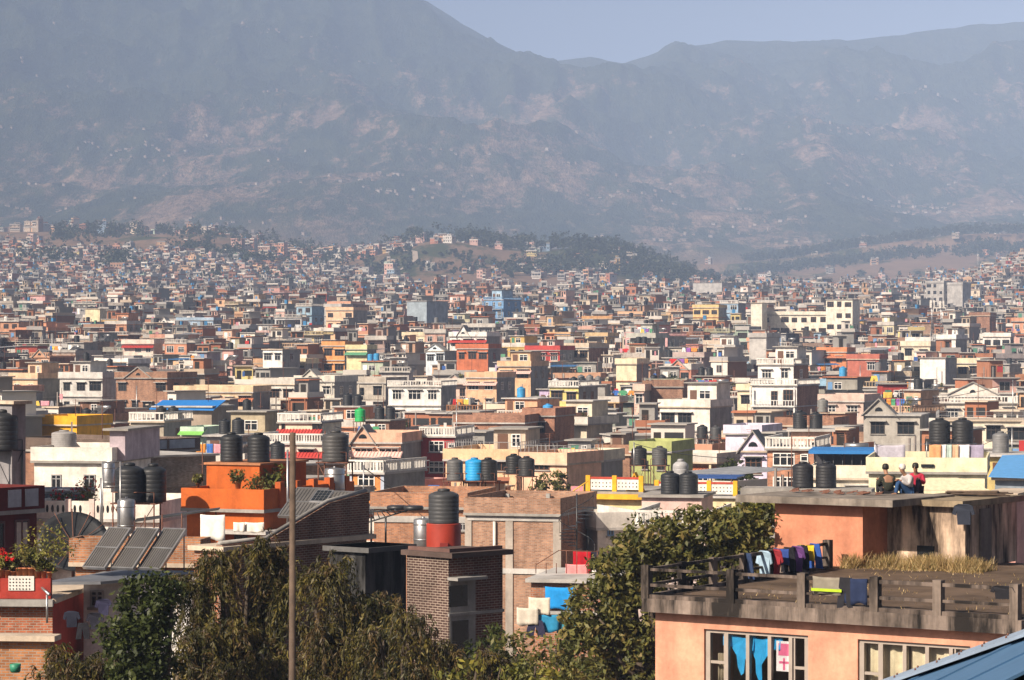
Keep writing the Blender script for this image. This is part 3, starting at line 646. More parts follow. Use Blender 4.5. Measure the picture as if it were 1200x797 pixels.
# ------------------------------------------------------------------ houses one can name, near and middle distance
def build_house(short, label, px0, px1, yt, yb, feats, color, wall='plaster', side='cement', a=20, dp=9, d=None, tanks=0, lap=None):
    par = 0.9; fs = feats.split(); style = 'solid'
    for f in fs:
        if f.startswith('P:'): style = f[2:]
        if f == 'noP': par = 0.16; style = None
    bw = style == 'baluw'; style = 'balu' if bw else style
    h = H(short, label, px0, px1, yt, d, a, dp, par, color, wall, None if side == 'same' else side, ybot=yb)
    r = random.Random(int(px0*31+yt)); vis = max(1, min(4, int((yb-yt)/(3*F/h.d)+0.8)))
    if ' R:' not in feats: h.roof(color=r.choice([CONC, LGREY, BEIGE]))
    if style: h.parapet(style, color=(WHITE if bw or (style == 'balu' and r.random() < 0.6) else None))
    wc = 'white'; bal = set(); h.cab = None; w_ = None
    for f in fs:
        k, _, v = f.partition(':')
        if k == 'W': wc = v
        elif k == 'bal': bal = {int(q) for q in v}
    for f in fs:
        k, _, v = f.partition(':')
        if k == 'S': h.storeys(vis, wc, 0.08, bal, r)
        elif k == 'B': h.bands(vis, color=(LGREY if not v else globals()[v]))
        elif k == 'C':
            q = v.split(','); h.cabin(float(q[0]), float(q[1]), 0.35, float(q[2]) if len(q) > 2 else 2.5, globals()[q[3]] if len(q) > 3 else None)
        elif k == 'G': q = v.split(','); h.gable(float(q[0]), float(q[1]), float(q[2]))
        elif k == 'T': h.canopy(h.zr+0.05-(float(v.split(',')[1]) if ',' in v else 0), globals()[v.split(',')[0]])
        elif k == 'K': h.columns(int(v or 5))
        elif k == 'R': h.roof(.31, .17, tuple(float(q) for q in v.split(',')))
        elif k == 'D': h.shed(*[float(q) for q in v.split(',')[:2]], color=globals()[v.split(',')[2]] if v.count(',') > 1 else (0.35, 0.36, 0.37))
    if r.random() < .6 and 200 < h.d < 900:
        b = MB(); xx = h.x0+(h.x1-h.x0)*r.uniform(.1, .9); hh = r.uniform(1.8, 4.5); b.bar((xx, h.dp*.4, h.zr), (xx, h.dp*.4, h.zr+hh), .035)
        for q in range(3): b.bar((xx-.5+.1*q, h.dp*.4, h.zr+hh-.15*q), (xx+.5-.1*q, h.dp*.4, h.zr+hh-.15*q), .015)
        h.part('aerial', b, 'rust')
    for q in range(tanks):
        if h.cab: p = h.w(h.cab[0]+0.8+q*1.35, (h.cab[2]+h.cab[3])/2, h.cab[4]+0.002)
        else: p = h.w(h.x0+(h.x1-h.x0)*(0.62 if tanks == 1 else 0.5)+q*1.3, h.dp*0.5, h.zr+0.002)
        pos = '' if tanks == 1 else ('left ' if q == 0 else ('right ' if q == tanks-1 else 'middle '))
        tank(p, 0.55, 1.35, pos + 'black water tank on the roof of the ' + short)
    return h
L = []
def lm(*a, **k): h = build_house(*a, **k); L.append((a[0], (a[2]+a[3])/2, a[4], h.d)); return h
# far landmarks first: short name, label, x0, x1, top, bottom (photo), features, colour
lm('cream school block', 'long cream school block with a tall tower at each end', 892, 970, 365, 396, 'P:solid S W:brown bal:1', (0.84, 0.79, 0.66), side='same', a=10, dp=14, d=820)
lm('cream stair tower', 'plain cream tower closing the right end of the long school block', 968, 999, 350, 398, 'noP S W:brown', (0.84, 0.79, 0.66), side='same', a=18, dp=10, d=806)
lm('cream end tower', 'narrow cream tower closing the left end of the long school block', 880, 893, 354, 396, 'noP', (0.84, 0.79, 0.66), side='same', a=14, dp=9, d=812)
lm('left concrete tower', 'left one of two bare grey concrete tower blocks far out in the town', 1085, 1106, 329, 366, 'P:solid S W:dark K:3', LGREY, 'cement', 'same', 24, 14, d=1330)
lm('right concrete tower', 'right one of two bare grey concrete tower blocks far out in the town', 1110, 1128, 331, 366, 'P:solid K:3', LGREY, 'cement', 'same', 24, 14, d=1320)
lm('blue-grey hall', 'windowless blue-grey hall with a red roof edge at its end', 477, 500, 352, 380, 'noP', (0.36, 0.43, 0.48), 'cement', 'same', 26, 14, d=900)
lm('bright blue house', 'bright blue painted house with white balconies and a small tower', 567, 590, 348, 376, 'P:balu S W:white bal:01 C:.1,.6,3.2,SKY', (0.20, 0.38, 0.62), side='same', a=28, dp=12, d=960)
lm('pale yellow cube', 'pale yellow cube house with a blank front wall', 100, 117, 361, 381, 'noP', (0.80, 0.70, 0.46), side='same', a=20, d=930)
lm('light blue villa', 'wide light blue villa with white cornices', 207, 250, 372, 389, 'P:solid S W:white B', (0.42, 0.55, 0.68), a=12, d=940)
lm('red-tiled house', 'house under a red tiled roof with a white gable', 182, 205, 376, 386, 'P:solid T:TERRA G:.2,.7,2', WHITE, d=920)
lm('yellow-roofed house', 'grey house with a bright yellow roof edge', 186, 205, 362, 374, 'P:solid S', (0.7, 0.66, 0.5), d=1080)
lm('orange-yellow house', 'wide ochre house with long balconies and orange roof edge', 812, 842, 357, 382, 'P:solid S B:TERRA W:brown bal:1', (0.76, 0.55, 0.25), d=920)
lm('blue balcony house', 'small sky blue house with a balcony', 844, 865, 352, 373, 'P:balu S B', SKY, d=940)
lm('grey warehouse', 'big grey concrete building with blank walls beyond the town centre', 812, 846, 331, 350, 'noP K:4', LGREY, 'cement', 'same', 30, 30, d=1750)
lm('far brick block', 'brick block with a grey frame near the right edge', 1136, 1160, 366, 392, 'P:brick K:4', BRICK, 'brick', 'brick', d=830)
lm('white complex', 'low white building with two dark doors, trees in front', 1152, 1184, 390, 410, 'P:solid S W:dark', (0.82, 0.8, 0.75), a=15, d=720)
lm('white mast house', 'bright white tall house beneath two antenna masts', 1094, 1120, 392, 424, 'P:solid C:.4,.9,2.2', (0.84, 0.82, 0.77), a=24, d=640)
lm('cream water company house', 'cream house with three square black windows in its top wall', 1056, 1090, 400, 424, 'P:solid S W:dark B bal:1', CREAM, d=620)
lm('bright white block', 'tall bright white block with blank front under the mast house', 1078, 1108, 418, 446, 'noP', (0.84, 0.81, 0.76), a=22, d=560)
lm('cream dark-window house', 'cream house with one big dark window and brown shutters', 1108, 1148, 420, 445, 'P:solid S W:brown', (0.78, 0.68, 0.48), d=570)
lm('orange tiled house', 'bright orange house with an orange tiled canopy', 958, 992, 407, 430, 'P:solid T:TERRA,.75 S W:brown', (0.66, 0.26, 0.12), d=590, dp=7)
lm('brick-red cottage', 'red house with white-framed windows and grey roof', 993, 1030, 415, 432, 'P:solid S W:white', (0.50, 0.16, 0.11), d=560, dp=7)
lm('grey bare block', 'bare grey cement block with a blank front and broken parapet', 878, 898, 390, 422, 'P:solid K:4', LGREY, 'cement', 'same', 24, 9, d=640)
lm('grey blank tower', 'narrow grey cement tower below the green roof terrace', 838, 861, 404, 436, 'P:solid C:.1,.8,2.6,WHITE', LGREY, 'cement', 'same', 16, 8, d=590)
lm('brick-sided house', 'long brown house whose right end wall is raw brick', 654, 690, 402, 432, 'P:solid S B W:brown bal:1', (0.62, 0.52, 0.40), side='brick', a=28, dp=9, d=610)
lm('red parapet house', 'flat house edged by a bright red parapet', 616, 656, 405, 420, 'P:solid S C:.3,.7,2,PINK', (0.52, 0.07, 0.06), d=600)
lm('white gable villa', 'white villa with a gable and an orange roof terrace', 527, 570, 389, 424, 'P:solid T:RED,.9 G:.2,.55,2.2 S W:brown', (0.84, 0.82, 0.77), a=18, d=630)
lm('orange terrace', 'orange walled terrace in front of the white gable villa', 535, 572, 403, 424, 'P:solid S W:brown bal:1', (0.55, 0.17, 0.08), d=585, dp=7)
lm('pale blue hut', 'pale blue-white hut with a low gable and one window', 499, 521, 410, 428, 'noP S G:.02,.98,1.3 W:grey', (0.72, 0.80, 0.86), d=610)
lm('green-roofed kiosk', 'cream rooftop house with an arched door under a green canopy', 406, 430, 404, 430, 'P:solid T:GREEN,.7', (0.78, 0.68, 0.40), d=600, dp=5)
lm('orange corner house', 'orange house with tall windows beside the green-roofed kiosk', 378, 404, 400, 430, 'P:solid S B W:brown', (0.72, 0.34, 0.13), d=620)
lm('white tower house', 'plain white tower house with small windows in its front', 308, 331, 408, 442, 'noP S W:grey', (0.84, 0.82, 0.78), a=24, dp=7, d=560)
lm('yellow shutter house', 'pale yellow house with one tall brown shutter', 336, 358, 420, 445, 'P:solid S W:brown', (0.80, 0.68, 0.45), d=570, dp=6)
lm('grey twin block', 'grey four-square block with rows of small windows', 380, 400, 356, 380, 'P:solid S B W:dark K:3', LGREY, 'cement', 'cement', d=960)
lm('peach balcony block', 'peach block with a wide top balcony and dark side wall', 382, 414, 360, 385, 'P:solid S B W:brown', PEACH, side='cement', a=24, d=880)
# middle distance
lm('grey open-bay house', 'pale grey house with open concrete bays facing the lane', 70, 120, 436, 474, 'P:solid S B W:dark bal:1 C:.1,.5', (0.62, 0.60, 0.56), side='same', d=480, tanks=1)
lm('blue-roofed house', 'white house with a pale blue roof edge', 117, 150, 420, 436, 'P:solid S B:SKY', (0.82, 0.8, 0.76), d=560)
lm('peach corner house', 'peach house with balconies near the left edge', 12, 44, 437, 470, 'P:solid S B bal:01 C:.3,.8', PEACH, side='cement', d=480)
lm('terracotta porch house', 'terracotta house with a wide tiled porch at the left edge', -10, 16, 452, 476, 'P:solid T:TERRA,.9 S', SALMON, d=450)
lm('brick shop house', 'brown brick house with a pointed tin roof top', 136, 196, 436, 476, 'P:brick S W:dark G:.2,.7,1.6', (0.42, 0.2, 0.11), 'brick', 'brick', d=470, a=24)
lm('long tiled house', 'long cream house with a brown tiled band and an arched window', 205, 296, 452, 478, 'P:solid T:TERRA,.95 S W:brown', (0.76, 0.58, 0.38), d=440, a=12)
lm('long grey villa', 'long grey-white villa with brown windows and grey roof slab', 298, 345, 443, 482, 'P:solid S B W:brown bal:1', (0.64, 0.60, 0.53), d=455)
lm('gabled cream villa', 'cream-grey villa with a wide gable over its balcony', 346, 392, 440, 474, 'P:solid G:.1,.7,1.8 S B bal:0', (0.66, 0.62, 0.54), d=470)
lm('white window villa', 'white villa with white lattice windows and a weathered roof parapet', 455, 517, 446, 500, 'P:baluw S W:white B', (0.80, 0.80, 0.77), d=470, a=14)
lm('weathered grey terrace', 'grey house with a weathered terrace and dark doorways', 394, 452, 442, 480, 'P:solid S W:dark B bal:0', (0.50, 0.45, 0.38), d=500)
lm('salmon lattice house', 'salmon house with white lattice windows under a tiled edge', 546, 582, 436, 468, 'P:solid T:PINK,.85 S W:white', (0.76, 0.48, 0.30), d=500)
lm('peach arch house', 'tall peach house with an arched balcony and pink roof', 584, 622, 423, 462, 'P:solid T:PINK,.85 S W:brown C:.2,.8 bal:1', (0.76, 0.50, 0.30), d=520)
lm('yellow cream house', 'narrow cream house with an orange roof line and brown shutters', 722, 746, 420, 458, 'P:solid S B:TERRA W:brown', (0.82, 0.72, 0.50), d=520, dp=7)
lm('lemon house', 'lemon yellow house beneath a cream roof terrace', 644, 678, 446, 480, 'P:balu S W:brown B', (0.76, 0.66, 0.24), d=440, tanks=2)
lm('brick blank house', 'big raw brick wall of a house with a pink front', 754, 800, 446, 494, 'P:brick K:4', (0.42, 0.19, 0.10), 'brick', 'brick', a=8, d=450)
lm('pink narrow front', 'pink narrow house front joined to the big raw brick wall', 743, 755, 450, 494, 'P:solid S', (0.78, 0.55, 0.45), a=14, d=446, dp=6)
lm('white balcony house', 'white house with long balconies and a dark brick side wall', 881, 934, 444, 500, 'P:balu S W:brown B bal:01', (0.78, 0.77, 0.74), side='brick', a=24, dp=10, d=430)
lm('white setback storey', 'white setback top storey behind the balcony of the white balcony house', 888, 930, 420, 446, 'P:balu S C:.35,.95,2.6,WHITE', (0.80, 0.78, 0.75), side='brick', a=24, dp=7, d=448)
lm('yellow stripe house', 'cream house with orange painted pillars', 864, 884, 450, 486, 'P:solid S W:dark', (0.80, 0.70, 0.48), d=450, dp=6)
lm('pediment villa', 'white villa with a broad triangular pediment and long balustrade', 1112, 1168, 456, 476, 'P:solid G:-.05,1.05,1.8 S W:brown', (0.78, 0.72, 0.64), d=420, a=10, dp=8)
lm('long balustrade house', 'long cream house fronted by a white balustrade at the right', 1084, 1192, 464, 484, 'P:baluw S', (0.74, 0.66, 0.54), d=392, a=8, dp=7)
lm('cream right-hand house', 'large cream house with two square dark windows by the right edge', 1098, 1204, 482, 530, 'P:rail S W:dark B', (0.74, 0.67, 0.53), d=315, a=10, tanks=0)
lm('grey gable chapel house', 'grey cement house with sloping gables and small square windows', 1012, 1078, 484, 522, 'noP S W:dark G:.0,.55,1.6', (0.46, 0.43, 0.38), 'cement', 'same', 14, 9, d=320)
lm('white modern house', 'white modern house with a deep recess and dark side', 773, 832, 468, 520, 'P:solid S B W:dark C:.4,.98,2.9', (0.80, 0.74, 0.66), side='cement', a=24, dp=8, d=375)
lm('lilac house', 'lilac white house with a small square window', 850, 892, 498, 530, 'P:solid S W:grey', (0.74, 0.68, 0.80), a=20, dp=8, d=315)
lm('lilac gable house', 'small lilac house with a gabled porch and brown door', 867, 899, 526, 562, 'noP S W:brown G:.0,1.0,1.7', (0.72, 0.64, 0.80), a=16, dp=6, d=268)
lm('planter house', 'brick house with planters of greenery along its roof', 910, 976, 489, 520, 'P:brick S', (0.46, 0.19, 0.10), 'brick', 'brick', 18, 8, d=330)
h = lm('orange-brick house', 'orange brick house with white-framed wide windows and white balustrade', 899, 954, 512, 578, 'P:baluw', (0.60, 0.24, 0.12), 'brick', 'cement', 14, 8, d=232)
h.winpx(906, 530, 931, 546, 'white', 3, 2); h.winpx(938, 532, 947, 541, 'white', 1, 2); h.winpx(906, 559, 931, 574, 'white', 3, 2); h.bands(2)
h = lm('lime green house', 'lime green house with stacked pots on its roof', 740, 786, 517, 552, 'P:solid B', (0.42, 0.46, 0.18), side='same', a=18, dp=8, d=272)
h.winpx(752, 540, 760, 550, 'dark', 2, 1); h.winpx(770, 540, 780, 551, 'dark', 2, 1)
h = lm('gothic window house', 'cream house with a pair of pointed dark windows', 668, 698, 528, 554, 'P:solid', (0.74, 0.68, 0.52), side='cement', a=22, dp=7, d=262)
h.winpx(673, 536, 681, 546, 'dark', 2, 1); h.winpx(683, 536, 691, 546, 'dark', 2, 1)
lm('half-plastered house', 'house with raw brick above and white plaster below', 700, 738, 521, 548, 'P:brick S C:.2,.6,1.8,BEIGE', (0.44, 0.2, 0.11), 'brick', 'brick', 15, 8, d=285)
h = lm('brick house with blue tank', 'brick house with a bright blue tank on its wall', 614, 650, 478, 525, 'P:solid S B W:brown bal:1', (0.46, 0.18, 0.10), 'brick', 'brick', 18, 8, d=352)
tank(h.w(h.x0+(h.x1-h.x0)*.72, -0.1+0.9, h.zr+0.002), 0.62, 1.3, 'bright blue water tank on the brick house', (0.05, 0.30, 0.62))
h = lm('long parapet brick house', 'brick house under a long weathered concrete parapet', 533, 614, 486, 530, 'P:solid S W:white B', (0.48, 0.2, 0.11), 'brick', 'brick', 12, 9, d=345)
tank(h.w(h.x1-3.2, -2.2, h.zr-3.05), 0.6, 1.3, 'left dark green tank in front of the long parapet brick house', (0.02, 0.05, 0.04)); tank(h.w(h.x1-1.6, -2.2, h.zr-3.05), 0.6, 1.3, 'right dark green tank in front of the long parapet brick house', (0.02, 0.05, 0.04))
h.part('balcony', MB().box(h.x0, h.x1+.3, -3.2, -0.003, h.zr-3.25, h.zr-3.06), 'cement', LGREY)
h = lm('red house', 'bright red house with white-framed windows and a white parapet', 493, 533, 500, 568, 'P:baluw', (0.44, 0.035, 0.035), side='cement', a=12, dp=8, d=292)
for (a_, b_, c_, d_, n_) in ((503, 517, 520, 530, 3), (525, 519, 533, 525, 1), (503, 541, 520, 554, 3), (524, 543, 531, 549, 1)): h.winpx(a_, b_, c_, d_, 'white', n_, 2)
h.bands(2, WHITE, 0.12)
h = lm('peach gable house', 'peach house with a pink gable and pink tiled roof edge', 412, 470, 507, 550, 'P:solid T:PINK,.95 S W:white G:.02,.46,1.5', (0.74, 0.44, 0.31), side='cement', a=12, dp=9, d=285)
h = lm('white-railed orange house', 'orange house with pale blue corner posts and white balusters', 410, 450, 539, 592, 'P:baluw', (0.72, 0.30, 0.10), side='cement', a=24, dp=7, d=222)
h.winpx(420, 557, 439, 571, 'white', 3, 2); h.bands(1, WHITE)
b = MB(); 
for x in (h.x0+.12, h.x1-.12): b.box(x-.14, x+.14, -0.06, -0.003, 0, h.zr-.2)
h.part('corner_post', b, 'plaster', (0.55, 0.62, 0.75))
h.part('balcony', MB().box(h.x0, h.x1, -1.0, -0.003, h.zr-3.35, h.zr-3.2), 'cement', WHITE)
b = MB(); 
for q in range(14): x = h.x0+.1+(h.x1-h.x0-.2)*q/13; b.box(x-.05, x+.05, -.95, -.88, h.zr-3.2, h.zr-2.4)
b.box(h.x0, h.x1, -.97, -.86, h.zr-2.4, h.zr-2.3); h.part('railing', b, 'plaster', (0.7, 0.72, 0.78))
h = lm('left peach flat', 'wide peach house with brown curtained windows and a roof rail', 522, 606, 526, 584, 'P:solid', (0.80, 0.55, 0.34), side='cement', a=14, dp=11, d=252)
for x in (545, 576): h.winpx(x, 538, x+18, 552, 'brown', 3, 2)
h.parapet('rail', None, None, 0.3, 1.5); h.cabin(0.45, 0.9, 0.5, 2.4, BEIGE)
h = lm('right peach flat', 'peach house with a brown bay window and peach balcony, shaded side', 612, 664, 530, 586, 'P:solid', (0.80, 0.52, 0.36), side='same', a=26, dp=7, d=248)
h.winpx(626, 538, 644, 551, 'brown', 3, 2); h.part('balcony', MB().box(h.x0-.2, h.x1+.2, -1.1, -.003, h.zr-4.0, h.zr-3.1), 'plaster', (0.80, 0.52, 0.36))
h.parapet('rail', None, None, 0.3, 1.5)
h = lm('double-canopy house', 'cream house with two red tiled canopies one above the other', 327, 376, 484, 520, 'P:baluw T:RED,.8', (0.82, 0.74, 0.56), side='same', a=14, dp=7, d=300)
h.winpx(366, 496, 378, 506, 'dark', 2, 2); h.winpx(330, 494, 334, 506, 'dark', 1, 1)
h = lm('red-canopy terrace', 'white terrace with a red tiled canopy below the double-canopy house', 302, 378, 508, 556, 'P:baluw T:RED,.9 S W:brown B', (0.82, 0.76, 0.64), side='same', a=12, dp=7, d=282)
h = lm('yellow-orange house', 'bright yellow-orange rooftop house with a flat projecting parapet', 38, 90, 487, 524, 'P:solid', (0.80, 0.42, 0.03), side='same', a=22, dp=7, d=305)
h = lm('white baluster flat', 'weathered house with tall white balusters along its roof', 153, 192, 483, 516, 'P:baluw S W:brown', (0.48, 0.42, 0.33), 'cement', 'cement', 14, 8, d=300, tanks=2)
h = lm('grey panel house', 'dark brick house with grey-blue panels along its parapet', 159, 230, 514, 552, 'P:solid', (0.10, 0.06, 0.05), 'brick', 'brick', -58, 12, d=225)
for q in range(2):
    W = h.x1-h.x0; h.part('parapet_panel', MB().box(h.x0+W*(q*.47+.03), h.x0+W*(q*.47+.45), -.32, -.285, h.zr+.15, h.zr+.8), 'plaster', (0.40, 0.44, 0.50))
h = lm('white box house', 'plain white box house with a grey ledge and lilac stair cabin', 40, 130, 524, 584, 'P:solid', (0.84, 0.78, 0.70), side='same', a=10, dp=9, d=198)
h.cabin(.93, 1.13, .1, 2.0, (0.5, 0.42, 0.46)); h.bands(1, GREY, .35, .2); h.winpx(60, 556, 72, 572, 'grey', 2, 2); h.winpx(98, 556, 112, 572, 'grey', 2, 2)
h = lm('lemon parapet house', 'long pale lemon parapet wall with a green ledge below it', 1018, 1154, 536, 578, 'P:solid', (0.82, 0.76, 0.52), side='same', a=10, dp=10, d=188)
h.bands(1, (0.32, 0.42, 0.36), .3, .22); 
b = MB(); b.box(h.x0+3.3, h.x0+4.1, -.4, -.3, h.zr+.3, h.zr+.48); h.part('vent', b, 'glass')
h = lm('blue-roofed shed house', 'cream house below a dark open shed with a bright blue roof edge', 953, 1022, 545, 580, 'P:solid S', (0.80, 0.74, 0.60), side='same', a=10, dp=8, d=212)
h.part('shed_frame', MB().box(h.x0, h.x1, 3.2, 3.3, h.zr, h.zr+1.7), 'cement', (.06, .06, .07))  # near-black back sheet stands in for the shade inside the open shed
b = MB()
for q in range(7): x = h.x0+.1+(h.x1-h.x0-.2)*q/6; b.bar((x, .1, h.zr), (x, .1, h.zr+1.75), .04)
b.bar((h.x0, .1, h.zr+.85), (h.x1, .1, h.zr+.85), .03); h.part('lattice', b, 'plastic_black')
h.part('tin_roof', MB().hexa([(h.x0-.3, -.5, h.zr+1.7), (h.x1+.3, -.5, h.zr+1.7), (h.x1+.3, 4, h.zr+1.95), (h.x0-.3, 4, h.zr+1.95)], [(h.x0-.3, -.5, h.zr+1.95), (h.x1+.3, -.5, h.zr+1.95), (h.x1+.3, 4, h.zr+2.05), (h.x0-.3, 4, h.zr+2.05)]), 'paint', (.02, .17, .46))
h = lm('pink tin hut', 'pink corrugated hut with an open gable frame near the right edge', 1152, 1190, 574, 606, 'noP', (0.72, 0.38, 0.32), side='same', a=22, dp=5, d=150)
h = lm('blue tarpaulin shed', 'shed under a blue tarpaulin roof at the right edge', 1166, 1216, 556, 592, 'noP', (0.25, 0.3, 0.35), 'cement', 'same', 15, 7, d=162)
h.part('tarpaulin', MB().hexa([(h.x0-.3, -.6, h.zr+.02), (h.x1+.4, -.6, h.zr-.05), (h.x1+.4, h.dp, h.zr+1.0), (h.x0-.3, h.dp, h.zr+.9)], [(h.x0-.3, -.6, h.zr+.05), (h.x1+.4, -.6, h.zr-.02), (h.x1+.4, h.dp, h.zr+1.03), (h.x0-.3, h.dp, h.zr+.93)]), 'paint', (0.10, 0.30, 0.60))
h = lm('blue tin hall', 'low hall under a bright blue tin roof', 180, 248, 474, 492, 'noP', (0.4, 0.33, 0.26), 'cement', 'same', 12, 8, d=330)
h.part('tin_roof', MB().hexa([(h.x0-.3, -.6, h.zr-.4), (h.x1+.4, -.6, h.zr-.5), (h.x1+.4, h.dp*.5, h.zr+.5), (h.x0-.3, h.dp*.5, h.zr+.45)], [(h.x0-.3, -.6, h.zr-.3), (h.x1+.4, -.6, h.zr-.4), (h.x1+.4, h.dp*.5, h.zr+.6), (h.x0-.3, h.dp*.5, h.zr+.55)]), 'paint', (0.02, 0.20, 0.58))
h = lm('lime canopy house', 'small mint house with a glossy lime green canopy', 214, 238, 500, 520, 'P:solid', MINT, side='same', a=14, dp=6, d=292)
h.part('canopy', MB().lathe([(0.01, 0), (0.5, 0)], 0, 0, 0, 3) if False else MB().hexa([(h.x0-.2, -.9, h.zr+.1), (h.x1+.2, -.9, h.zr+.1), (h.x1+.2, .6, h.zr+.7), (h.x0-.2, .6, h.zr+.7)], [(h.x0-.2, -.9, h.zr+.2), (h.x1+.2, -.9, h.zr+.2), (h.x1+.2, .6, h.zr+.8), (h.x0-.2, .6, h.zr+.8)]), 'paint', (0.20, 0.50, 0.10))
h = lm('stone-edged house', 'grey house with planters and pink walls near the right', 960, 1012, 462, 500, 'P:solid S B bal:1', (0.62, 0.47, 0.40), d=400)
h = lm('grey shaded block', 'dark grey cement block at the left edge', 14, 30, 466, 580, 'noP', (0.30, 0.29, 0.30), 'cement', 'same', -55, 8, d=150)

# ------------------------------------------------------------------ the closest roofs
def lines(name, label, pts, r=0.012, mat='rust', cat='pole', group=None):
    b = MB()
    for q in range(len(pts)-1): b.bar(pts[q], pts[q+1], r)
    o = b.build(name, mat); tag(o, label, cat, group); return o
# raw brick house in a concrete frame
h = lm('raw brick frame house', 'unplastered brick house in a pale concrete frame with a torn parapet', 548, 655, 583, 690, 'P:brick', (.45, .245, .15), 'brick', 'brick', 16, 8, d=172)
b = MB()
for px, wd in ((549, .2), (597, .22), (653, .24)): x, z = h.fp(px, 610); b.box(x-wd, x+wd, -.07, -.003, 0, h.zr-.2)
h.part('frame_column', b, 'cement', (.42, .37, .32))
h.part('frame_beam', MB().box(h.x0, h.x1, -.1, -.004, h.zr-.45, h.zr-.17).box(h.x0, h.x1, -.09, -.004, h.zr-3.5, h.zr-3.2), 'cement', LGREY)
x, z = h.fp(580, 620); h.part('drain_pipe', MB().bar((x, -.12, 1), (x, -.12, h.zr-.5), .1), 'plaster', WHITE)
h.columns(3, .5, .12)
for (px, py, k) in ((571, 579, 'left'), (590, 579, 'right')):
    x, y = h.rp(px, py, h.zr); o = MB().lathe([(.3, 0), (.55, 0), (.62, .12), (.55, .25), (.3, .25)], n=18).build('car_tyre', 'plastic_black', None, None, h.w(x, 1.2, h.zr+.01)); tag(o, k+' flat black tyre heap lying on the raw brick frame house', 'tyre', 'tyres on the brick roof')
h2 = lm('orange brick annex', 'low orange brick annex with a pale concrete band', 438, 546, 577, 650, 'P:brick', (0.52, 0.22, 0.10), 'brick', 'brick', 12, 8, d=188)
h2.part('frame_beam', MB().box(h2.x0, h2.x1, -.1, -.004, h2.zr-1.0, h2.zr-.6), 'cement', LGREY)
h2.winpx(538, 610, 547, 622, 'grey', 2, 2)
# brick shed with blue curtain below the raw brick house
h = lm('small brick shed', 'small brick shed with a bright blue sheet hung over its opening', 622, 716, 674, 745, 'noP', (0.46, 0.19, 0.10), 'brick', 'brick', 12, 6, d=128)
h.part('ledge', MB().box(h.x0, h.x1, -.5, -.003, h.zr-1.5, h.zr-1.38), 'cement', LGREY)
p = h.w(h.fp(658, 690)[0], -.25, h.fp(658, 687)[1]); garment(p, -h.a, 'sheet', 1.35, .95, (0.02, 0.25, 0.62), 'bright blue sheet hung over the opening of the small brick shed', 'laundry near the brick shed')
for k, (px, py, kind, c, lab) in enumerate(((632, 700, 'sheet', (.6, .55, .45), 'cream sheet drying left of the small brick shed'), (618, 712, 'sheet', (.55, .5, .42), 'beige towel drying lowest on the left of the small brick shed'), (642, 720, 'sheet', (.03, .22, .40), 'dark blue sheet drying below the small brick shed'), (628, 727, 'trousers', (.03, .03, .06), 'dark trousers drying below the small brick shed'), (665, 722, 'sheet', (.05, .25, .34), 'teal sheet drying below the small brick shed'))):
    garment(at(px, py, 122), R(-12), kind, .9, .7, c, lab, 'laundry near the brick shed')
for k, (px, c, w_, lab) in enumerate(((682, (.36, .012, .02), .8, 'bright red sheet on the rail above the small brick shed'), (696, (.02, .02, .03), .8, 'black shirt on the rail above the small brick shed'), (676, (.75, .25, .25), 1.0, 'pink cloth low on the rail above the small brick shed'), (690, (.7, .68, .66), .7, 'white cloth low on the rail above the small brick shed'), (704, (.6, .35, .3), .9, 'salmon cloth low on the rail above the small brick shed'))):
    garment(at(px, 646 if k < 2 else 661, 131), R(-12), 'sheet', w_, .95 if k < 2 else .5, c, lab, 'laundry near the brick shed')
b = MB()
for q in range(8):
    px = 628+q*12; b.bar(at(px, 672, 129), at(px, 645 if px > 655 else 660, 129), .02)
b.bar(at(655, 645, 129), at(712, 647, 129), .02); b.bar(at(628, 662, 129), at(655, 645, 129), .02)
tag(b.build('roof_railing', 'rust'), 'thin rusty railing on the roof of the small brick shed', 'railing')
# spiral stair
t = thing('spiral_stair', 'black steel spiral stair beside the raw brick frame house', 'stair', at(676, 645, 168))
b = MB(); b.bar((0, 0, -1), (0, 0, 3.2), .05); b.build('post', 'plastic_black', t)
b = MB(); rail = []
for q in range(16):
    a_ = q*.42; z = -0.6+q*.2; ca, sa = math.cos(a_), math.sin(a_); b.hexa([(0, 0, z), (1.0*math.cos(a_+.4), 1.0*math.sin(a_+.4), z), (1.0*ca, 1.0*sa, z), (.1*ca, .1*sa, z)], [(0, 0, z+.04), (1.0*math.cos(a_+.4), 1.0*math.sin(a_+.4), z+.04), (1.0*ca, 1.0*sa, z+.04), (.1*ca, .1*sa, z+.04)]); rail.append((ca, sa, z+.9))
b.build('tread', 'plastic_black', t); b = MB(); b.tube(rail, .025, 5)
for q in rail[::2]: b.bar((q[0], q[1], q[2]-.9), q, .012)
b.build('handrail', 'plastic_black', t)
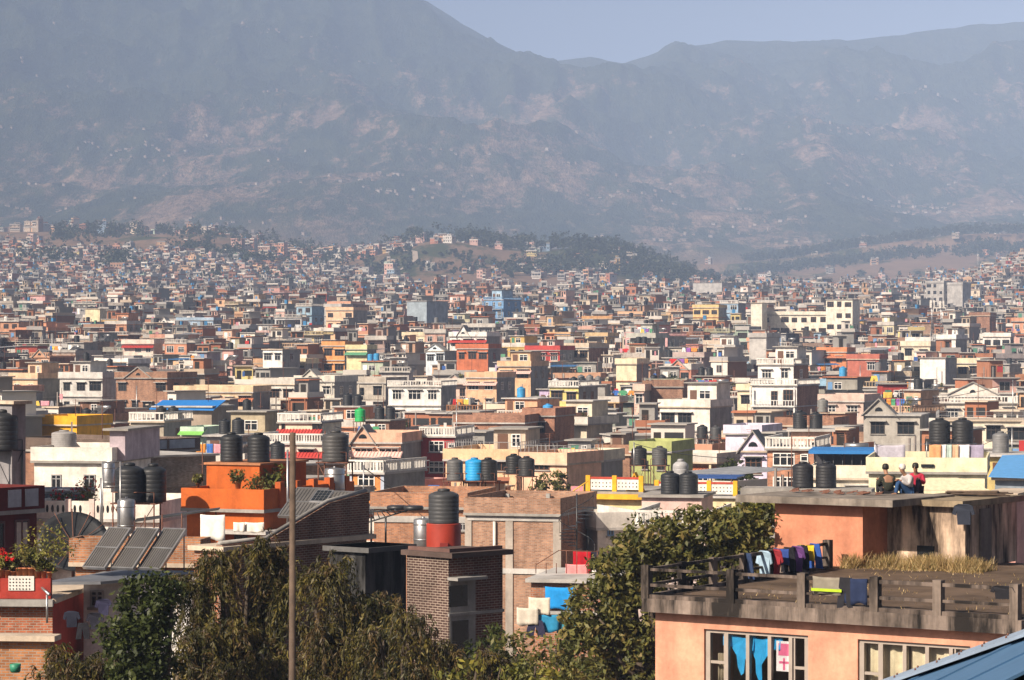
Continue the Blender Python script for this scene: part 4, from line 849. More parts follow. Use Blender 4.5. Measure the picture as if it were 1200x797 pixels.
# yellow and white terraces
def lattice_parapet(h, segs, post=(0.80, 0.44, 0.03), panel=WHITE):
    """panels of white lattice between coloured posts along the front"""
    W = h.x1-h.x0; z = h.zr
    for q in range(segs):
        xa, xb = h.x0+W*q/segs+.15, h.x0+W*(q+1)/segs-.15; p_ = h.part('lattice_panel', MB().box(xa, xb, -.2, -.12, z+.12, z+.82), 'plaster', panel)
        b = MB(); n = int((xb-xa)/.24)
        for k in range(n):
            for r_ in range(2): x = xa+.15+(xb-xa-.3)*k/max(1, n-1); zz = z+.32+.24*r_; b.prism([(x-.05, zz), (x, zz-.06), (x+.05, zz), (x, zz+.06)], -.206, -.195)
        b.build('lattice_holes', 'glass', p_)
    b = MB().box(h.x0-.1, h.x1+.1, -.24, -.08, z+.82, z+.95)
    h.part('coping', b, 'plaster', (0.50, 0.08, 0.05))
    for q in range(segs+1): x = h.x0+W*q/segs; h.part('post', MB().box(x-.15, x+.15, -.26, -.06, z, z+1.05), 'plaster', post)
h = lm('yellow-trimmed terrace', 'cream house with a bright yellow parapet and white lattice panels', 690, 752, 573, 640, 'noP', (0.80, 0.68, 0.36), side='same', a=16, dp=8, d=196)
lattice_parapet(h, 2); h.part('fascia', MB().box(h.x0-.3, h.x1+.3, -.55, -.01, h.zr-.5, h.zr-.165), 'plaster', (0.80, 0.44, 0.03)); h.gable(.72, 1.0, 1.1, (0.80, 0.44, 0.03), .2, None, (0.80, 0.44, 0.03), .4)
x0 = h.x0; t = thing('outdoor_stair', 'yellow-railed stair climbing to the yellow-trimmed terrace', 'stair', h.w(x0-3.4, -1.0, h.zr-2.6), -h.a)
b = MB()
for q in range(12): b.box(.3*q, .3*q+.32, 0, .9, .2*q, .2*q+.2)
b.build('step', 'cement', t, (0.7, 0.6, 0.4)); b = MB(); b.bar((0, -.03, .9), (3.6, -.03, 3.3), .04)
for q in range(13): b.bar((.3*q, -.03, .2*q), (.3*q, -.03, .2*q+.9), .02)
b.build('handrail', 'paint', t, (0.75, 0.45, 0.05))
h = lm('white side house', 'white plastered house with a grey door below the yellow-trimmed terrace', 700, 752, 600, 668, 'P:solid', (0.74, 0.70, 0.64), side='cement', a=-18, dp=8, d=176)
h.winpx(712, 615, 719, 628, 'blue', 2, 2)
h = lm('grey baluster terrace', 'white terrace with grey-white balusters behind the leafy tree', 748, 832, 598, 650, 'P:baluw', (0.62, 0.50, 0.46), side='same', a=12, dp=8, d=172)
h = lm('pink tank house', 'pink rooftop hut carrying two black water tanks on a steel frame', 752, 822, 577, 606, 'noP', (0.74, 0.52, 0.46), side='same', a=12, dp=5, d=186)
for px, k in ((791, 'left'), (813, 'right')): x, y = h.rp(px, 577, h.zr); tank(h.w(x, 1.2, h.zr+.005), .6, 1.35, k+' black tank on the pink tank house')
x, y = h.rp(789, 577, h.zr); tank(h.w(h.fp(789, 570)[0], 3.0, h.zr+.005), .5, 2.0, 'silver-grey tank behind the pair on the pink tank house', (.35, .35, .35))
h = lm('blue-sheet terrace', 'terrace of yellow posts and white lattice under a dark blue sheet', 770, 862, 578, 620, 'noP', (0.78, 0.66, 0.40), side='same', a=12, dp=8, d=206)
lattice_parapet(h, 3); h.part('tarpaulin', MB().box(h.x0+.5, h.x1, .6, 5, h.zr+1.15, h.zr+1.25), 'paint', (0.02, 0.07, 0.25))
b = MB()
for q in range(4): x = h.x0+.6+(h.x1-h.x0-.8)*q/3; b.bar((x, .8, h.zr), (x, .8, h.zr+1.2), .04)
h.part('shed_frame', b, 'rust')
# orange house
h = lm('orange house', 'vivid orange house with potted shrubs along its terrace', 219, 309, 592, 640, 'noP', (0.52, 0.12, 0.024), side='same', a=24, dp=9, d=142)
W = h.x1-h.x0; h.par = 1.0; h.parapet('solid', h=.95)
x0, z = h.fp(242, 560, -2.2); x1, z1 = h.fp(304, 545, -2.2)
cb = h.part('upper_storey', MB().box(x0, x1, 2.2, 7, h.zr-.1, z1), 'plaster', (0.52, 0.12, 0.024)); b = MB().box(x0-.1, x1+.1, 2.1, 7.1, z1-.02, z1+.08); b.build('cabin_roof', 'cement', cb, (0.45, 0.2, 0.1))
for px, k in ((257, 'left'), (289, 'right')):
    tx = h.fp(px, 541, -2.2)[0]; tank(h.w(tx, 3.4, z1+.09), .55, 1.35, k+' big black tank on top of the orange house')
for q in range(5):
    h.part('pillar', MB().box(h.x1-.05, h.x1+.25, 1.2+q*1.7, 1.65+q*1.7, h.zr, h.zr+1.25), 'plaster', (0.47, 0.11, 0.03))
h.part('floor_slab', MB().box(h.x0+1.5, h.x1+.6, -.9, h.dp, h.zr-1.15, h.zr-.98), 'cement', LGREY)
h.winpx(275, 628, 290, 640, 'dark', 2, 1)
for k, (px, py, hh, lab, fl) in enumerate(((298, 578, 1.25, 'round leafy shrub in a pot at the orange house corner', None), (279, 575, 1.0, 'low shrub in a pot on the orange house parapet', None), (318, 566, 1.9, 'tall rubber plant behind the orange house terrace', None), (262, 570, .5, 'small clay pot plant against the orange house wall', None), (232, 576, .6, 'small green plants on the left end of the orange house parapet', None), (336, 562, 1.2, 'leafy pot plant by the wooden pole on the orange house terrace', None))):
    y_ = [0.15, -.1, 3.2, 1.7, .2, 4.6][k]; x_, _ = h.fp(px, py, -y_); plant(h.w(x_, y_, h.zr+(.95 if k in (1, 4) else .0)+.01), hh*(1.0 if k else 1.25), lab, True, (.5, .2, .08), PAL_MANGO if k != 2 else PAL_YEL[:2], 40+k, fl, leaf=.08 if k != 2 else .14, n=14)
# tank on its stand right of the pole, with a steel drum below
def tank_stand(p, rz, w, hgt, label, mat='rust'):
    t = thing('tank_stand', label, 'stand', p, rz, 'steel tank stands')
    for sx in (-1, 1):
        for sy in (-1, 1): MB().bar((sx*w, sy*.5, -hgt), (sx*w, sy*.5, 0), .04).build('leg', mat, t)
    b = MB(); b.box(-w-.1, w+.1, -.6, .6, -.06, 0); b.build('platform', mat, t)
    b = MB(); b.bar((-w, -.5, -hgt), (w, -.5, -.1), .02); b.bar((w, -.5, -hgt), (-w, -.5, -.1), .02); b.bar((-w, -.5, .5), (w, -.5, .5), .025)
    for sx in (-1, 1): b.bar((sx*w, -.5, 0), (sx*w, -.5, .5), .025)
    b.build('brace', mat, t); return t
p = at(393, 541, 152); tank_stand(p, R(-15), .75, 3.0, 'rusty tank stand between the pole and the orange brick annex'); tank(p+Vector((0, 0, .01)), .68, 1.5, 'grey tank with a strap on the stand right of the wooden pole', (.06, .06, .06))
p = at(392, 580, 148); drum(p, .5, 1.35, 'pale steel drum below the strapped grey tank')
# white baluster house, satellite dish, tank rack
h = lm('white baluster house', 'white house with oval openings in its roof parapet', 42, 186, 587, 640, 'P:solid', (0.84, 0.78, 0.70), side='same', a=10, dp=8, d=152)
W = h.x1-h.x0
for xa, xb in ((.0, .26), (.31, .40), (.50, .82)):
    n = int((xb-xa)*W/.26)
    for q in range(n): x = h.x0+W*(xa+(xb-xa)*(q+.5)/n); link('parapet_opening', cached(('oval',), lambda: MB().prism([(.07*math.cos(u), .2*math.sin(u)) for u in np.linspace(0, 2*math.pi, 13)[:-1]], -.012, .02).mesh('parapet_opening', 'glass')), h.root, None, (x, -.285, h.zr+.5))
for q in (.28, .47): x = h.x0+W*q; h.part('post', MB().box(x-.14, x+.14, -.33, -.15, h.zr-.1, h.zr+1.0), 'plaster', (.78, .62, .56))
h.part('floor_slab', MB().box(h.x0, h.x1, -.6, -.003, h.zr-2.5, h.zr-2.3), 'cement', GREY)
solar(h.w(h.fp(74, 580, -3)[0], 3.0, h.zr+.02), -h.a+R(8), 1.35, 1.6, 30, 2, 'pair of dark solar collectors on the white baluster house')
for k, (px, lab, fl, hh) in enumerate(((70, 'pot plant with red flowers on the left of the white baluster house', (.6, .03, .03), 1.3), (99, 'tall leafy pot plant on the roof of the white baluster house', (.6, .04, .03), 1.9), (90, 'pot plant with red blooms between the solar collectors', (.6, .03, .05), 1.5))):
    plant(h.w(h.fp(px, 584, -1)[0], 1.0+.4*k, h.zr+.02), hh, lab, True, seed=60+k, flower=fl, n=12)
t = thing('satellite_dish', 'very large black mesh satellite dish standing before the white baluster house', 'dish', at(86, 648, 134), R(14))
b = MB(); n = 24; rings = 7; vs = []; fs = []; Rr = 1.62
for side in (0, 1):
    for j in range(rings+1):
        for k in range(n):
            r_ = Rr*j/rings+.001; a_ = 2*math.pi*k/n; vs.append((r_*math.cos(a_), -.1-.16*(r_**2)+.03*side, r_*math.sin(a_)))
o_ = (rings+1)*n
for j in range(rings):
    for k in range(n):
        k2 = (k+1) % n; fs.append((j*n+k, j*n+k2, (j+1)*n+k2, (j+1)*n+k)); fs.append((o_+(j+1)*n+k, o_+(j+1)*n+k2, o_+j*n+k2, o_+j*n+k))
for k in range(n): fs.append((rings*n+k, rings*n+(k+1) % n, o_+rings*n+(k+1) % n, o_+rings*n+k))
b.add([(x, y*math.cos(.9)-z*math.sin(.9)*-1*.0 + 0, z) for x, y, z in vs], fs, 0, True); bo = b.build('reflector', 'plastic_black', t); bo.rotation_euler = (R(-38), 0, 0); bo.location = (0, 0, .35)
b = MB()
for k in range(12):
    a_ = 2*math.pi*k/12; b.tube([(q*Rr*math.cos(a_), -.12-.16*(q*Rr)**2, q*Rr*math.sin(a_)) for q in (0, .25, .5, .75, 1)], .022, 4)
b.build('rib', 'rust', bo); MB().bar((0, .1, -2.5), (0, .1, .3), .08).build('post', 'rust', t)
p = at(160, 589, 140); tank_stand(p, R(-10), 1.0, 3.2, 'rusty brown tank stand over the white baluster house')
tank(p+Vector((-.35, .1, .01)), .68, 1.75, 'large black tank on the rusty brown stand', ); tank(p+Vector((.72, .5, .01)), .62, 1.7, 'second black tank close behind on the rusty brown stand')
drum(at(127, 572, 138), .3, 1.2, 'slim steel drum left of the two black tanks'); b = MB()
for px in (120, 141): b.bar(at(px, 640, 137), at(px, 541, 137), .035)
b.bar(at(120, 541, 137), at(141, 541, 137), .035); b.bar(at(120, 570, 137), at(141, 570, 137), .03); tag(b.build('pipe_frame', 'steel'), 'tall grey pipe frame holding the slim steel drum', 'frame')
drum(at(148, 625, 137), .42, 1.6, 'tall dark steel drum under the rusty brown stand')
# long tin lean-to and the white sheet
b = MB().hexa([at(158, 612, 135), at(256, 598, 130), at(258, 596, 133), at(160, 609, 138)], [at(158, 610.5, 135), at(256, 596, 130), at(258, 594.5, 133), at(160, 607.5, 138)])
o = b.build('lean_to_roof', 'tin', None, (.04, .04, .04)); tag(o, 'long dark tin lean-to sheet sloping in front of the orange house', 'roof sheet')
b = MB()
for px in (170, 190, 213, 240, 253): b.bar(at(px, 642, 131), at(px, 603-(px-190)*.05, 131), .03)
tag(b.build('lean_to_post', 'rust'), 'thin steel posts under the dark tin lean-to', 'post')
garment(at(249, 603, 126), R(-14), 'sheet', 1.1, 1.05, (.75, .73, .68), 'white bed sheet drying in front of the orange house', 'laundry by the orange house'); garment(at(280, 612, 127), R(-10), 'sheet', .5, .4, (.75, .72, .66), 'small white cloth drying under the orange house', 'laundry by the orange house'); garment(at(298, 612, 127), R(-10), 'sheet', .85, .42, (.78, .74, .66), 'cream towel drying under the orange house', 'laundry by the orange house')
# maroon house at the left edge
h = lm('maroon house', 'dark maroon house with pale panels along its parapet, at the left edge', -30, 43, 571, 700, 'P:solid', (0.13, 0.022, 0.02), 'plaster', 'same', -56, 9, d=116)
for xa, xb in ((3, 18), (23, 38)): h.part('parapet_panel', MB().box(h.fp(xa, 580)[0], h.fp(xb, 580)[0], -.32, -.285, h.zr+.12, h.zr+.8), 'plaster', (.42, .44, .48))
h.winpx(17, 610, 33, 650, (.10, .03, .025), 2, 1); h.winpx(-10, 612, 5, 650, (.10, .03, .025), 2, 1)
for k, px in enumerate((22, 29)): h.part('curtain', MB().box(h.fp(px-3, 612)[0], h.fp(px+2.5, 612)[0], -.03, -.022, h.fp(px, 648)[1], h.fp(px, 612)[1]), 'cloth', (.55, .48, .40))
tank_stand(at(4, 527, 150), R(40), .8, 3.2, 'black steel tank stand at the left edge', 'plastic_black'); tank(at(4, 526.8, 150), .75, 1.9, 'black tank on the black steel stand at the left edge')
# red terrace with white lattice and flower pots
h = lm('red lattice terrace', 'red terrace with white diamond lattice panels and clay pots', -12, 62, 695, 745, 'noP', (0.40, 0.05, 0.035), side='same', a=4, dp=6, d=100)
h.part('parapet', MB().box(h.x0, h.x1, -.35, -.1, h.zr, h.zr+.68), 'plaster', (.40, .05, .035))
for xa, xb in ((-8, 2), (13, 43)):
    x0, z1 = h.fp(xa, 674); x1, z0 = h.fp(xb, 691); z0 = max(z0, h.zr+.05); pn = h.part('lattice_panel', MB().box(x0, x1, -.39, -.352, z0, z1), 'plaster', WHITE); b = MB(); n = int((x1-x0)/.11); mz = int((z1-z0)/.11)
    for q in range(n):
        for r_ in range(mz): x = x0+.06+q*.11; zz = z0+.05+r_*.11; b.prism([(x-.032, zz), (x, zz-.032), (x+.032, zz), (x, zz+.032)], -.397, -.388)
    b.build('lattice_holes', 'glass', pn)
h.part('ledge', MB().box(h.x0, h.x1+.1, -.5, -.31, h.zr-.25, h.zr-.02), 'cement', GREY)
h.part('brick_band', MB().box(h.x0, h.x1, -.06, -.003, 0, h.zr-.25), 'brick', (.46, .15, .07))
for q in range(9):
    px = 4+q*7; plant(h.w(h.fp(px, 672)[0], -.22, h.zr+.685), rnd.uniform(.45, 1.1), f'{["small","bushy","tall","spiky","dark green","yellowish","broad-leaved","wispy","dense"][q]} plant in a clay pot on the red lattice terrace', True, (.5, .17, .07), PAL_MANGO if q % 3 else PAL_YEL, 80+q, (.6, .02, .02) if q in (0, 1) else None, leaf=.06)
# left brick wall below
h = lm('low brick wall', 'low orange brick garden wall at the bottom left', -20, 60, 738, 790, 'noP', (.50, .22, .09), 'brick', 'brick', 6, .35, d=90)
b = MB().lathe([(.13, 0), (.16, .25), (.165, .25), (.15, .03)], n=12); o = b.build('bucket', 'plastic', None, (.03, .2, .12), at(18, 788, 86)); tag(o, 'green bucket on the ground below the low brick wall', 'bucket')
h = lm('brick pier', 'short orange brick parapet with a pale top behind the three solar collectors', 88, 232, 631, 676, 'P:brick', (.46, .20, .09), 'brick', 'brick', 8, 1.2, d=112)
# white house with the awning and three collectors
h = lm('awning house', 'white house under a wide grey awning carrying three solar collectors', 98, 225, 672, 760, 'noP', (.80, .78, .76), side='same', a=12, dp=2.4, d=103)
x0 = h.fp(50, 678, 1.6)[0]; x1 = h.x1+.3
h.part('awning', MB().hexa([(x0, -1.7, h.zr-.15), (x1-3, -1.7, h.zr-.1), (x1, 2.2, h.zr+.02), (x0+1.4, 2.2, h.zr+.02)], [(x0, -1.7, h.zr-.05), (x1-3, -1.7, h.zr), (x1, 2.2, h.zr+.10), (x0+1.4, 2.2, h.zr+.10)]), 'tin', (.16, .17, .19))
h.winpx(106, 690, 122, 712, 'grey', 2, 2)
for k, px in enumerate((122, 155, 187)):
    p = h.w(h.fp(px-8, 668, -.2)[0], .1, h.zr+.12); o = solar(p, -R(30), .98, 2.0, 41, 1, ['left', 'middle', 'right'][k]+' one of three solar collectors on the grey awning', 'solar collectors on the awning', drumon=False)
b = MB().bar(at(55, 730, 99), at(55, 697, 99), .04).bar(at(44, 684, 100), at(58, 697, 99), .05); tag(b.build('awning_post', 'steel'), 'bent steel post left of the awning house', 'post')
for k, (px, py, kind, c, lab) in enumerate(((84, 716, 'shirt', (.02, .022, .035), 'dark grey shirt drying left of the awning house'), (97, 730, 'trousers', (.02, .02, .025), 'black trousers drying by the awning house'), (111, 718, 'shirt', (.02, .02, .03), 'black shirt drying on the white wall of the awning house'), (121, 702, 'shirt', (.03, .03, .06), 'small dark cloth hanging under the grey awning'))): garment(at(px, py, 98), R(-10), kind, .5, .55, c, lab, 'laundry by the awning house')
plant(at(57, 672, 108), 1.6, 'bushy yellow-green shrub behind the red lattice terrace', True, seed=99, w=1.0, n=22, pal=PAL_YEL, group=None)
# brick house in shade with its two collectors, grey house, brick house with one shade-darkened face and the red drum
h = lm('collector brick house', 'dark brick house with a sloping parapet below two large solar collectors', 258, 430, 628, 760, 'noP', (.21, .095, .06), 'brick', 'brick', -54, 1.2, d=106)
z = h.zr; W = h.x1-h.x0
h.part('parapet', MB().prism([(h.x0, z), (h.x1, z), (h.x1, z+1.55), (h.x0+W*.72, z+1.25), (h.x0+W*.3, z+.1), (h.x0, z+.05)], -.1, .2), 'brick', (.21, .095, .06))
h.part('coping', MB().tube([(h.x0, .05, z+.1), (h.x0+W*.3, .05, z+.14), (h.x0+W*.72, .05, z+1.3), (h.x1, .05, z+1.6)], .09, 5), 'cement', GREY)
for k, (px, py) in enumerate(((347, 612), (386, 616))): solar(at(px, py, 108.5+k*.3), R(-26), 1.35, 1.75, 34, 1, ['left', 'right'][k]+' large solar collector above the collector brick house', 'large solar collectors', drumon=False)
t = thing('photovoltaic_panel', 'small blue-grey photovoltaic panel between the two large collectors', 'solar panel', at(372, 589, 108), R(-26)); b = MB(); b.hexa([(-.35, 0, 0), (.35, 0, 0), (.35, .6, .4), (-.35, .6, .4)], [(-.35, 0, .04), (.35, 0, .04), (.35, .6, .44), (-.35, .6, .44)]); b.build('panel', 'steel', t); b = MB()
for i_ in range(4):
    for j_ in range(4): x = -.3+.155*i_; b.hexa([(x, .05+.13*j_, .045+.0867*j_+.03), (x+.13, .05+.13*j_, .045+.0867*j_+.03), (x+.13, .16+.13*j_, .045+.0733+.0867*j_+.03), (x, .16+.13*j_, .045+.0733+.0867*j_+.03)], [(x, .05+.13*j_, .052+.0867*j_+.03), (x+.13, .05+.13*j_, .052+.0867*j_+.03), (x+.13, .16+.13*j_, .052+.0733+.0867*j_+.03), (x, .16+.13*j_, .052+.0733+.0867*j_+.03)])
b.build('cell', 'glass', t)
h = lm('grey cement house', 'shaded grey cement house with a thin roof edge', 428, 476, 634, 760, 'noP R:.12,.12,.12', (.10, .10, .098), 'grimy', 'same', -52, 1.6, d=101)  # wall grey darkened in the colour to stand for shade over this house
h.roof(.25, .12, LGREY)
b = MB(); p0, p1 = at(432, 612, 112), at(478, 598, 112); b.bar(p0, p1, .03); q0, q1 = at(432, 600, 112), at(462, 597, 112); b.bar(q0, q1, .03)
for k in range(7): b.bar(p0.lerp(p1, k/7), q0.lerp(q1, k/6.5), .02)
for px in (435, 452): b.bar(at(px, 640, 112), at(px, 606, 112), .04)
tag(b.build('steel_truss', 'plastic_black'), 'black steel truss above the shaded grey cement house', 'truss')
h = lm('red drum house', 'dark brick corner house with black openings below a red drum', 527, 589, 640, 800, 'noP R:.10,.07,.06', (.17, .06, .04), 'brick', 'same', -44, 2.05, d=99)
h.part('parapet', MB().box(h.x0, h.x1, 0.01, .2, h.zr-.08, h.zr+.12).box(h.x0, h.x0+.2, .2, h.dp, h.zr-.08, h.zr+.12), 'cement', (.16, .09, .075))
h.part('shade_dark_face', MB().box(h.x0-.05, h.x0-.003, 0, h.dp, 0, h.zr-.1), 'brick', (.085, .05, .042))  # left face: shade put into the colour, brick darker than the front
for (xa, ya, xb, yb) in ((527, 687, 548, 710), (530, 728, 549, 770)): h.boxpx('opening', xa, ya, xb, yb, -.02, .05, 'glass')
x0, z1 = h.fp(527, 680); x1, z0 = h.fp(557, 772); h.part('cement_panel', MB().box(x0, x1, -.012, -.002, z0, z1), 'cement', (.30, .29, .27))
h.part('sunshade', MB().box(h.x0-.1, x1+.1, -.5, -.003, z1, z1+.1), 'cement', GREY); h.part('floor_slab', MB().box(h.x0-.08, h.x1+.03, -.06, -.013, h.fp(560, 716)[1]-.1, h.fp(560, 716)[1]), 'cement', GREY)
p = at(520, 645, 103); o = MB().lathe([(.6, 0), (.6, .015), (.6, .47), (.6, .915), (.6, .93), (.57, .94)], n=26).build('red_drum', 'plastic', None, (.34, .04, .022), p); tag(o, 'red cylindrical base under the black tank', 'tank base')
MB().box(-.12, .16, -.66, -.55, 0, .3).build('hatch', 'paint', o, (.2, .02, .015))
tank(p+Vector((0, 0, .945)), .53, 1.12, 'dark grey ribbed tank standing on the red cylindrical base', (.045, .047, .05)); drum(at(496, 640, 104), .34, .98, 'short steel drum left of the red cylindrical base')
for k, (px, py, lab, c, dd) in enumerate(((533, 563, 'grey tank behind the orange brick annex', (.1, .1, .1), 200), (556, 563, 'bright blue tank behind the orange brick annex', (.02, .30, .62), 200), (572, 563, 'black tank right of the bright blue tank', (.02, .02, .02), 200), (602, 555, 'left black tank in front of the peach flats', (.02, .02, .02), 230), (617, 558, 'right dark tank with a brace in front of the peach flats', (.03, .03, .03), 228), (941, 571, 'large black tank before the orange-brick house', (.02, .02, .022), 178), (968, 571, 'large black tank right of the first before the orange-brick house', (.02, .02, .022), 178), (749, 545, 'black tank before the lime green house', (.02, .02, .02), 240), (773, 545, 'dark grey tank before the lime green house', (.08, .08, .08), 240), (823, 514, 'left black tank below the white modern house', (.03, .03, .03), 330), (839, 515, 'right dark grey tank below the white modern house', (.06, .06, .06), 330), (1101, 519, 'left large black tank on the steel platform', (.02, .02, .02), 240), (1128, 519, 'right large black tank on the steel platform', (.02, .02, .02), 240), (964, 483, 'grey tank on white posts near the white balcony house', (.18, .18, .17), 330), (422, 494, 'bright green tank among the middle roofs', (.02, .38, .10), 330), (281, 418, 'small bright green tank far out among the roofs', (.02, .38, .12), 600), (75, 524, 'big grey tank on the white box house', (.30, .29, .28), 203))):
    pp = at(px, py, dd); r_ = {0: .55}.get(k, .62) if dd < 300 else .6
    if k in (11, 12): r_ = .85
    if k == 16: r_ = .85
    hh = 1.9 if k in (11, 12) else (1.1 if k == 16 else 1.45)
    tank(pp, r_, hh, lab, c, 'separate water tanks')
    if k in (0, 1, 2, 3, 4, 7, 8, 9, 10, 13, 14, 15): tank_stand(pp-Vector((0, 0, .005)), R(-18), .62, 3.0, 'steel stand carrying the ' + lab)
t = tank_stand(at(1114, 519.3, 240), R(-14), 1.95, 3.0, 'long steel platform carrying two large black tanks', 'plastic_black')
b = MB(); o = MB().box(-4.6, 3.2, -1.0, 1.4, -3, -.02).build('tank_plinth', 'cement', None, CONC, at(960, 571.5, 178), R(-12)); tag(o, 'flat grey roof plinth under the two large black tanks', 'roof slab')
# laundry line over the lemon parapet
for k, (px, w_, c, lab) in enumerate(((1043, 2.0, (.42, .40, .46), 'pale lilac bed sheet over the lemon parapet'), (1096, .8, (.62, .30, .14), 'orange towel over the lemon parapet'), (1104, .55, (.7, .7, .68), 'white towel over the lemon parapet'), (1111, .5, (.4, .5, .45), 'pale green cloth over the lemon parapet'), (1118, .6, (.6, .38, .24), 'patterned brown shirt over the lemon parapet'), (1129, .85, (.7, .69, .72), 'white sheet over the lemon parapet'), (1144, 1.0, (.32, .29, .40), 'lilac towel at the end of the lemon parapet'))): garment(at(px, 521, 197), R(-10), 'sheet', w_*1.0, .95, c, lab, 'laundry over the lemon parapet')
b = MB(); b.bar(at(1025, 520.5, 197), at(1152, 520.5, 197), .015)
for px in (1025, 1086, 1152): b.bar(at(px, 545, 197), at(px, 517, 197), .03)
tag(b.build('clothes_line', 'steel'), 'clothes line stretched over the lemon parapet', 'clothes line')
t = thing('garden_parasol', 'wide cream canvas canopy below the lemon parapet', 'canopy', at(1105, 573, 165), 0)
b = MB(); b.add([(-2.4, -1.2, 0), (2.4, -1.2, 0), (2.4, 1.2, 0), (-2.4, 1.2, 0), (-.8, 0, .62), (.8, 0, .62), (-2.4, -1.2, -.05), (2.4, -1.2, -.05), (2.4, 1.2, -.05), (-2.4, 1.2, -.05)], [(0, 1, 5, 4), (1, 2, 5), (2, 3, 4, 5), (3, 0, 4), (6, 9, 8, 7), (0, 6, 7, 1), (1, 7, 8, 2), (2, 8, 9, 3), (3, 9, 6, 0)]); b.build('canvas', 'cloth', t, (.62, .54, .38))
for sx in (-2.2, 2.2): MB().bar((sx, -1, -2.5), (sx, -1, 0), .04).build('leg', 'steel', t)
# antenna masts, wooden pole
for px, yt, yb, dd, lab in ((1092, 349, 402, 640, 'left lattice antenna mast on the white mast house'), (1103, 350, 402, 645, 'right lattice antenna mast on the white mast house'), (1146, 292, 330, 2300, 'tall lattice mast before the far dark ridge'), (1191, 572, 420, 0, '')):
    if not lab: continue
    p0, p1 = at(px, yb, dd), at(px, yt, dd); hh = p1.z-p0.z; t = thing('antenna_mast', lab, 'mast', p0, 0, 'antenna masts'); r_ = .012*hh+.18 if dd < 1000 else .03*hh; b = MB()
    q_ = [(r_*math.cos(a_), r_*math.sin(a_)) for a_ in (0, 2.09, 4.19)]; n = 12
    for x, y in q_: b.bar((x, y, 0), (x*.4, y*.4, hh), .05)
    for k in range(n):
        for e in range(3): u0, u1 = 1-.6*k/n, 1-.6*(k+1)/n; b.bar((q_[e][0]*u0, q_[e][1]*u0, hh*k/n), (q_[(e+1) % 3][0]*u1, q_[(e+1) % 3][1]*u1, hh*(k+1)/n), .03)
    b.build('lattice', 'steel', t)
    for k in range(3): a_ = k*2.1; MB().box(-.15, .15, -.1, .1, 0, 1.6).build('antenna', 'plaster', t, WHITE, (.5*math.cos(a_), .5*math.sin(a_), hh*.78))
p1 = at(343, 507, 55); p0 = Vector((p1.x-.03, p1.y, gz(p1.x, p1.y)-.5)); b = MB(); b.tube([p0, p0.lerp(p1, .5), p1], [.085, .07, .055], 12); tag(b.build('wooden_pole', 'wood'), 'tall bare wooden pole standing alone before the brown trees', 'pole')
for px, y0, y1, dd, lab in ((337, 527, 640, 112, 'thin grey pipe just left of the wooden pole'), (1187, 445, 500, 330, 'thin grey pipe mast by the cream right-hand house'), (1186, 500, 556, 240, 'tall pipe by the blue tarpaulin shed'), (743, 518, 556, 236, 'thin white pole in front of the lime green house'), (1008, 428, 470, 500, 'grey flag pole among the right-hand roofs'), (118, 560, 640, 136, 'thin pipe beside the slim steel drum'), (426, 545, 600, 180, 'thin pole left of the orange brick annex'), (612, 450, 500, 420, 'thin mast above the brick house with blue tank'), (228, 430, 470, 500, 'thin mast above the long tiled house'), (535, 473, 530, 340, 'white pole at the long parapet brick house'), (160, 452, 500, 420, 'thin mast by the brick shop house')):
    b = MB(); b.bar(at(px, y1, dd), at(px, y0, dd), .035+dd*.00006); tag(b.build('pole', 'steel'), lab, 'pole', 'thin poles on the roofs')
# ------------------------------------------------------------------ the rest of the town
fr = random.Random(2024)
PALETTE = [('cream', (.66, .56, .43), 9), ('white', (.78, .73, .66), 10), ('salmon', (.60, .31, .20), 12), ('pink', (.64, .40, .33), 13), ('peach', (.68, .43, .26), 11), ('beige', (.47, .38, .29), 12), ('pale grey', (.45, .43, .40), 11), ('bare grey', (.28, .27, .25), 10),
           ('brick', (.36, .15, .085), 16), ('pale brick', (.40, .25, .17), 9), ('ochre', (.56, .37, .15), 2), ('yellow', (.66, .54, .24), 1.5), ('sky blue', (.32, .44, .56), 1.6), ('mint', (.42, .52, .42), 1.2), ('terracotta', (.42, .17, .09), 7), ('red', (.38, .06, .045), 1.2), ('lilac', (.5, .43, .56), .5)]
PW = [p[2] for p in PALETTE]
REFS = [l for l in L if len(l[0].split()) <= 3]
cand = []
foot = [(h.O.x + h.ay.x*h.dp/2, h.O.y + h.ay.y*h.dp/2, max(h.x1-h.x0, h.dp)*0.5) for *_, h in HOUSES]
def row_houses(d0, d1):
    d = d0
    while d < d1:
        sp_ = fr.uniform(15, 20) if d < 700 else fr.uniform(16, 22)
        xm = 0.182*d + 14; x = -xm + fr.uniform(0, 8)
        while x < xm:
            w = fr.choice([3.9, 4.5, 5, 5.6, 6.2, 7, 8, 9.5]); dp = fr.uniform(6, 9.5)
            y = d + fr.uniform(-3, 3); gap = fr.choice([.3, .5, .9, 1.6, 2.6, 4])
            cand.append([x+w/2, y, w, dp]); x += w + gap
        d += sp_
row_houses(196, 2650)
GRID = {}
def clear(x, y, r):
    for fx, fy, fr_ in foot:
        if abs(fx-x) < fr_+r*.9 and abs(fy-y) < fr_+r*.9: return False
    return True
fill = []
LMS = [(a, b_, c_, e, d) for a, b_, c_, e, d, h in HOUSES]
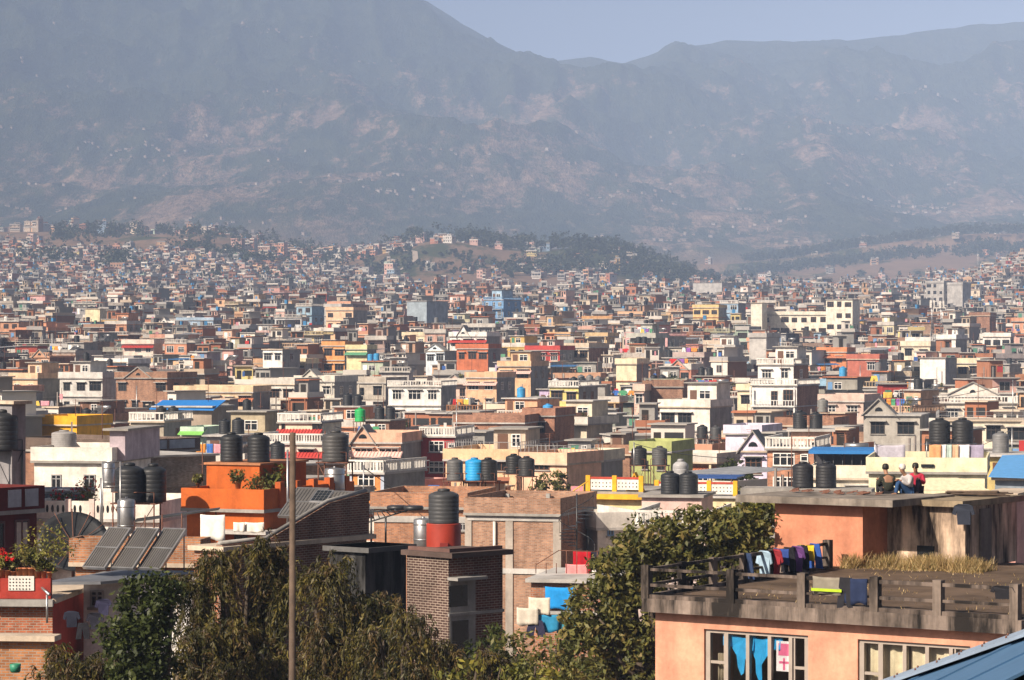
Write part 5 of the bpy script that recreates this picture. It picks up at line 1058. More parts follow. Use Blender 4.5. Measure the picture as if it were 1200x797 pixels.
for x, y, w, dp in cand:
    if y < 1500 and not clear(x, y + dp/2, max(w, dp)*.5): continue
    if 175 < y < 330 and fr.random() < .25: continue
    g = gz(x, y); px = 600 + x/y*F; hw = w/2/y*F
    yt = float(np.interp(y, [b for a, b in YD], [a for a, b in YD])) if y < 2500 else 331
    zt = 40 - (yt-398.5)/F*y; typ = max(zt - g, 6.5) if y < 2500 else 9.5
    hgt = typ + fr.choice([-4, -3, -2, -1, 0, .6, 1.2, 2.0] + ([3.2] if y > 380 else []) + ([5.5] if y > 600 and fr.random() < .3 else []))
    ok_top = True
    for (a, b_, c_, e, d) in LMS:
        if d > y and a-2 < px+hw*1.2 and b_+2 > px-hw:
            top = 40 - (e - 1 - 398.5)/F*y
            lim = top - g - .95
            if lim < hgt: hgt = lim; ok_top = False
            elif lim < hgt+1.4: ok_top = False
    hgt = min(hgt + (1.3 if w < 5.3 and ok_top else 0), 40); hgt = min(hgt, fr.choice([4, 5, 6.5, 8])) if y > 2000 and 405 < px < 1080 else hgt; n = max(1, round(hgt/3.0))
    if hgt < 2.8: continue
    # town thins out on the wooded knolls
    if y > 2000 and 405 < px < 1080 and fr.random() < (.93 if px < 860 else .6): continue
    fill.append(dict(x=x, y=y, w=w, dp=dp, g=g, h=hgt, px=px, hw=hw))
# screen share of each, near to far
zb = np.zeros((420, 620), bool)
def cover(x0, x1, y0, y1):
    x0, x1, y0, y1 = int(max(0, x0/2+10)), int(min(619, x1/2+10)), int(max(0, y0/2)), int(min(419, y1/2))
    if x1 <= x0 or y1 <= y0: return 0
    s_ = zb[y0:y1, x0:x1]; n = int((~s_).sum()); s_[:] = True; return n
for q in ((752, 1200, 660, 797), (860, 1175, 582, 700), (60, 520, 660, 797), (640, 900, 625, 797)): cover(*q)
items = [(d, 'l', (a, b_, c_, e)) for a, b_, c_, e, d in LMS] + [(f['y'], 'f', f) for f in fill]
for d, k, f in sorted(items, key=lambda t: t[0]):
    if k == 'l': cover(f[0], f[1], f[2], 797 if d > 150 else f[3]+60)
    else:
        yt = 398.5 - (f['g']+f['h']-40)/f['y']*F; f['yt'] = yt
        f['vis'] = cover(f['px']-f['hw'], f['px']+f['hw']*1.3, yt-2, 600)
N_HOUSE = 300 - len(HOUSES)
order = sorted([f for f in fill if -20 < f['px'] < 1220], key=lambda f: -f['vis'])
best = [f for f in order[:N_HOUSE] if f['vis'] > 3]; bid = {id(f) for f in best}
rest = [f for f in fill if id(f) not in bid]
IDS = set()
def idphrase(size, cname, wname, px, yt, d):
    c_ = sorted(REFS, key=lambda l: abs(l[1]-px) + 1.6*abs(l[2]-yt))[:16]
    for wn_ in ('', wname + '-windowed '):
        for l in c_[:16]:
            dx = px - l[1]
            if abs(dx) < 22: rel = 'behind' if d > l[3] else 'in front of'
            else: rel = 'left of' if dx < 0 else 'right of'
            s_ = f'{size}{cname} {wn_}house {rel} the {l[0]}'
            if s_ not in IDS: IDS.add(s_); return s_
    s_ = f'{size}{cname} house with odd roof, {len(IDS)}'; IDS.add(s_); return s_
TOPS = ['roof cabin', 'tin roof shed', 'red tiled canopy', 'gabled top', 'bare column stubs', 'flat open roof']
SHEETC = [('white', (.75, .73, .7)), ('red', (.5, .03, .03)), ('blue', (.05, .15, .45)), ('pink', (.7, .3, .35)), ('yellow', (.7, .5, .1)), ('green', (.08, .3, .15)), ('orange', (.65, .25, .05)), ('grey', (.3, .3, .32)), ('purple', (.25, .1, .35))]
n_t = n_s = n_l = n_p = 0
for f in best:
    cname, c, _ = fr.choices(PALETTE, PW)[0]
    c = tuple(min(.86, max(.02, q*fr.uniform(.88, 1.1))) for q in c)
    wall = 'brick' if 'brick' in cname else ('cement' if 'grey' in cname else 'plaster')
    side = fr.choice(['brick', 'cement', 'cement', None, None]) if wall == 'plaster' else None
    d = f['y']; size = 'narrow ' if f['w'] < 5.5 else ('wide ' if f['w'] > 8.5 else '')
    wname = fr.choices(['white', 'brown', 'dark', 'green', 'blue'], [5, 4, 2, .6, .5])[0]
    ph = idphrase(size, cname, wname, f['px'], f['yt'], d)
    top = fr.choices(TOPS, [11, 2, 2.2, 1.0, 1.6, 1.0])[0]
    par = fr.choices(['solid', 'balu', 'rail', 'brick', None], [6, 5, 1.2, 1.6, .3])[0]
    px0, px1 = f['px']-f['hw'], f['px']+f['hw']
    h = H('', ph + ' with ' + top, px0, px1, f['yt'], d, min(48, max(-4, fr.gauss(20, 12))), f['dp'], .9 if par else .16, c, wall, side, ybot=f['yt']+40)
    bal = {0, 1} if fr.random() < .35 else {fr.choice([0, 1])} if fr.random() < .5 else set()
    oh = 1.12 if 0 in bal else fr.choice([.15, .3, .5])
    h.roof(oh=oh, color=fr.choice([CONC, LGREY, BEIGE, c]))
    if par: h.parapet(par, color=(.62, .58, .52) if fr.random() < .4 else c, oh=oh)
    vis = 1 + (f['vis'] > 60) + (f['vis'] > 160)
    h.bands(vis, color=fr.choice([LGREY, CONC, CONC, c]), oh=fr.choice([.15, .35, .6]))
    h.storeys(vis, wname, .1, bal, fr, shade=fr.random() < .5)
    h.cab = None
    if top == 'roof cabin': q = fr.uniform(0, .4); h.cabin(q, min(1, q+fr.uniform(.4, .62)), fr.uniform(.15, .45), fr.uniform(2.3, 2.9), c if fr.random() < .7 else GREY, fr.choice([CONC, TERRA, LGREY, LGREY]), fr.choice(['brown', 'green', 'blue', 'white']))
    elif top == 'tin roof shed': q = fr.uniform(0, .4); h.shed(q, q+fr.uniform(.4, .6), .3, 2.1, fr.choice([(.35, .36, .37), (.2, .2, .21), (.05, .2, .45), (.3, .12, .08), (.45, .45, .45)]))
    elif top == 'red tiled canopy': h.canopy(h.zr-.1-(.4 if par else 0), fr.choice([TERRA, RED, SALMON])); 
    elif top == 'gabled top': h.gable(.15, .85, 1.5)
    elif top == 'bare column stubs': h.columns(fr.choice([3, 4]), 1.6)
    if d < 950 and n_t < 235:
        k = fr.choices([0, 1, 2, 3], [2.0, 4, 3, .8])[0]; tc = fr.choices([('black', (.02, .022, .025)), ('grey', (.16, .16, .16)), ('blue', (.04, .28, .55)), ('white', (.7, .7, .68))], [11, 2.5, .5, .6])[0]
        for q in range(k):
            pos = '' if k == 1 else ['left ', 'right ', 'middle '][q] if k == 2 else ['left ', 'middle ', 'right '][q]
            if h.cab and h.cab[1]-h.cab[0] > 1.35*k+.3: p = h.w(h.cab[0]+.75+q*1.35, (h.cab[2]+h.cab[3])/2, h.cab[4]+.003)
            else: p = h.w(h.x0+.8+q*1.35+(h.x1-h.x0)*.3*(k < 3), h.dp*.12+.6, h.zr+.003)
            r_ = fr.choice([.48, .55, .6]); tank(p, r_, r_*2.45, f'{pos}{tc[0]} tank on the {ph}', tc[1], detail=d < 500); n_t += 1
    if d < 800 and n_s < 46 and fr.random() < .3 and top in ('flat open roof', 'bare column stubs', 'roof cabin'):
        x = h.x0 + (h.x1-h.x0)*(.72 if top == 'roof cabin' else .5); solar(h.w(x, .8, h.zr+.35), -h.a+R(fr.uniform(-15, 10)), .95, 1.8, 34, 2, 'twin solar collector on the ' + ph); n_s += 1
    if d < 650 and n_l < 110 and fr.random() < .42:
        k = fr.choice([2, 3, 4]); used = set(); x0 = h.x0+.6
        for q in range(k):
            cn, cc = fr.choice([s_ for s_ in SHEETC if s_[0] not in used]); used.add(cn); w_ = fr.choice([.6, .9, 1.3]); x0 += w_/2+.1
            garment(h.w(x0, .35, h.zr+1.75), -h.a, fr.choice(['sheet', 'shirt', 'sheet', 'trousers']), w_, fr.uniform(.7, 1.1), cc, f'{cn} cloth drying on the {ph}'); x0 += w_/2; n_l += 1
        b = MB(); b.bar((h.x0+.4, .36, h.zr+1.76), (x0+.3, .36, h.zr+1.76), .012); b.bar((h.x0+.4, .36, h.zr), (h.x0+.4, .36, h.zr+1.8), .025); b.bar((x0+.3, .36, h.zr), (x0+.3, .36, h.zr+1.8), .025); h.part('clothes_rail', b, 'steel')
    if d < 520 and n_p < 60 and fr.random() < .5:
        for q in range(fr.choice([1, 2])):
            plant(h.w(h.x1-.6-q*1.1, .4, h.zr+.01), fr.uniform(.9, 1.8), ['', 'second '][q] + 'bushy plant on the ' + ph, True, seed=300+n_p, n=7, leaf=.13, pal=fr.choice([PAL_MANGO, PAL_DARK, PAL_YEL])); n_p += 1
    if fr.random() < .6 and d < 900:
        b = MB(); b.bar((h.x1-1, h.dp*.6, h.zr), (h.x1-1, h.dp*.6, h.zr+fr.uniform(2.5, 5)), .04); b.bar((h.x1-1.4, h.dp*.6, h.zr+2.3), (h.x1-.6, h.dp*.6, h.zr+2.3), .02); h.part('aerial', b, 'rust')

# houses too far or too hidden to count: one mass
class Boxes:
    def __init__(s): s.r = []
    def add(s, ox, oy, yaw, x0, x1, y0, y1, z0, z1, c): s.r.append((ox, oy, yaw, x0, x1, y0, y1, z0, z1, *c))
    def build(s, name, mat):
        a = np.array(s.r); n = len(a); ca, sa = np.cos(a[:, 2]), np.sin(a[:, 2])
        X = a[:, [3, 4, 4, 3, 3, 4, 4, 3]]; Y = a[:, [5, 5, 6, 6, 5, 5, 6, 6]]; Zz = a[:, [7, 7, 7, 7, 8, 8, 8, 8]]
        Wx = a[:, 0:1] + X*ca[:, None] - Y*sa[:, None]; Wy = a[:, 1:2] + X*sa[:, None] + Y*ca[:, None]
        V = np.stack([Wx, Wy, Zz], -1).reshape(-1, 3)
        q = np.array([(4, 5, 6, 7), (0, 1, 5, 4), (1, 2, 6, 5), (2, 3, 7, 6), (3, 0, 4, 7)])
        Fq = (np.arange(n)[:, None, None]*8 + q[None]).reshape(-1, 4)
        return link(name, npmesh(name, V, Fq, mat, np.repeat(a[:, 9:12], 5, 0)))
BX = Boxes()
def far_house(x, y, w, dp, z0, h, detail=2):
    cname, c, _ = fr.choices(PALETTE, PW)[0]; j = fr.uniform(.75, 1.1); c = tuple(min(.8, q*j) for q in c); yaw = -R(min(55, max(-12, fr.gauss(20, 15))))
    sc_ = fr.choice([c, (.26, .25, .24), (.26, .13, .08), (.36, .34, .32)]); A = lambda *q: BX.add(x, y, yaw, *q); near = y < 800
    parts = [(-w/2, w/2, 0, h)]
    if w > 5 and fr.random() < .55: q = fr.uniform(-.15, .2)*w; dz_ = fr.choice([-3, -2.5, -1.2, 1.5, 2.8]); parts = [(-w/2, q, 0, h), (q+.02, w/2, fr.uniform(-.8, .8), max(3, h+dz_))]
    for x0, x1, y0, hh in parts:
        zt = z0+hh; ww = x1-x0; cc = c if fr.random() < .75 else fr.choices(PALETTE, PW)[0][1]
        A(x0, x1, y0+.05, dp, z0-2, zt, sc_); A(x0+.02, x1-.02, y0, y0+.06, z0-2, zt-.01, cc)
        rc = fr.choice([CONC, (.42, .4, .37), BEIGE, TERRA if fr.random() < .35 else CONC]); o_ = fr.choice([.25, .5, 1.0]); A(x0-.25, x1+.25, y0-o_, dp+.2, zt-.12, zt+.06, rc)
        if fr.random() < .8:
            pc = fr.choice([cc, (.6, .56, .5), (.4, .38, .36)]); A(x0-.15, x1+.15, y0-o_+.08, y0-o_+.2, zt+.06, zt+.85, pc); A(x1+.05, x1+.15, y0-o_+.21, dp, zt+.06, zt+.85, pc)
        if fr.random() < .55 and ww > 2.5:
            q = fr.uniform(x0, x0+ww*.4); wc_ = ww*fr.uniform(.4, .6); hc = fr.uniform(2.2, 2.9); A(q, q+wc_, dp*.3, dp-.2, zt+.06, zt+hc, fr.choice([cc, cc, (.62, .58, .52), (.3, .29, .27), (.36, .16, .09)])); A(q-.3, q+wc_+.3, dp*.3-.5, dp, zt+hc, zt+hc+.14, rc)
            A(q+.3, q+1.1, dp*.3-.04, dp*.3+.02, zt+.06, zt+2, (.03, .025, .02)); 
            if wc_ > 2: A(q+1.5, q+wc_-.2, dp*.3-.04, dp*.3+.02, zt+1, zt+2, (.03, .03, .03))
            if y > 800 and fr.random() < .6: A(q+.3, q+1.2, dp*.5, dp*.5+1, zt+hc+.14, zt+hc+1.4, fr.choice([(.03, .03, .035), (.03, .03, .035), (.2, .2, .2), (.05, .2, .4)]))
        for _ in range(fr.choice([0, 1, 2, 3])):       # roof junk: posts, bundles, cloth, planks
            q = fr.uniform(x0, x1-.4); k_ = fr.random(); yq = fr.uniform(.2, dp*.5)
            if k_ < .45: A(q, q+.16, yq, yq+.16, zt, zt+fr.uniform(1, 3.2), (.25, .22, .2))
            elif k_ < .75: A(q, q+fr.uniform(.3, 1.1), yq, yq+.06, zt+.9, zt+fr.uniform(1.5, 1.9), fr.choice([(.6, .58, .55), (.4, .04, .04), (.05, .12, .35), (.55, .25, .28), (.1, .25, .15), (.05, .05, .07)]))
            else: A(q, q+fr.uniform(.4, .9), yq, yq+.5, zt, zt+fr.uniform(.4, .9), (.1, .08, .06))
        nb = max(1, int(ww/2.3))
        for k in range(detail):
            zf = zt-3*(k+1)
            if zf < z0-.5: break
            if fr.random() < .4:                          # veranda: slab, parapet and dark screens behind
                A(x0, x1, y0-1.0, y0-.01, zf-.06, zf+.06, (.45, .42, .39)); A(x0, x1, y0-1.0, y0-.9, zf+.06, zf+.85, fr.choice([cc, (.6, .56, .5)])); A(x0+.3, x1-.3, y0-.03, y0+.03, zf+.1, zf+2.3, (.035, .03, .026))
                for q in range(nb+1): xx = x0+(ww-.16)*q/nb; A(xx, xx+.16, y0-.98, y0-.82, zf+.85, zf+2.85, cc)
                continue
            for q in range(nb):
                if fr.random() < .12: continue
                xc = x0+ww*(q+.5)/nb; wd = fr.choice([.5, .7, .85])
                if near: A(xc-wd-.08, xc+wd+.08, y0-.05, y0+.02, zf+.85, zf+2.35, fr.choice([(.6, .57, .52), (.12, .06, .04), (.5, .48, .45)]))
                for e in ((-wd, -.05), (.05, wd)): A(xc+e[0], xc+e[1], y0-.08, y0+.03, zf+.95, zf+2.25, fr.choice([(.02, .02, .025), (.03, .025, .02), (.06, .05, .05)]))
            A(x0-.05, x1+.05, y0-fr.choice([.15, .4, .7]), y0+.02, zf-.1, zf+.04, fr.choice([cc, (.45, .43, .4), (.6, .56, .5)]))
    if fr.random() < .5: A(w/2-.02, w/2+.04, dp*.4, dp*.4+1.2, z0+min(h, parts[-1][3])-2.1, z0+min(h, parts[-1][3])-.8, (.02, .02, .025))
for f in rest: far_house(f['x'], f['y'], f['w'], f['dp'], f['g'], f['h'], 3 if f['vis' if 'vis' in f else 'h'] > 40 else 2)
# the houses climbing the hill on the left and the slope on the right
for k in range(1250):
    px = fr.choice([fr.uniform(-40, 440), fr.uniform(-40, 470), fr.uniform(1060, 1260)]); d = fr.uniform(1900, 3450) if px < 600 else fr.uniform(1500, 2500)
    x = (px-600)/F*d
    if fbm(np.array([x]), np.array([d]), 190, 77, 2)[0] < .40: continue
    far_house(x, d, fr.uniform(7, 13), fr.uniform(7, 10), gz(x, d), fr.choice([5, 6, 8, 9, 11, 12]), 2)
for k in range(90):      # few on the knolls and the fields at the mountain's foot
    px, d = fr.choice([(fr.gauss(430, 30), fr.uniform(2800, 3200)), (fr.uniform(560, 800), fr.uniform(2500, 3000)), (fr.uniform(800, 1180), fr.uniform(3300, 4300)), (fr.gauss(520, 60), fr.uniform(2900, 3200))]); x = (px-600)/F*d
    far_house(x, d, fr.uniform(7, 12), 8, gz(x, d), fr.choice([4, 5, 7]), 2)
# hamlets on the mountain side
def far_hut(x, y, g):
    c = fr.choice([(.30, .24, .19), (.26, .18, .13), (.36, .31, .27), (.22, .15, .11), (.28, .22, .18)]); w = fr.uniform(3.5, 7); yaw = -R(fr.uniform(-30, 50))
    BX.add(x, y, yaw, -w/2, w/2, 0, 5, g-3, g+fr.uniform(2.2, 4.2), c); BX.add(x, y, yaw, -w/2-.4, w/2+.4, -.4, 5.4, g+4.2, g+4.6, (.3, .22, .18))
for k in range(70):
    px = fr.uniform(-30, 1230); d = fr.choice([fr.uniform(4500, 6000), fr.uniform(5000, 7600)]); cx = (px-600)/F*d
    for q in range(fr.choice([1, 2, 3, 6, 9, 14])):
        x, y = cx + fr.gauss(0, 60), d + fr.gauss(0, 10); g = gz(x, y)
        far_hut(x, y, g)
o = BX.build('distant_houses', 'many'); tag(o, 'thousands of small pale houses packed across the far valley and hamlets on the slopes', 'houses', None, 'stuff')
# ------------------------------------------------------------------ trees
def plobes(d, base, lst):
    """crown lobes from where they are seen: (px, py, radius in px, depth offset m)"""
    out = []
    for px, py, rp_, dy in lst: p = at(px, py, d+dy) - Vector(base); r_ = rp_/F*(d+dy); out.append((p.x, p.y, p.z, r_, r_*.9, r_*.9))
    return out
bs = (at(790, 700, 86).x, 86, gz(4, 86)); tree('leafy_tree', 'big broad-leaved tree with brownish green leaves behind the pink house', bs, plobes(86, bs, [(770, 640, 42, 0), (815, 628, 40, .5), (862, 622, 36, 1), (730, 665, 40, 0), (790, 680, 55, 0), (850, 670, 50, 1), (700, 715, 42, -.4), (745, 725, 52, 0), (690, 765, 44, -.4), (740, 785, 50, 0), (888, 612, 22, 1.2), (745, 650, 30, -.5)]), 1150, .26, 24, .10, PAL_MANGO, 5, .42, twigs=26)
bs = (at(872, 700, 93).x, 93, gz(7, 93)); tree('leafy_tree', 'yellow-flowering tree squeezed between the big broad-leaved tree and the pink house', bs, plobes(93, bs, [(872, 610, 26, 0), (892, 600, 18, 0), (850, 618, 20, 0), (885, 640, 26, 0)]), 150, .26, 22, .09, PAL_YEL, 6, .5, twigs=12)
tz = at(172, 664, 72).z - gz(-9, 72)
tree('round_tree', 'dense dark round tree in front of the awning house', Vector((at(172, 700, 72).x, 72, gz(-9, 72))), [(0, 0, tz-1.0, .75, .7, 1.0), (-.25, -.2, tz-1.9, .9, .8, 1.0), (.35, 0, tz-.7, .5, .5, .6), (0, 0, tz-3.0, .95, .8, 1.2)], 330, .28, 26, .075, PAL_DARK, 7, .5, twigs=10)
def arcs_for(tx, n, seed, zt, spread, fork):
    r2 = random.Random(seed); out = []
    for k in range(n):
        a_ = 2*math.pi*k/n + r2.uniform(-.3, .3); L_ = spread*r2.uniform(.35, 1.0); zt_ = zt*r2.uniform(.74, 1.0) - (L_/spread)*zt*.10
        d_ = Vector((math.cos(a_), math.sin(a_)*.8, 0)); out.append([(0, 0, 0)] + [tuple(Vector((0, 0, fork))*min(1, q*3) + d_*(L_*q**1.2) + Vector((0, 0, (zt_-fork)*math.sin(min(1, q*1.18)*math.pi/2)*(1 if q < .8 else .97)))) for q in (.3, .5, .65, .8, .92, 1.0)])
    return out
def put_willow(px, d, top_py, spread, nstr, seed, label, hang=(.5, 1.7), leaf=.075, n=16, pal=PAL_WILLOW):
    p = at(px, 700, d); g = gz(p.x, d); zt = at(px, top_py, d).z - g
    return willow(label, (p.x, d, g), arcs_for(0, n, seed, zt, spread, zt*.35), nstr, seed, leaf, hang, pal)
put_willow(278, 80, 588, 1.75, 1050, 11, 'tall weeping brown-green tree left of the wooden pole', n=22)
put_willow(398, 79, 606, 1.6, 800, 12, 'weeping brown-green tree right of the wooden pole, before the collector brick house', n=20)
put_willow(468, 77, 662, 1.5, 330, 13, 'low weeping tree with bare arching twigs before the red drum house', n=16)
put_willow(238, 76, 690, 1.1, 330, 14, 'weeping tree close beside the dense dark round tree', n=14)
put_willow(92, 77, 725, 1.3, 300, 15, 'thin straggly tree at the bottom left below the awning house', n=12)
put_willow(325, 74, 722, 1.7, 420, 16, 'low weeping bush around the foot of the wooden pole', n=16)
put_willow(545, 76, 720, 1.3, 420, 17, 'straggly tree with bare twigs below the red drum house', n=12)
for k, (px, top, d, lab, pal, rr) in enumerate(((560, 770, 70, 'yellow-green bush at the bottom edge below the red drum house', PAL_YEL, .9), (610, 735, 76, 'leafy bush below the small brick shed', PAL_MANGO, 1.0), (655, 745, 77, 'broad-leaved bush left of the big broad-leaved tree', PAL_MANGO, 1.1), (575, 735, 82, 'dark bush in the gap beside the red drum house', PAL_DARK, .8), (690, 770, 72, 'bush at the bottom edge before the big broad-leaved tree', PAL_MANGO, 1.0), (625, 775, 70, 'light green bush at the middle of the bottom edge', PAL_YEL, .8))):
    p = at(px, 760, d); g = gz(p.x, d); zt = at(px, top, d).z - g
    tree('bush', lab, (p.x, d, g), [(0, 0, zt-rr*.8, rr, rr, rr*.8), (.4*rr, 0, zt-rr*1.7, rr*1.1, rr, rr), (-.5*rr, 0, zt-rr*2.2, rr, rr, rr)], 90, .26, 24, .085, pal, 30+k, .42, cat='bush', twigs=9)
# green among the roofs
TW = random.Random(8)
spots = [(510, 432, 'tall clipped green tree right of the white window villa'), (975, 470, 'tree by the planter house'), (990, 498, 'second tree by the planter house'), (756, 408, 'dark cypress behind the brick-sided house'), (765, 415, 'dark tree beside the cypress'), (600, 470, ''), (445, 487, 'creeper-like tree below the white window villa'), (1040, 505, 'small tree before the grey gable chapel house'), (548, 575, 'shrubby tree on the orange brick annex'), (785, 470, 'tree before the big raw brick wall'), (1165, 398, 'row-end tree by the white complex'), (1130, 430, 'dark tree by the white mast house'), (130, 388, 'dark tree near the pale yellow cube'), (465, 497, 'yellowish plant clump left of the red house'), (985, 408, ''), (120, 375, ''), (230, 392, ''), (1010, 388, ''), (670, 395, ''), (30, 470, ''), (160, 470, ''), (835, 470, ''), (380, 372, ''), (915, 412, ''), (560, 395, ''), (325, 425, ''), (1070, 375, ''), (1180, 460, ''), (720, 372, ''), (860, 545, 'dark bush behind the lilac gable house'), (645, 545, 'dark bushes beside the right peach flat')]
for k, (px, py, lab) in enumerate(spots):
    d = dist(py) + (6 if k else 10); p = at(px, py, d); g = gz(p.x, d); hh = p.z - g + TW.uniform(-.5, 1.0); rr = TW.uniform(1.3, 2.4) if d > 300 else 1.2
    ref = min(REFS, key=lambda l: abs(l[1]-px)+abs(l[2]-py))
    lab = lab or f'dark green tree {"left" if px < ref[1] else "right"} of the {ref[0]}'
    slim = 'cypress' in lab
    lb = [(0, 0, hh-rr*.7, rr*.5, rr*.5, rr*1.4)] if slim else [(0, 0, hh-rr*.6, rr, rr, rr*.8), (rr*.8, 0, hh-rr*1.4, rr*.8, rr*.8, rr*.8), (-rr*.7, 0, hh-rr*1.6, rr*.9, rr*.8, rr*.9)]
    tree('town_tree', lab, (p.x, d, g), lb, 60, rr*.28, 22, .10+d*.00022, PAL_DARK if k % 3 else PAL_MANGO, 100+k, .55, 'trees among the roofs', twigs=5)
seen_l = set(q[2] for q in spots); gr = random.Random(77)
for k in range(70):
    px, py = gr.uniform(5, 1190), gr.choice([gr.uniform(372, 430), gr.uniform(415, 505)]); ref = min(REFS, key=lambda l: abs(l[1]-px)+abs(l[2]-py))
    lab = f'{gr.choice(["bushy", "spreading", "slender", "dusty"])} green tree {"left of" if px < ref[1]-15 else "right of" if px > ref[1]+15 else "beside"} the {ref[0]}'
    if lab in LABELS: continue
    d = dist(py)+8; p = at(px, py+4, d); g = gz(p.x, d); hh = p.z-g; rr = gr.uniform(1.0, 1.9)
    tree('town_tree', lab, (p.x, d, g), [(0, 0, hh-rr*.6, rr, rr, rr*.9), (rr*.7, 0, hh-rr*1.5, rr*.8, rr*.8, rr*.9), (-rr*.7, 0, hh-rr*1.7, rr*.8, rr*.8, rr)], 45, rr*.3, 22, .10+d*.00022, PAL_DARK if k % 2 else PAL_MANGO, 300+k, .55, 'trees among the roofs', twigs=4)
# pale track climbing the bare side of the knoll
tp = [((px-600)/F*d, d) for px, d in ((418, 2470), (436, 2530), (456, 2600), (474, 2660), (487, 2730), (486, 2790), (470, 2840), (452, 2900))]; b = MB(); vs = []
for q in range(8*(len(tp)-1)+1):
    i_ = min(q//8, len(tp)-2); u = q/8-i_; x, y = tp[i_][0]*(1-u)+tp[i_+1][0]*u, tp[i_][1]*(1-u)+tp[i_+1][1]*u; vs += [(x-2.4, y-3, gz(x-2.4, y-3)+.7), (x+2.4, y+3, gz(x+2.4, y+3)+.7)]
b.add(vs, [(2*q, 2*q+1, 2*q+3, 2*q+2) for q in range(8*(len(tp)-1))]); o = b.build('dirt_track', 'paint', None, (.46, .37, .28)); tag(o, 'pale dirt track climbing the bare knoll beyond the town', 'track', None, 'structure')
# woods on the knolls and the far ridge: one mass
rs = np.random.RandomState(4); C_ = []; Rr_ = []
def wood(n, pxf, df, hh=(7, 13), mask=.0):
    for k in range(n):
        px, d = pxf(), df(); x = (px-600)/F*d
        if mask and fbm(np.array([x]), np.array([d]), 140, 91, 2)[0] < mask: continue
        g = gz(x, d); h_ = TW.uniform(*hh)
        for q in range(5): C_.append((x+TW.gauss(0, h_*.22), d+TW.gauss(0, h_*.22), g+h_*TW.uniform(.3, .9))); Rr_.append(h_*TW.uniform(.16, .28))
wood(620, lambda: TW.gauss(500, 90), lambda: TW.uniform(2890, 3250), (6, 20), .38)
wood(150, lambda: TW.uniform(400, 600), lambda: TW.uniform(2450, 2950), (4, 10), .52)
wood(520, lambda: TW.uniform(590, 810), lambda: TW.uniform(2550, 3250), (5, 18), .46)
wood(520, lambda: TW.uniform(-30, 430), lambda: TW.uniform(2100, 3450), (9, 17), .56)
wood(900, lambda: TW.uniform(870, 1260), lambda: TW.uniform(3750, 4400), (10, 17), .30)
wood(200, lambda: TW.uniform(800, 1260), lambda: TW.uniform(2600, 3800), (7, 12), .55)
for (px, py, d, n) in ((55, 300, 2500, 26), (140, 305, 2450, 30), (270, 300, 2600, 60), (300, 312, 2500, 26), (135, 268, 3200, 20), (80, 278, 3100, 18), (480, 275, 3050, 18), (235, 290, 2700, 16), (365, 300, 2600, 14)):
    for k in range(n):
        q = px+TW.gauss(0, 13); dd = d+TW.gauss(0, 30); x = (q-600)/F*dd; g = gz(x, dd); h_ = TW.uniform(11, 20)
        for _ in range(5): C_.append((x+TW.gauss(0, h_*.2), dd+TW.gauss(0, h_*.2), g+h_*TW.uniform(.25, .9))); Rr_.append(h_*TW.uniform(.18, .28))
Vv, Ff, Cc = leaf_quads(np.array(C_), np.array(Rr_), 14, 1.25, [(.016, .028, .014), (.036, .050, .022), (.07, .075, .034)], rs, .7)
o = link('distant_woods', npmesh('distant_woods', Vv, Ff, 'leaf', Cc)); tag(o, 'dark green woods on the knolls and the far low ridge', 'woods', None, 'stuff')

# ------------------------------------------------------------------ the pink house in front: railed roof terrace, stair cabin, people
PK = (0.66, 0.325, 0.215); OLD = (0.20, 0.155, 0.125)
fh = H('pink house', 'pink house with a railed concrete roof terrace and long wooden windows', 768, 1197, 713, 72.8, 35, 10.5, 0, PK, 'plaster', None, ybot=797, group=None)
for c_ in list(fh.root.children): bpy.data.objects.remove(c_)
dz = lambda px, py: fh.fp(px, py)
xl = fh.fp(768, 760)[0]; xr = fh.fp(1190, 760)[0]; zs = fh.zr            # slab top
# wall with real window openings
wins = [(825, 735, 947, 795), (1005, 747, 1137, 806)]
ops = []
for xa, ya, xb, yb in wins:
    x0, z1 = fh.fp(xa, ya+2); x1, _ = fh.fp(xb, yb); ops.append((x0, x1, z1-1.62, z1))
b = MB(); edges = [xl] + [q for o_ in ops for q in o_[:2]] + [xr]
for q in range(0, len(edges), 2): b.box(edges[q], edges[q+1], 0, .25, 0, zs-.34)
for x0, x1, z0, z1 in ops: b.box(x0, x1, 0, .25, 0, z0); b.box(x0, x1, 0, .25, z1, zs-.34)
b.box(xl, xl+.25, .25, 10, 0, zs-.34); b.box(xr-.25, xr, .25, 10, 0, zs-.34); b.box(xl+.25, xr-.25, 9.75, 10, 0, zs-.34); b.box(xl+.25, xr-.25, .25, 9.75, ops[0][2]-1, ops[0][2]-.9)
fh.part('wall', b, 'plaster', PK)
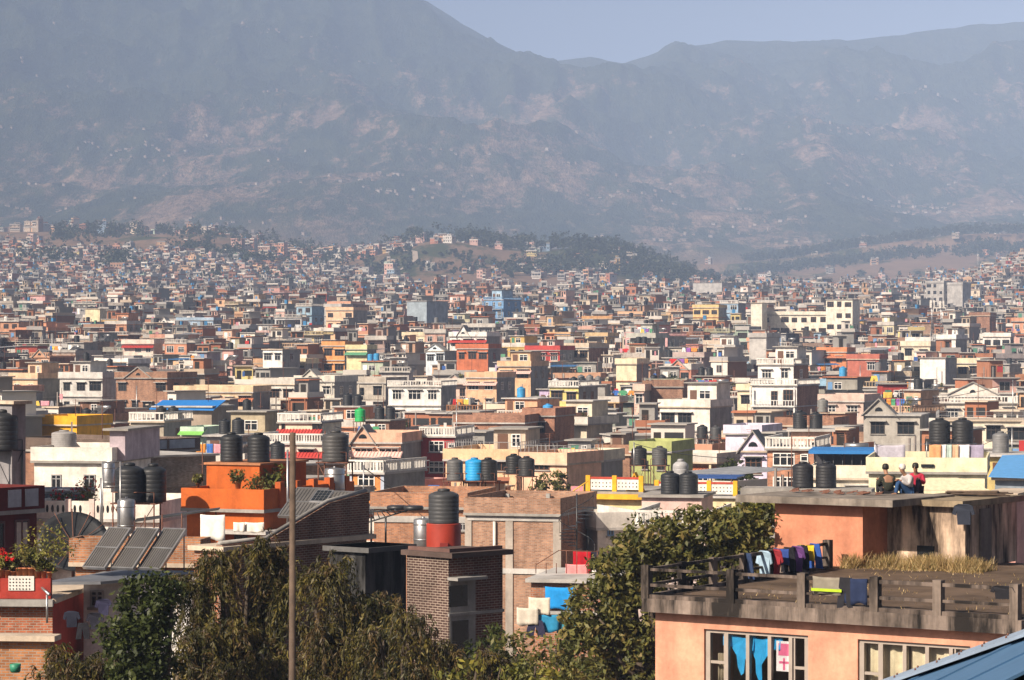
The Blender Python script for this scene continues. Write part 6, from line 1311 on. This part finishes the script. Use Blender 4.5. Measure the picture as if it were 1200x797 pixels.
for wi, (x0, x1, z0, z1) in enumerate(ops):
    f = MB(); n = 5; fw = x1-x0; cuts = [0, .205, .41, .62, .82, 1] if wi == 0 else [0, .2, .41, .61, .82, 1]
    f.box(x0, x1, .08, .18, z1-.09, z1).box(x0, x1, .08, .18, z0, z0+.09)
    for c_ in cuts:
        t_ = .05 if 0 < c_ < 1 else .07; xc = x0+fw*c_; xc = min(max(xc, x0+t_), x1-t_); f.box(xc-t_, xc+t_, .07, .19, z0+.09, z1-.09)
    for a_, c_ in ((0, 1), (4, 5)): xa, xb = x0+fw*cuts[a_]+.08, x0+fw*cuts[c_]-.05; f.box(xa, xb, .09, .17, z0+.76, z0+.83); f.box(xa, xa+.04, .095, .165, z0+.09, z1-.09); f.box(xb-.04, xb, .095, .165, z0+.09, z1-.09)
    fo = fh.part('window', f, 'paint', (.32, .275, .235))
    for k in range(5): xa, xb = x0+fw*cuts[k]+.03, x0+fw*cuts[k+1]-.03; MB().box(xa, xb, .122, .128, z0+.08, z1-.08).build('pane', 'window_glass', fo) if False else None
    fo['label'] = ['grey wooden window with blue cloths hanging inside', 'grey wooden window with cream curtains drawn'][wi]
    def curtain(name, xa, xb, za, zb, c, seed, par=fo, wav=.04):
        cb_ = MB(); n_ = 26; vs = []
        for side in (0, .02):
            for k in range(n_+1):
                u = k/n_; y = .34+side+wav*math.sin(u*n_*.95+seed)+.015*math.sin(u*61+seed)
                vs += [(xa+(xb-xa)*u, y, za), (xa+(xb-xa)*u, y, zb)]
        m2 = 2*(n_+1); fs = []
        for k in range(n_): a_ = 2*k; fs += [(a_, a_+2, a_+3, a_+1), (m2+a_+1, m2+a_+3, m2+a_+2, m2+a_), (a_+1, a_+3, m2+a_+3, m2+a_+1), (a_, m2+a_, m2+a_+2, a_+2)]
        fs += [(0, 1, m2+1, m2), (m2-2, 2*m2-2, 2*m2-1, m2-1)]
        cb_.add(vs, fs, 0, True); return cb_.build(name, 'cloth', par, c)
    if wi == 1:
        curtain('curtain', x0+fw*.01, x0+fw*.4, z0+.05, z1-.03, (.66, .55, .38), 1); curtain('curtain', x0+fw*.42, x0+fw*.99, z0+.05, z1-.03, (.66, .55, .39), 3)
        dk = [(.22, .005), (.41, .005)]
    else:
        curtain('curtain', x0+fw*.08, x0+fw*.19, z0+.05, z0+1.0, (.30, .24, .17), 5)
MATS_G, ntg, bg = newmat('clear_glass')
gl = N(ntg, 'ShaderNodeBsdfGlossy'); gl.inputs['Roughness'].default_value = .08; trn = N(ntg, 'ShaderNodeBsdfTransparent'); trn.inputs[0].default_value = (.93, .95, .95, 1); mx = N(ntg, 'ShaderNodeMixShader'); mx.inputs[0].default_value = .07
ntg.links.new(trn.outputs[0], mx.inputs[1]); ntg.links.new(gl.outputs[0], mx.inputs[2]); ntg.links.new(mx.outputs[0], ntg.nodes['Material Output'].inputs[0])
for c_ in [c for c in fh.root.children if c.name.startswith('window')]:
    k = 0 if 'blue' in c_['label'] else 1; x0, x1, z0, z1 = ops[k]
    for q in range(5): MB().box(x0+(x1-x0)*q/5+.06, x0+(x1-x0)*(q+1)/5-.06, .123, .128, z0+.09, z1-.09).build('pane', 'clear_glass', c_)
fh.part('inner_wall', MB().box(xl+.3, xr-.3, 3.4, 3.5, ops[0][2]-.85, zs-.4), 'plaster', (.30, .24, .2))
# cloths inside the first window (hung on a line, each its own thing)
x0, x1, z0, z1 = ops[0]
for fx, w_, h_, kind, lab in ((.33, .70, 1.0, 'drape', 'left bright blue cloth hanging inside the wooden window'), (.50, .62, 1.15, 'drape', 'right bright blue cloth hanging inside the wooden window'), (.19, .3, .3, 'sheet', 'small scrap of blue cloth at the left of the wooden window'), (.67, .35, .35, 'sheet', 'scrap of blue cloth beside the pink poster')):
    garment(fh.w(x0+(x1-x0)*fx, .21, z1-.13), -fh.a, kind, w_, h_, (.03, .33, .68), lab, 'blue cloths in the window')
p_ = fh.w(x0+(x1-x0)*.735, .20, z1-.2); t = MB().box(-.22, .22, 0, .01, -.75, 0).build('poster', 'paint', None, (.75, .68, .70), p_, -fh.a); tag(t, 'small white and pink poster behind the window glass', 'poster')
MB().box(-.16, .16, -.004, -.001, -.36, -.06).build('pink_panel', 'paint', t, (.65, .12, .25)); MB().box(-.03, .03, -.004, -.001, -.72, -.42).build('pink_panel', 'paint', t, (.65, .12, .25)); MB().box(-.14, .14, -.004, -.001, -.56, -.5).build('pink_panel', 'paint', t, (.65, .12, .25))
# slab with the deep weathered fascia
cx0, _ = fh.fp(752, 712, .35); cx1, _ = fh.fp(1197, 735, .35)
ex, ey = fh.rp(968, 668, zs); wx_, wy_ = fh.rp(895, 664, zs); plan = [(cx0, -.35), (cx1, -.35), (cx1, 16), (wx_+1, 16), (wx_, wy_), (ex, ey)]
def slab_mesh(pl, za, zb): n = len(pl); return MB().add([(x, y, za) for x, y in pl]+[(x, y, zb) for x, y in pl], [tuple(range(n-1, -1, -1)), tuple(range(n, 2*n))]+[(i_, (i_+1) % n, n+(i_+1) % n, n+i_) for i_ in range(n)])
fh.part('roof', slab_mesh(plan, zs-.34, zs), 'grimy', (.27, .215, .18))
fl = fh.part('roof_floor', slab_mesh([(cx0+.25, -.1), (cx1-.2, -.1), (cx1-.2, 15.8), (wx_+1.2, 15.8), (wx_+.2, wy_+.1), (ex+.2, ey+.1)], zs+.002, zs+.03), 'soil')
def rail_run(xa, ya, xb, yb, n, name='railing', skip0=False):
    r_ = fh.part(name, MB(), 'stained', OLD) if False else None
    b = MB(); Lr = math.hypot(xb-xa, yb-ya); ca, sa = (xb-xa)/Lr, (yb-ya)/Lr
    def bx(u0, u1, hw, za, zb):
        pts = [(xa+ca*u-sa*q, ya+sa*u+ca*q) for u, q in ((u0, -hw), (u1, -hw), (u1, hw), (u0, hw))]; b.hexa([(x, y, za) for x, y in pts], [(x, y, zb) for x, y in pts])
    for k in range(n):
        u0, u1 = Lr*k/n+.1, Lr*(k+1)/n-.1
        bx(u0, u1, .045, zs+.69+rnd.uniform(-.012, .012), zs+.77); bx(u0, u1, .04, zs+.31+rnd.uniform(-.015, .015), zs+.375); bx(u0, u1, .07, zs+.0, zs+.10)
    ro = b.build('railing', 'grimy', fh.root, (.23, .18, .15))
    for k in range(n+1):
        if skip0 and k == 0: continue
        u = Lr*k/n; x, y = xa+ca*u, ya+sa*u; hh = .84 if k in (0, n) else .80; w_ = .11 if k in (0, n) else .07
        MB().box(x-w_, x+w_, y-.11, y+.11, zs-.02, zs+hh).build('post', 'grimy', fh.root, (.25, .2, .165))
    return ro
posts = [fh.fp(px, 705, .22)[0] for px in (758, 858, 941, 1026, 1100, 1190)]
for q in range(5): rail_run(posts[q], -.22, posts[q+1], -.22, 1, skip0=q > 0)
# side rail running back to the cabin
xs, ys_ = posts[0], -.22
xe_, ye = fh.rp(970, 667, zs)
def spx(x, y, z):
    p = fh.w(x, y, z) - CAM; c_, s_ = math.cos(PITCH), math.sin(PITCH); yy = p.y*c_ - p.z*s_; zz = p.y*s_ + p.z*c_
    return 600 + F*p.x/yy, 398.5 - F*zz/yy
rail_run(xs, -.12, xe_, ye, 6, skip0=True)
# garments over the side rail
GAR = [('trousers', (.03, .05, .11), 873, 'dark jeans first on the side railing'), ('shirt', (.30, .42, .52), 893, 'light blue striped shirt over the side railing'), ('shirt', (.28, .03, .04), 905, 'dark red shirt over the side railing'), ('sheet', (.03, .06, .22), 913, 'navy towel over the side railing'), ('trousers', (.015, .015, .02), 922, 'black trousers over the side railing'), ('shirt', (.12, .05, .18), 931, 'purple shirt over the side railing'), ('trousers', (.015, .015, .02), 937, 'short black trousers over the side railing'), ('sheet', (.60, .42, .03), 943, 'bright yellow cloth over the side railing'), ('trousers', (.03, .08, .30), 953, 'blue trousers last on the side railing')]
for kind, c, px, lab in GAR:
    yy = min(np.arange(0, 1, .004), key=lambda q: abs(spx(xs+(xe_-xs)*q, -.12+(ye+.12)*q, zs+.6)[0]-px))
    garment(fh.w(xs+(xe_-xs)*yy+.1, -.12+(ye+.12)*yy-.06, zs+.80), -fh.a-R(20), kind, .62, .72 if kind != 'sheet' else .45, c, lab, 'clothes over the side railing')
for px, c, kind, w_, h_, lab in ((970, (.22, .20, .16), 'sheet', .85, .42, 'grey towel with a lime stripe over the front railing'), (991, (.025, .025, .03), 'trousers', .5, .75, 'short black trousers over the front railing'), (1003, (.02, .03, .07), 'sheet', .62, .62, 'dark navy jeans over the front railing'), (1175, (.02, .02, .024), 'shirt', .55, .32, 'black rag over the front railing near its right end')):
    x_ = fh.fp(px, 685, .30)[0]; o = garment(fh.w(x_, -.30, zs+.79), -fh.a, kind, w_, h_, c, lab, 'clothes over the front railing')
    if 'lime' in lab: MB().box(-.42, .42, -.075, -.06, -.36, -.29).build('stripe', 'cloth', o, (.35, .50, .03))
# stair cabin: two joined blocks with slab roofs
def ypl(px, py): return fh.rp(px, py, zs+.03)
xq, yq = ypl(908, 660); x2, y2 = ypl(1010, 664)
y1 = yq; xa = fh.fp(908, 640, -y1)[0]; xb = fh.fp(1011, 640, -y1)[0]; zt = fh.fp(950, 590, -y1)[1]
c1 = fh.part('stair_cabin', MB().box(xa, xb, y1, y1+3.2, zs+.02, zt), 'plaster', (.56, .235, .14))
xo = fh.fp(862, 580, -y1+.5)[0]; xo2 = fh.fp(1046, 580, -y1+.5)[0]
MB().box(xo, xo2, y1-.5, y1+3.4, zt, zt+.2).build('cabin_roof', 'stained', c1, (.30, .26, .22))
y3 = y1+1.5; xc = fh.fp(1131, 620, -y3)[0]; zt2 = fh.fp(1070, 592, -y3)[1]
c2 = fh.part('stair_cabin', MB().box(xb, xc, y3, y3+3.4, zs+.02, zt2), 'grimy', (.74, .55, .40))
c2['label'] = 'pale stained water room of the roof terrace'
b = MB().box(xb+.01, xc+.06, y3-.28, y3+3.9, zt2, zt2+.18); ro2 = b.build('cabin_roof', 'stained', c2, (.34, .27, .18))
for px in (1022, 1085):
    x_, z_ = fh.fp(px, 640, -y3); MB().box(x_-.28, x_+.28, y3-.015, y3+.05, zs+.05, zs+.62).build('drain_hole', 'glass', c2)
MB().box(xc+.004, xc+.06, y3+.9, y3+1.6, zs+.03, zt2-.1).build('side_column', 'stained', c2, (.2, .17, .15))
# dark cloth and pink bundle at the cabin's right corner
garment(fh.w(xc+.1, y3-.31, zt2+.1), -fh.a, 'shirt', .6, .6, (.03, .035, .05), 'dark jacket hung on the right corner of the stained water room', None); garment(fh.w(xc+.75, y3+4.2, zt2+.25), -fh.a, 'sheet', .8, .9, (.40, .05, .12), 'crimson cloth hung beyond the stained water room', None)
lines('bamboo_rail', 'low rail of old bamboo poles right of the stained water room', [fh.w(xc+1.2, y3+3, zs+.9), fh.w(xc+3.5, y3+2, zs+.9), fh.w(xc+3.5, y3+2, zs), fh.w(xc+3.5, y3+2, zs+.5), fh.w(xc+1.2, y3+3, zs+.5), fh.w(xc+1.2, y3+3, zs)], .05, 'wood', 'railing')
# dry grass on the terrace
rs = np.random.RandomState(21); n = 9500; G = []
for k in range(n):
    if rs.rand() < .9: u = rs.rand(); x = xe_+.3 + u*(xc-xe_+1.2); y = (y1 if x < xb else y3) - .12 - abs(rs.normal())*(.38 if x > xb else .25) - (1.1 if x > xb else 0)*rs.rand()
    else: x = cx0+1+rs.rand()*(cx1-cx0-1.5); y = .3+rs.rand()*(y1-.6)
    G.append((x, y, .06+.36*rs.rand()**1.7 if y > 3.2 and abs(y-(y1 if x < xb else y3)) < 1.6 else .03+.05*rs.rand()))
G = np.array(G); G = G[(fbm(G[:, 0], G[:, 1], .8, 15, 3) > .36 + .22*rs.rand(len(G)))]; n = len(G); G[:, 2] *= .6+.9*fbm(G[:, 0], G[:, 1], .6, 19, 2); th = rs.rand(n)*6.28; ln = rs.normal(size=(n, 2))*.5*G[:, 2:3]
bx_ = np.stack([np.cos(th), np.sin(th), 0*th], 1)*.011; P0 = np.stack([G[:, 0], G[:, 1], np.full(n, zs+.03)], 1); P1 = P0 + np.stack([ln[:, 0], ln[:, 1], G[:, 2]], 1)
Vv = np.stack([P0-bx_, P0+bx_, P1+bx_*.25, P1-bx_*.25], 1).reshape(-1, 3)
pal = np.array([(.42, .29, .13), (.56, .42, .20), (.34, .23, .09), (.24, .20, .07)]); Cc = pal[rs.randint(0, 4, n)]*(.8+.4*rs.rand(n))[:, None]
o = link('dry_grass', npmesh('dry_grass', Vv, np.arange(n*4).reshape(-1, 4), 'leaf', Cc)); o.location = fh.root.location; o.rotation_euler = fh.root.rotation_euler; tag(o, 'straw-coloured dry grass growing along the roof terrace', 'grass', None, 'stuff')
# rubble of tin and sticks along the cabin roof edge
for k, (px, lab) in enumerate(((925, 'scrap of rusty tin lying on the cabin roof edge'), (965, 'bent rusty strip on the cabin roof edge'), (1000, 'heap of small rusty scrap on the cabin roof edge'))):
    b = MB(); r2 = random.Random(k)
    for q in range(9): x, y, z = r2.uniform(-.45, .45), r2.uniform(-.2, .2), r2.uniform(0, .08); b.hexa([(x-.1, y-.05, z), (x+.12, y-.04, z+.03), (x+.1, y+.06, z+.05), (x-.09, y+.05, z+.02)], [(x-.1, y-.05, z+.02), (x+.12, y-.04, z+.05), (x+.1, y+.06, z+.07), (x-.09, y+.05, z+.04)])
    o = b.build('scrap_metal', 'rust', None, None, fh.w(fh.fp(px, 575, -y1-1)[0], y1+1.6, zt+.2), -fh.a); tag(o, lab, 'scrap')

# ------------------------------------------------------------------ people on the roof of the water room
def skin_body(name, mat, color, nodes, edges, radii, parent=None, lv=2):
    me = bpy.data.meshes.new(name); me.from_pydata(nodes, edges, []); me.materials.append(MATS[mat])
    o = bpy.data.objects.new(name, me); col.objects.link(o); o.color = (*color, 1)
    if parent: o.parent = parent
    sk = o.modifiers.new('skin', 'SKIN'); sk.use_smooth_shade = True; sv = me.skin_vertices[0].data
    for k, r_ in enumerate(radii): sv[k].radius = (r_, r_) if not isinstance(r_, tuple) else r_
    sv[0].use_root = True; ss = o.modifiers.new('sub', 'SUBSURF'); ss.levels = lv; ss.render_levels = lv; return o
def person(p, rz, label, shirt, trousers, hair=(.012, .01, .009), cap=None, lean=.1, turn=0):
    """sitting on a flat roof, knees drawn up, hands on the knees; faces local -y"""
    J = [(0, 0, .12), (0, .03+lean*.2, .30), (0, .02, .47), (0, -.03-lean*.3, .60), (0, -.05-lean*.4, .66), (0, -.08-lean*.5, .74), (0, -.09-lean*.5, .83)]
    E = [(0, 1), (1, 2), (2, 3), (3, 4), (4, 5), (5, 6)]; Rd = [(.15, .12), (.135, .105), (.16, .11), (.075, .075), (.052, .055), (.072, .085), (.07, .085)]
    for sx in (-1, 1):
        i = len(J); J += [(sx*.11, -.04, .11), (sx*.14, -.42, .44), (sx*.13, -.50, .06), (sx*.13, -.66, .04)]; E += [(0, i), (i, i+1), (i+1, i+2), (i+2, i+3)]; Rd += [.10, .062, .042, .036]
        i = len(J); J += [(sx*.19, .0, .53), (sx*.25, -.12, .32), (sx*.17, -.34, .44), (sx*.14, -.42, .46)]; E += [(2, i), (i, i+1), (i+1, i+2), (i+2, i+3)]; Rd += [.062, .046, .034, .03]
    o = skin_body('person', 'skin', (.28, .15, .09), J, E, Rd); o.location = p; o.rotation_euler = (0, 0, rz); tag(o, label, 'person', 'people sitting on the roof')
    g = lambda r_, k: tuple(q+k for q in r_) if isinstance(r_, tuple) else r_+k
    idx = [0, 1, 2, 3]; sj = [J[q] for q in idx]; se = [(0, 1), (1, 2), (2, 3)]; sr = [g(Rd[q], .022) for q in idx]; sr[3] = (.085, .085)
    for b0 in (11, 19): i = len(sj); sj += [J[b0], J[b0+1], J[b0+2]]; se += [(2, i), (i, i+1), (i+1, i+2)]; sr += [.08, .066, .05]
    skin_body('shirt', 'cloth', shirt, sj, se, sr, o)
    tj = [J[0]]; te = []; tr = [(.17, .14)]
    for b0 in (7, 15): i = len(tj); tj += [J[b0], J[b0+1], J[b0+2]]; te += [(0, i), (i, i+1), (i+1, i+2)]; tr += [.115, .078, .06]
    skin_body('trousers', 'cloth', trousers, tj, te, tr, o)
    hd = Vector(J[6]); b = MB(); b.lathe([(.02, .115), (.075, .095), (.098, .045), (.102, -.005), (.095, -.05), (.06, -.06)], hd.x, hd.y+.018, hd.z, 14); b.build('hair', 'hair' if not cap else 'cloth', o, cap or hair)
    f = MB()
    for sx in (-1, 1): f.lathe([(.004, -.01), (.011, 0), (.004, .01)], hd.x+sx*.032, hd.y-.083, hd.z-.005, 6)
    f.build('eye', 'hair', o); f = MB(); f.hexa([(hd.x-.013, hd.y-.083, hd.z-.05), (hd.x+.013, hd.y-.083, hd.z-.05), (hd.x+.006, hd.y-.07, hd.z), (hd.x-.006, hd.y-.07, hd.z)], [(hd.x-.012, hd.y-.108, hd.z-.048), (hd.x+.012, hd.y-.108, hd.z-.048), (hd.x+.005, hd.y-.082, hd.z), (hd.x-.005, hd.y-.082, hd.z)]); f.build('nose', 'skin', o)
    for sx in (-1, 1):                                                     # hands: palm, four fingers, thumb, curled over the knee
        hb = MB(); w0 = Vector((sx*.14, -.42, .47)); hb.tube([w0+Vector((0, .03, .0)), w0+Vector((0, -.05, .01))], [.03, .036], 8)
        for q in range(4): x = (q-1.5)*.02; l_ = [.055, .066, .062, .048][q]; hb.tube([w0+Vector((x, -.04, .012)), w0+Vector((x, -.05-l_*.6, .0)), w0+Vector((x, -.05-l_*.8, -.03))], [.0095, .009, .007], 5)
        hb.tube([w0+Vector((-sx*.03, -.01, .0)), w0+Vector((-sx*.055, -.035, -.01)), w0+Vector((-sx*.052, -.06, -.025))], [.012, .010, .008], 5); hb.build('hand', 'skin', o)
    return o
yc = y3+.5
def pat(px, dy): return fh.w(fh.fp(px, 585, -(y3+dy))[0], y3+dy, zt2+.18)
person(pat(1040, 1.2), R(-168), 'person sitting with back turned in a dark olive jacket, bare dark hair', (.035, .038, .03), (.03, .03, .035), lean=.2)
person(pat(1063, 1.7), R(-62), 'person sitting in a pale grey shirt, blue jeans and a white cap', (.40, .38, .38), (.03, .07, .16), cap=(.6, .55, .5), lean=.2)
person(pat(1074, 2.6), R(-20), 'person sitting in a crimson red top behind the white-capped one', (.38, .03, .06), (.05, .04, .06), lean=.15)
# bundle of sticks on the roof edge
b = MB(); r2 = random.Random(5)
for q in range(14): b.bar((r2.uniform(-1, -.6), r2.uniform(-.2, .2), .03+.02*q*.4), (r2.uniform(.5, 1.1), r2.uniform(-.2, .2), .05+.02*q*.5), .022)
o = b.build('stick_bundle', 'wood', None, None, pat(1145, 2.2), -fh.a); tag(o, 'bundle of dry sticks lying on the roof of the stained water room', 'firewood')
# ------------------------------------------------------------------ blue metal roof just below the camera
A, B = at(1030, 806, 22.0), at(1216, 741, 19.4); dirv = (B-A).normalized(); nrm = Vector((dirv.y, -dirv.x, 0)).normalized(); nrm = -nrm if nrm.y > 0 else nrm
g0 = gz(A.x, A.y)
t = thing('blue_roof_shed', 'low shed with a blue metal roof and riveted ridge cap at the bottom right corner', 'shed', (A.x, A.y, g0))
base = Vector((A.x, A.y, g0)); A_ = A - base - dirv*2; B_ = B - base + dirv*3
def slope(u, s_, up): return A_ + (B_-A_)*u + nrm*s_ + Vector((0, 0, -.42*s_+up))
b = MB(); n = 60
for k in range(n):
    u0, u1 = k/n, (k+1)/n; up = .012 if k % 12 == 0 else 0
    b.hexa([slope(u0, .0, up-.02), slope(u0, 2.6, up-.02), slope(u1, 2.6, up-.02), slope(u1, 0, up-.02)], [slope(u0, .0, up), slope(u0, 2.6, up), slope(u1, 2.6, up), slope(u1, 0, up)])
b.build('roof', 'paint', t, (.055, .13, .24))
b = MB(); b.hexa([slope(0, -.02, .03), slope(0, .22, .03), slope(1, .22, .03), slope(1, -.02, .03)], [slope(0, -.02, .05), slope(0, .22, .05), slope(1, .22, .05), slope(1, -.02, .05)])
b.hexa([slope(0, -.02, .03)-nrm*.2-Vector((0, 0, .1)), slope(0, -.021, .03), slope(1, -.021, .03), slope(1, -.02, .03)-nrm*.2-Vector((0, 0, .1))], [slope(0, -.02, .05)-nrm*.2-Vector((0, 0, .1)), slope(0, -.021, .05), slope(1, -.021, .05), slope(1, -.02, .05)-nrm*.2-Vector((0, 0, .1))])
rc = b.build('ridge_cap', 'paint', t, (.24, .31, .40)); b = MB()
for k in range(40): q = slope((k+.5)/40, .03 + .1*(k % 2), .05); b.lathe([(.007, 0), (.007, .01), (.004, .016)], q.x, q.y, q.z, 6)
b.build('rivets', 'rust', rc)
wl0 = [slope(0, .3, 0), slope(1, .3, 0), slope(1, 2.4, 0), slope(0, 2.4, 0)]; MB().hexa([(q.x, q.y, -1) for q in wl0], [(q.x, q.y, q.z-.1) for q in wl0]).build('wall', 'cement', t, GREY)
# cables sagging over the roofs
for k, (xa, ya, da, xb_, yb_, db, lab) in enumerate(((426, 548, 180, 612, 470, 400, 'thin cable above the peach flats'), (743, 520, 236, 952, 530, 214, 'thin cable from the white pole to the blue-roofed shed house'), (1186, 502, 240, 1025, 520, 197, 'thin cable from the tall pipe to the clothes line'), (228, 440, 480, 345, 455, 470, 'thin cable above the long grey villa'), (535, 478, 340, 392, 500, 290, 'thin cable from the white pole to the peach gable house'), (1187, 448, 330, 1040, 470, 320, 'thin cable above the grey gable chapel house'))):
    p0, p1 = at(xa, ya, da), at(xb_, yb_, db); sag = (p1-p0).length*.03; b = MB(); b.tube([p0.lerp(p1, q/10)-Vector((0, 0, sag*4*(q/10)*(1-q/10))) for q in range(11)], .012+.00006*(da+db)/2, 4); tag(b.build('cable', 'plastic_black'), lab, 'cable', 'cables over the roofs')
bad = {k: v for k, v in LABELS.items() if v > 1 or not 4 <= len(k.split()) <= 16}
if bad: print('LABELS TO FIX', len(bad), list(bad.items())[:12])
print('houses', len(HOUSES), 'tanks', TANKN[0], 'solar', n_s, 'laundry', n_l, 'plants', n_p, 'fill', len(fill), 'objs', len(bpy.data.objects))
